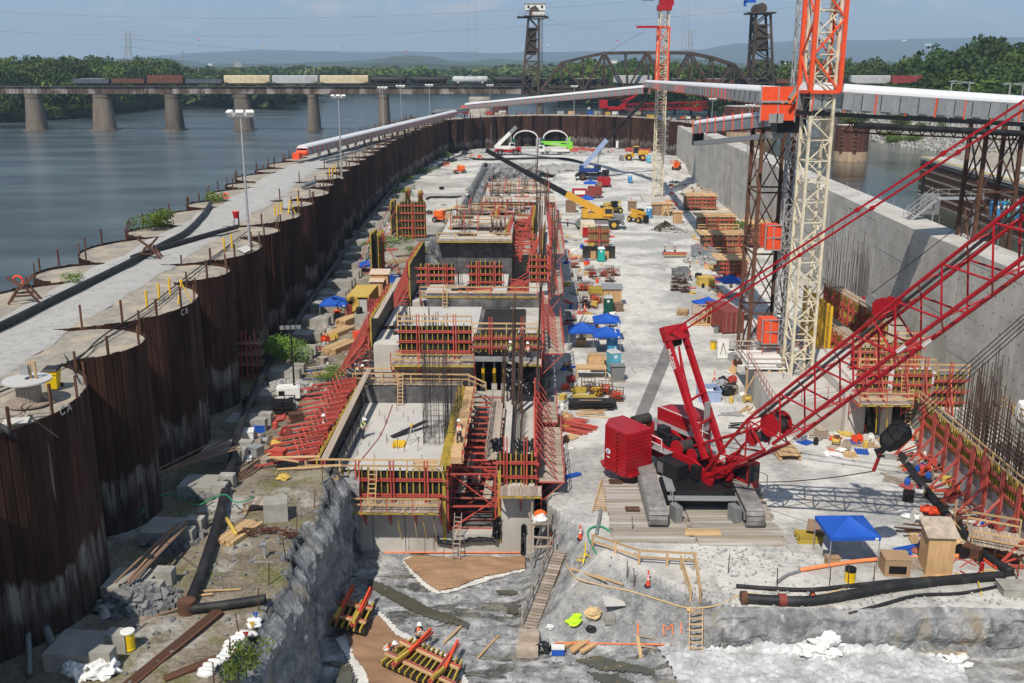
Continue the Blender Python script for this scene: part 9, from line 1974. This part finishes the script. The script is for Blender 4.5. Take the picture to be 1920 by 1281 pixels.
mb=Th('plywood_sheet','weathered plywood sheets lying on the white sheeting at the lower right','boards',gp(1755,1238,PZ),-.08);MB().box((0,0,.2),(2.6,1.4,.05)).bd('sheet','roof_tan',mb);[pce('board','timber',mb,(-.8,.8+k*.2,.12),(1.9,.6+k*.15,.12),.15,.04)for k in Rg(3)]
for px,py in((1760,1000),(1772,985)):pass
for k,(px,py)in En([(1186,1000),(1190,1100),(1365,1075),(1457,1100),(1555,1098),(1638,1095),(1176,1085),(1906,1090),(1590,1100)]):p=gp(px,py);MB().bar(p,p+V(jit(.1),0,1.25),.05).bd('rebar_stake','ru',lb='thin rusty rebar stake carrying string along the main floor edge, %s'%(ords+['seventh','eighth','ninth'])[k+1],cat='stake',group='string line stakes')
t=Th('timber_stair','timber landing and stair at the end of the raking frames','stair',(0,0,0));a=gp(1810,1010)+V(0,0,1.0);b_=gp(1905,1045)+V(0,0,1.6);planked(t,a,b_,V(-.6,-2.2,-.3));guard(t,a+V(-.6,-2.2,-.3),b_+V(-.6,-2.2,-.3));guard(t,a,b_)
for k in Rg(5):p=a.lerp(b_,k/4);pce('post','timber',t,V(p.x-.4,p.y-1.4,0),p+V(-.4,-1.4,0),.12)
t=Th('timber_easel','upright timber brace stand behind the tall plywood shed','stand',gp(1785,1005));pce('post','timber',t,(0,0,0),(0,0,2.6),.1);[pce('brace','timber',t,(math.cos(a_)*.9,math.sin(a_)*.9,0),(0,0,1.1),.08)for a_ in(0,1.6,3.1,4.7)]
bcr('concrete slab edge at the far right of the ledge',1915,1112,(2.6,1.3,.5),-.05,'bc',name='concrete_slab',cat='concrete block')
t=Th('fire_extinguisher','red fire extinguisher among the hoses at the right','extinguisher',gp(1840,1072));MB().lathe((0,0,.1),[(.12,0),(.13,.3),(.13,.5),(.05,.62)],12).bd('cylinder','cr',t);MB().box((0,0,.75),(.14,.05,.08)).bd('valve','bk',t)
def floor_panel(lb,pix,nb,z=PZ,extra=2):
 a,b_,c,d_=[gp(x,y,z)+V(0,0,.55)for x,y in pix];t=Th('floor_formwork',lb,'form panel',(0,0,0));zz=V(0,0,.06);u=(b_-a).normalized();v=(d_-a).normalized()
 MB().add([a,b_,c,d_,a-zz,b_-zz,c-zz,d_-zz],[(0,1,2,3),(7,6,5,4),(0,4,5,1),(1,5,6,2),(2,6,7,3),(3,7,4,0)]).bd('plywood_face','bp',t)
 for k in Rg(nb):s=(k+.5)/nb;pce('timber_beam','oc',t,a.lerp(b_,s)+V(0,0,.12)-v*.1,d_.lerp(c,s)+V(0,0,.12)+v*.15,.10,.2)
 for s in(.22,.72):
  for q_ in(-.1,.1):pce('timber_waler','timber' if q_<0 else 'rs',t,a.lerp(d_,s)+V(0,0,.32)+v*q_,b_.lerp(c,s)+V(0,0,.32)+v*q_,.13,.14)
 for s in(.25,.75):
  for q_ in(-.09,.09):pce('strongback','rs',t,a.lerp(b_,s)+V(0,0,.5)+u*q_-v*.3,d_.lerp(c,s)+V(0,0,.5)+u*q_+v*1.0,.1,.16)
  pce('push_pull_brace','od',t,a.lerp(b_,s)+V(0,0,.62)+v*1.2,d_.lerp(c,s)+V(0,0,.75)+v*.9,.12);pce('timber_beam','oc',t,a.lerp(b_,s)+V(0,0,.66)-v*.1,a.lerp(b_,s)+V(0,0,.66)+v*1.1,.2,.2)
 return t
floor_panel('large red and ochre form panel lying at the bottom of the picture',[(712,1258),(850,1300),(852,1262),(775,1228)][0:1]+[(848,1322),(868,1262),(768,1216)],12)
floor_panel('smaller red and ochre form panel lying by the shaded rock wall',[(614,1185),(682,1202),(706,1150),(640,1140)],6)
q=V(X_(750,Y1+10,793),Y1+9,SL1+.1);MB().box((0,0,.08),(1.0,1.2,.16)).bd('yellow_mat','yellow',lb='yellow pallet lying on the near slab',cat='pallet').location=q
t=Th('leaning_plank','dark plank lying across the near slab beside the tripod','plank',(0,0,0));pce('plank','bp',t,(XC0-5.2,Y1+10.6,SL1+.15),(XC0-2.6,Y1+13,SL1+.7),.5,.06)
hose('red air hose trailing down the near slab from the timber railing',[(XL+2.6,YB1-.6,SL1+.1),(XL+2.7,Y1+12,SL1+.1),(XL+2.3,Y1+8,SL1+.1),(XL+1.6,Y1+3,SL1+.1)],.035,'cr','hose','hose',5)
m=MB()
for k in Rg(46):x_,y_=rnd.uniform(XL+1.3,XC0-1),rnd.uniform(Y1+1,YB1-1.5);m.bar((x_,y_,SL1),(x_+jit(.1),y_,SL1+rnd.uniform(.4,1.1)),.035)
m.bd('starter_bars','rebar',lb='thin starter bars standing up from the near slab',cat='rebar',kind='stuff')
t=Th('shoring_stack','red shoring frames standing on a plywood base against the dark cells','shoring frames',gp(474,708));MB().box((0,0,.1),(2.2,1.8,.1)).bd('base','br',t)
for x in(-.8,-.3,.3,.8):
 for y in(-.6,.6):pce('post','rs',t,(x,y,.1),(x*.7,y,4.2+jit(.6)),.09)
for z in(1.4,2.4,3.3):pce('deck','br',t,(-1.1,0,z),(1.1,0,z),1.2,.3 if z<3 else.08)
#  sheets draped on the pit floor
def drape(name,lb,cat,pix,z,m,dz=.05,wav=.06,step=.13,kind=None,fr_=.6,taper=True):
 poly=[gp(x,y,z)for x,y in pix];xs=[p.x for p in poly];ys_=[p.y for p in poly]
 def inside(x,y):
  c=False;j=len(poly)-1
  for i in Rg(len(poly)):
   if(poly[i].y>y)!=(poly[j].y>y)and x<(poly[j].x-poly[i].x)*(y-poly[i].y)/(poly[j].y-poly[i].y)+poly[i].x:c=not c
   j=i
  return c
 nx,ny=int((max(xs)-min(xs))/step)+2,int((max(ys_)-min(ys_))/step)+2;idx={};vs=[];fs=[]
 def vert(i,j):
  if(i,j)not in idx:
   x,y=min(xs)+i*step+.08*noise.noise(Vector((i*.7,j*.7,1))),min(ys_)+j*step+.08*noise.noise(Vector((i*.7,j*.7,9)))
   idx[(i,j)]=len(vs);k=noise.noise(Vector((x*fr_*1.4,y*fr_*2.2,3)))+.5*noise.noise(Vector((x*fr_*3.1+y,y*fr_*5,8)));vs.append((x,y,fh(x,y)+dz+wav*(1+k)))
  return idx[(i,j)]
 for i in Rg(nx):
  for j in Rg(ny):
   if inside(min(xs)+(i+.5)*step,min(ys_)+(j+.5)*step):fs.append((vert(i,j),vert(i+1,j),vert(i+1,j+1),vert(i,j+1)))
 mb=MB();mb.add(vs,fs);return mb.bd(name,m,lb=lb,cat=cat,kind=kind,smooth=True)
mat('wet_sheet',(.52,.53,.53),.3,var=.2,scale=2.5,bump=.9,bscale=4,coord='World',col2=(.36,.365,.36),w2=(.45,.6))
mat('liner',(.60,.585,.54),.85,var=.12,scale=1.5,bump=.4,coord='World')
mat('pit_water',(.085,.082,.06),.06,var=.25,scale=.6,bump=.05,coord='World',spec=.5)
drape('white_liner','white liner edge showing under the sandy mat below the front wall','liner',[(754,1052),(768,1045),(985,1046),(985,1072),(940,1083),(900,1096),(855,1110),(818,1115),(792,1101),(768,1076)],PZ,'liner',dz=.04,wav=.04)
drape('geotextile_mat','sandy brown geotextile mat wrinkled in front of the monolith','geotextile',[(757,1054),(775,1046),(985,1047),(985,1068),(930,1080),(890,1090),(860,1104),(822,1112),(795,1095),(772,1072)],PZ,'tarp_brown',dz=.10,wav=.09)
drape('white_liner','white liner edge under the sandy mat where two workers stand','liner',[(640,1196),(712,1148),(745,1180),(790,1205),(850,1236),(880,1281),(880,1330),(690,1330),(665,1262),(630,1200)],PZ,'liner',dz=.04,wav=.04)
drape('geotextile_mat','sandy brown geotextile mat under the near form panels','geotextile',[(650,1196),(708,1158),(740,1192),(785,1216),(842,1246),(865,1281),(865,1330),(705,1330),(685,1262),(662,1230)],PZ,'tarp_brown',dz=.10,wav=.09)
drape('plastic_sheeting','wet white plastic sheeting spread along the foot of the rock ledge','plastic sheet',[(1232,1222),(1300,1222),(1420,1216),(1560,1218),(1700,1226),(1800,1246),(1830,1330),(1290,1330),(1262,1270)],-2.6,'wet_sheet',dz=.06,wav=.26,step=.14,fr_=2.2)
for k,pix in En([[(690,1088),(720,1098),(760,1118),(800,1140),(850,1158),(880,1172),(876,1182),(830,1170),(780,1152),(735,1128),(695,1104)],[(955,1135),(975,1138),(968,1155),(950,1152)],[(1080,1240),(1130,1232),(1180,1246),(1230,1262),(1225,1272),(1170,1262),(1110,1254)],[(640,1250),(662,1255),(660,1290),(630,1290)],[(930,1110),(965,1108),(970,1116),(935,1118)],[(1100,1262),(1150,1266),(1200,1290),(1140,1290)]]):
 drape('puddle',None,None,pix,PZ,'pit_water',dz=.12,wav=.0,step=.18,kind='structure')
for k,(px,py,s)in En([(1545,1222,1.0),(1385+160,1235,.7),(1790,1250,.7),(1515,1232,.8)]):MB().blob((0,0,s*.4),(s,s*.7,s*.6),seed=k+70,sub=4,amp=.8).bd('plastic_heap','wr',lb='crumpled white plastic heap at the foot of the ledge, %s'%['largest one','beside the largest','by the plywood sheets','left of the largest'][k],cat='plastic heap').location=gp(px,py,PZ)
def spray(s,px,py,size,lab):
 p=gp(px,py)
 e=.3;nx_=fh(p.x-e,p.y)-fh(p.x+e,p.y);ny_=fh(p.x,p.y-e)-fh(p.x,p.y+e);n_=V(nx_,ny_,2*e).normalized();x=V(1,0,0)-n_*n_.x;x.normalize();u=n_.cross(x);c=p+n_*.12
 M_=Matrix(((x.x,u.x,n_.x,c.x),(x.y,u.y,n_.y,c.y),(x.z,u.z,n_.z,c.z),(0,0,0,1)));o_=text_mesh(s,size,'spray_mark','spray_orange',None,M_,.03,-.025);tag(o_,lab,'marking')
spray('M I',1262,1182,1.0,'orange spray painted letters on the rock ledge left of the timber ladder')
for k,(a,b_)in En([((1060,1208),(1258,1212)),((1196,1172),(1196,1205)),((1040,1208),(1062,1208)),((648,1036),(985,1048))]):
 q=[]
 for i in Rg(25):
  px,py=a[0]+(b_[0]-a[0])*i/24,a[1]+(b_[1]-a[1])*i/24;p=gp(px,py,PZ)
  q.append(p+V(0,0,.10))
 if k==3:q=[PY(a[0]+(b_[0]-a[0])*i/24,1036+.3*i/24,Y1-.06)for i in Rg(25)]
 MB().tube(q,.045,5).bd('spray_line','spray_orange',lb='orange spray painted line %s'%['along the foot of the rock ledge','running up the rock ledge','at the left end of the ledge','along the foot of the front wall'][k],cat='marking')
 #  far end of the site
def arch(px0,px1,yt,yb,lab):
 Y=P(1000,270,3).y-16;a,b_=PY(px0,yb,Y),PY(px1,yb,Y);top=PY((px0+px1)/2,yt,Y);t=Th('arch_shelter',lab,'arch shelter',(0,0,0));n_=16;w=(b_.x-a.x)/2;cx=(a.x+b_.x)/2;zb=a.z;h=top.z-zb;L_=9
 for sgm in Rg(3):
  mb=MB();vs=[];
  for(rr_,hh)in((1.0,1.0),(.93,.90)):
   for yy in(Y+sgm*L_/3,Y+(sgm+1)*L_/3-.05):
    for k in Rg(n_+1):an=math.pi*k/n_;vs.append((cx-math.cos(an)*w*rr_,yy,zb+math.sin(an)*h*hh))
  m_=n_+1;fs=[]
  for k in Rg(n_):fs+=[(k,k+1,m_+k+1,m_+k),(2*m_+k,3*m_+k,3*m_+k+1,2*m_+k+1),(k,2*m_+k,2*m_+k+1,k+1),(m_+k,m_+k+1,3*m_+k+1,3*m_+k)]
  mb.add(vs,fs);mb.bd('arch_cover','belt_cover',t)
 for x in(a.x,b_.x):MB().box((x,Y+L_/2,zb-1.6),(1.6,L_,3.2)).bd('side_wall_box','porta_green' if x<cx else 'galv',t)
 return t
arch(962,1009,245,260,'white arched fabric shelter at the far end, left one');arch(1018,1065,245,260,'white arched fabric shelter at the far end, right one')
for k,(px,py,w,m_)in En([(985,265,7,'tarp_brown')]):MB().blob((0,0,1.5),(w,4,3.2),seed=5,amp=.3,sub=3).bd('material_heap','bark',lb='dark heap of material under the left arch shelter',cat='heap').location=gp(px,py,3)
for k,(px,py)in En([(1072,283),(1080,285),(1088,283),(1096,287),(1104,286),(1110,285),(1182,284),(1195,286),(1210,286)]):tms('red steel frames stacked at the far end, stack %s from the left'%(ords+['seventh','eighth','ninth'])[k+1],px,py,4,3.5,.0,'rs',z=3,w=.45,layers=3,spread=.5,name='frame_stack',cat='steel stack')
t=Th('scaffold_stair','grey scaffold stair tower against the far left corner wall','scaffold',(0,0,0));p=gp(827,275,3);H=13.5;ltc(t,p+V(0,0,0),p+V(0,0,H),3.2,3.2,7,'galv',.16,.1,'scaffold')
for k in Rg(6):MB().bar(p+V(-1.5 if k%2 else 1.5,-1,k*2.2),p+V(1.5 if k%2 else-1.5,-1,(k+1)*2.2),.5,.1).bd('stair_flight','galv',t);MB().box((p.x,p.y,p.z+(k+1)*2.2),(3.3,3.3,.1)).bd('landing','galv',t)
t=Th('scaffold_stair','dark scaffold stair tower by the lock wall behind the middle tower crane','scaffold',(0,0,0));p=gp(1254,290,3);ltc(t,p,p+V(0,0,12),3,3,6,'galv',.16,.1,'scaffold')
t=Th('scaffold','grey scaffold with a zigzag stair on the far rock face','scaffold',(0,0,0));p=P(970,345,PZ);p.z=PZ
for i in Rg(13):MB().bar((p.x-11+i*2,p.y+1,PZ),(p.x-11+i*2,p.y+1,2.0+rnd.random()),.12).bd('standard','galv',t)
for z in(-2.5,-1,.5,1.8):MB().bar((p.x-11,p.y+1,z),(p.x+13,p.y+1,z),.1).bd('ledger','galv',t)
for k in Rg(3):MB().bar((p.x-2 if k%2 else p.x+1,p.y,PZ+k*2),(p.x+1 if k%2 else p.x-2,p.y,PZ+(k+1)*2),.4,.15).bd('stair_flight','galv',t)
def ground_line(lab,pts,r,m='rb',z=3):hose(lab,hpx(pts,z,r),r,m)
ground_line('long black pipe around the rim of the far rock cut',[(826,313),(850,302),(865,296),(900,301),(1000,299),(1060,300),(1095,308)],.35);ground_line('black silt sock along the left bench edge',[(800,375),(810,372),(850,372),(880,370)],.25);ground_line('black silt sock bordering the far left gravel patch',[(822,316),(832,308),(858,301)],.3)
for k,(px,py)in En([(1132,350)]):t=Th('compressor','dark red trailer compressor beside the haul road','compressor',gp(px,py));MB().box((0,0,1.5),(3.2,4.5,1.9)).bd('housing','cr',t);[wheel(t,0,y,.5,.3)for y in(-1.7,1.7)];MB().tube([(0,1,2.4),(0,1,3.2)],.15,8).bd('exhaust','bk',t);MB().bar((0,-2,.7),(0,-4,.5),.15).bd('drawbar','bk',t)
t=Th('compressor','maroon drilling compressor with an oval white plate under the small canopy','compressor',gp(1098,371));MB().box((-1.5,0,1.3),(3.6,2,1.8)).bd('housing','cr',t);MB().box((2.2,0,1.6),(3.4,2,2.4)).bd('engine','cd',t);MB().box((-1.5,-1.03,1.4),(2.6,.04,.9)).bd('white_plate','wt',t);[wheel(t,x,-1,.5,.3)for x in(-2.5,0,2.8)]
for k,(px,py,w,l,h,lab)in En([(1247,432,2.2,2.0,1.5,'dark spoil heap in the middle of the haul road'),(1262,434,2.5,2.0,.7,'pale rubble beside the dark spoil heap'),(1325,492,3.0,2.5,.9,'grey rubble behind the dumpster'),(1365,470,3,3,1.2,'rubble bank beside the lock wall'),(905,285,7,5,1.0,'pale rubble near the white boomed crane'),(870,300,6,4,1.0,'grey rubble on the far left plateau'),(1060,318,8,6,1.5,'grey slope rubble beside the dark blue crane'),(1090,290,8,4,1.2,'grey rubble below the red frames')]):
 p=gp(px,py,0 if py>310 else 3);mb=MB();mb.blob((p.x,p.y,p.z-.3),(w,l,h),seed=k+9,sub=3,amp=.5)
 for _ in Rg(60):a,r_=rnd.uniform(0,6.28),rnd.random()*1.3;s=rnd.uniform(.2,.6);mb.box((p.x+math.cos(a)*w*r_,p.y+math.sin(a)*l*r_,p.z+.1+max(0,h*(1-r_))),(s,s,s*.7),m=Euler((rnd.random()*3,rnd.random()*3,0)).to_matrix())
 mb.bd('spoil_heap','bark' if k==0 else 'riprap',lb=lab,cat='heap',kind='stuff')
smalls=[('wt','white'),('ru','rusty'),('galv','grey metal'),('timber','timber'),('tent_blue','blue'),('od','orange'),('bk','black'),('cy','yellow'),('rs','red'),('wp','grey wooden')]
zones=[((1560,800),(1740,870),22,0,'under the lock wall deck'),((870,272),(950,298),26,3,'left of the far plateau'),((1075,268),(1240,290),26,3,'right of the far plateau'),((1240,340),(1330,400),34,0,'right of the middle tower crane'),((1290,440),(1390,560),70,0,'between the dumpster and the lock wall'),((1062,440),(1150,620),80,0,'along the left verge of the haul road'),((1052,690),(1080,900),16,0,'beside the right flank platforms'),((1370,640),(1400,760),20,0,'below the crane plinth'),((1500,740),(1640,860),22,0,'under the boom'),((1700,860),(1860,1060),80,0,'at the feet of the raking frames'),((790,345),(880,420),14,3,'on the far bench'),((590,560),(760,700),34,3,'on the middle bench'),((450,760),(560,900),20,3,'beside the black pipe on the bench'),((1080,370),(1110,430),14,0,'behind the yellow crane')]
for(a,b_,n_,z,lab)in zones:
 for k in Rg(n_):
  px,py=rnd.uniform(a[0],b_[0]),rnd.uniform(a[1],b_[1]);m_,c_=rnd.choice(smalls);kind_=rnd.choice(['crate','pallet','spool','can','sheet','beam']);p=gp(px,py,z)
  nm={'crate':'small_crate','pallet':'pallet','spool':'wire_reel','can':'fuel_can','sheet':'folded_sheet','beam':'short_beam'}[kind_];mb=MB();s=rnd.uniform(.4,.9)
  if kind_=='crate':mb.box((0,0,s*.4),(s*1.2,s,s*.8));mb.box((0,0,s*.83),(s*1.28,s*1.08,.05))
  elif kind_=='pallet':
   for q in Rg(5):mb.box((0,-.45+q*.22,.14),(1.1,.13,.03))
   for q in(-.45,0,.45):mb.box((q,0,.07),(.1,1.0,.1))
  elif kind_=='spool':mb.tube([(0,-.3,.4),(0,-.27,.4)],.4,12);mb.tube([(0,.27,.4),(0,.3,.4)],.4,12);mb.tube([(0,-.27,.4),(0,.27,.4)],.18,10)
  elif kind_=='can':mb.lathe((0,0,0),[(.2,0),(.22,.05),(.22,.5),(.1,.58),(.1,.66)],10)
  elif kind_=='sheet':mb.blob((0,0,.12),(s,s*.7,.2),seed=k,amp=.8)
  else:mb.bar((-s*1.4,0,.1),(s*1.4,jit(.2),.15),.16);mb.bar((-s*1.2,.3,.1),(s*1.3,.35,.12),.14)
  o_=mb.bd(nm,m_,lb='%s %s among the site clutter %s'%(c_,nm.replace('_',' '),lab),cat=nm.replace('_',' '),group='%s pieces %s'%(nm.replace('_',' '),lab));o_.location=p;o_.rotation_euler=(0,0,rnd.uniform(0,3))
for k in Rg(26):
 px=rnd.uniform(880,1330);p=P(px,216 if px<1200 else 224,CT)+V(0,rnd.uniform(2,10),0);m_,c_=rnd.choice(smalls);s=rnd.uniform(.6,1.8)
 o_=MB().box((0,0,s*.35),(s*1.5,1,s*.7)).box((0,0,s*.72),(s*1.6,1.1,.1)).bd('equipment_box',m_,lb='%s equipment box standing on the far cofferdam wall'%c_,cat='box',group='equipment on the far wall');o_.location=p
for k in Rg(70):
 i=rnd.randrange(len(fw)-1);a,b_=fw[i],fw[i+1];p=a.lerp(b_,rnd.random());o_=link('rail_post',RPM,loc=(p.x,p.y+rnd.choice([.3,13]),CT-.1),lb='rusty steel rail post on the far cofferdam wall',cat='post',group='rail posts of the far wall');o_.scale=(1.6,1.6,rnd.uniform(.9,1.6))
gw=Th('guide_wall','stained old concrete block under the right rusty tower','concrete wall',(0,0,0));MB().box((48.5,98,4.0),(9,16,4.6)).bd('concrete_body','stained_concrete',gw);MB().box((48.5,98,6.4),(8.6,15.6,.25)).bd('cap','bc',gw)
mst=Th('metal_stairs','galvanised steel stairs with railings between the lock walls','stairs',(0,0,0));a,b_=PY(1697,415,112),PY(1752,372,112)
for k in Rg(12):p=a.lerp(b_,(k+.5)/12);MB().box((p.x,112,p.z),(.5,1.3,.06)).bd('tread','galv',mst)
for y in(111.3,112.7):
 MB().bar(V(a.x,y,a.z-.1),V(b_.x,y,b_.z-.1),.08,.25).bd('stringer','galv',mst)
 for z in(.6,1.1):MB().bar(V(a.x,y,a.z+z),V(b_.x,y,b_.z+z),.06).bd('handrail','galv',mst)
 for k in Rg(6):p=a.lerp(b_,k/5);MB().bar((p.x,y,p.z),(p.x,y,p.z+1.1),.05).bd('rail_post','galv',mst)
MB().box((b_.x+2.6,112,b_.z),(5,1.8,.1)).bd('landing','galv',mst);[MB().bar((b_.x+x,111.2,b_.z+z),(b_.x+x,111.2,b_.z+1.1),.05).bd('rail_post','galv',mst)for x in(0,1.2,2.4,3.6,5)for z in(0,)]
for z in(.6,1.1):MB().bar((b_.x,111.2,b_.z+z),(b_.x+5,111.2,b_.z+z),.06).bd('handrail','galv',mst)
for x in(a.x,b_.x,b_.x+4.5):MB().bar((x,112,4.5),(x,112,b_.z if x>a.x else a.z),.15).bd('column','galv',mst)
cs=Th('control_box','dark control housing on the opposite lock wall','housing',(0,0,0));p=PY(1749,288,126);MB().box((p.x,p.y,13.9),(2.4,2,2.4)).bd('housing','gy',cs);MB().box((p.x,p.y-1.03,14),(1,.05,1.2)).bd('panel','galv',cs);MB().box((p.x-.8,p.y,16.4),(.3,.3,2.8)).bd('post','bk',cs)
hose('white pipe lying on the lock esplanade',[PY(1905,318,112),PY(1960,326,108)],.4,'wt')
for k in Rg(26):p=LWL[4].lerp(LWL[6],k/25)+V(2.6,1.5,CT);MB().bar(p,p+V(0,0,1.1),.04).bd('rail_post','galv',lb='thin rail post on top of the lock wall',cat='post',group='rail posts on the lock wall')if k%2 else None
for k,(p0,p1,y0_,y1_)in En([(1830,1915,760,640),(1545,1600,560,430)]):
 t=Th('rebar_curtain','thin upright rebar against the lock wall, %s'%['near the right edge','beyond the tower crane'][k],'rebar',(0,0,0));mb=MB();Yq=P((p0+p1)/2,y0_,3).y+4
 for i in Rg(34):x=PY(p0+(p1-p0)*i/33,y0_,Yq).x;mb.bar((x,Yq-i*.2,2),(x+jit(.2),Yq-i*.2,PY(p0,y1_+rnd.uniform(-10,60),Yq).z),.05)
 mb.bd('vertical_bars','rebar',t,kind='stuff')
for(x0_,x1_,y0_,y1_,z_,n_,lab)in((a4,b4,Y4+2,Y4+14,z41,26,'fourth monolith slab'),(a5,b5,Y5+2,Y5+13,z51,24,'fifth monolith slab'),(a6,b6,Y6+3,Y6+13,z61,24,'sixth monolith slab'),(a7,b7,Y7+3,Y7+32,z71,40,'seventh monolith slab'),(XL3,X_(948,Y3,530),Y3+2,YB3-2,SL3,18,'third monolith slab'),(XL2,XO0-1,Y2+3,YB2-2,SL2,10,'second monolith slab')):
 for k in Rg(n_):
  p=V(rnd.uniform(x0_+.6,x1_-.6),rnd.uniform(y0_,y1_),z_+.06);m_,c_=rnd.choice([('timber','timber'),('rs','red'),('ru','rusty'),('wp','grey wooden'),('bp','black'),('galv','grey metal')]);kd=rnd.choice(['board_pile','board_pile','prop_pile','starter_bars']);mb=MB()
  if kd=='starter_bars':
   for q_ in Rg(12):x_,y_=jit(.9),jit(.6);mb.bar((x_,y_,0),(x_+jit(.1),y_,rnd.uniform(.8,2.2)),.06)
   m_,c_='rebar','brown'
  else:
   a=rnd.uniform(-.4,.4)+(1.57 if rnd.random()<.4 else 0);L_=rnd.uniform(1.2,3)
   for q_ in Rg(rnd.randint(2,6)):o_=V(-math.sin(a),math.cos(a),0)*q_*.22;d=V(math.cos(a+jit(.2)),math.sin(a+jit(.2)),0)*L_/2;mb.bar(o_-d+V(0,0,.08+q_*.02),o_+d+V(0,0,.1+q_*.03),.16,.08)
  o_=mb.bd(kd,m_,lb='%s %s on the %s'%(c_,kd.replace('_',' '),lab),cat=kd.replace('_',' '),group='%s pieces on the %s'%(kd.replace('_',' '),lab));o_.location=p
for k,(a_,b2,Y,z_)in En(((a4,b4,Y4+7,z41),(a5,b5,Y5+6,z51),(a6,b6,Y6+7,z61),(a7,b7,Y7+12,z71),(a7,b7,Y7+24,z71))):
 t=Th('timber_deck','brown timber deck strip across the %s monolith slab'%['fourth','fifth','sixth','seventh','far end of the seventh'][k],'deck',(0,0,0));planked(t,(a_+1,Y,z_+.5),(b2-1,Y,z_+.5),(0,2.4,0),m='br' if k%2 else 'wp',w=.7);guard(t,(a_+1,Y,z_+.5),(b2-1,Y,z_+.5),step=3)
 for q_ in Rg(5):x_=a_+1+(b2-a_-2)*q_/4;pce('red_prop','rs',t,(x_,Y-.1,z_),(x_,Y-.1,z_+2.4),.12)
 #  haze
hz=MB();hz.box((0,4300,225),(15000,13400,470));ho=hz.bd('haze',None,kind='stuff')
hm=bpy.data.materials.new('haze');hm.use_nodes=True;n=hm.node_tree.nodes;n.remove(n['Principled BSDF'])
pv=n.new('ShaderNodeVolumePrincipled');pv.inputs['Density'].default_value=.00015;pv.inputs['Color'].default_value=(.60,.79,1,1);pv.inputs['Anisotropy'].default_value=.1
hm.node_tree.links.new(pv.outputs[0],n['Material Output'].inputs['Volume']);ho.data.materials.append(hm)
#  labels that would repeat get their place in the picture
ONE=['','first','second','third','fourth','fifth','sixth','seventh','eighth','ninth','tenth','eleventh','twelfth','thirteenth','fourteenth','fifteenth','sixteenth','seventeenth','eighteenth','nineteenth']
TEN={2:'twent',3:'thirt',4:'fort',5:'fift',6:'sixt',7:'sevent',8:'eight',9:'ninet'}
def ordinal(n):
 if n>99:return 'hundred and '+ordinal(n-100)if n>100 else 'hundredth'
 return ONE[n]if n<20 else(TEN[n//10]+'ieth' if n%10==0 else TEN[n//10]+'y-'+ONE[n%10])
bpy.context.view_layer.update();seen={};WI=camo.matrix_world.inverted()
for o in SC.objects:
 if o.parent is None and o.get('label'):seen.setdefault(o['label'],[]).append(o)
def scr(o):
 c=o.matrix_world.translation if o.type!='MESH' or o.matrix_world.translation.length>.01 else sum((Vector(b)for b in o.bound_box),Vector())/8
 v=WI@c;return v.x/max(.01,-v.z)
for lab,os_ in seen.items():
 if 1<len(os_)<140:
  lab2=' '.join(lab.split()[:11])if len(lab.split())>12 else lab
  while lab2.split()[-1].strip(',')in('the','of','a','an','by','on','at','in','and','beside','behind','with','to','small','far','left','right','river','lift','middle'):lab2=' '.join(lab2.split()[:-1])
  for i,o in En(sorted(os_,key=scr)):o['label']='%s, %s from the left'%(lab2,ordinal(i+1))
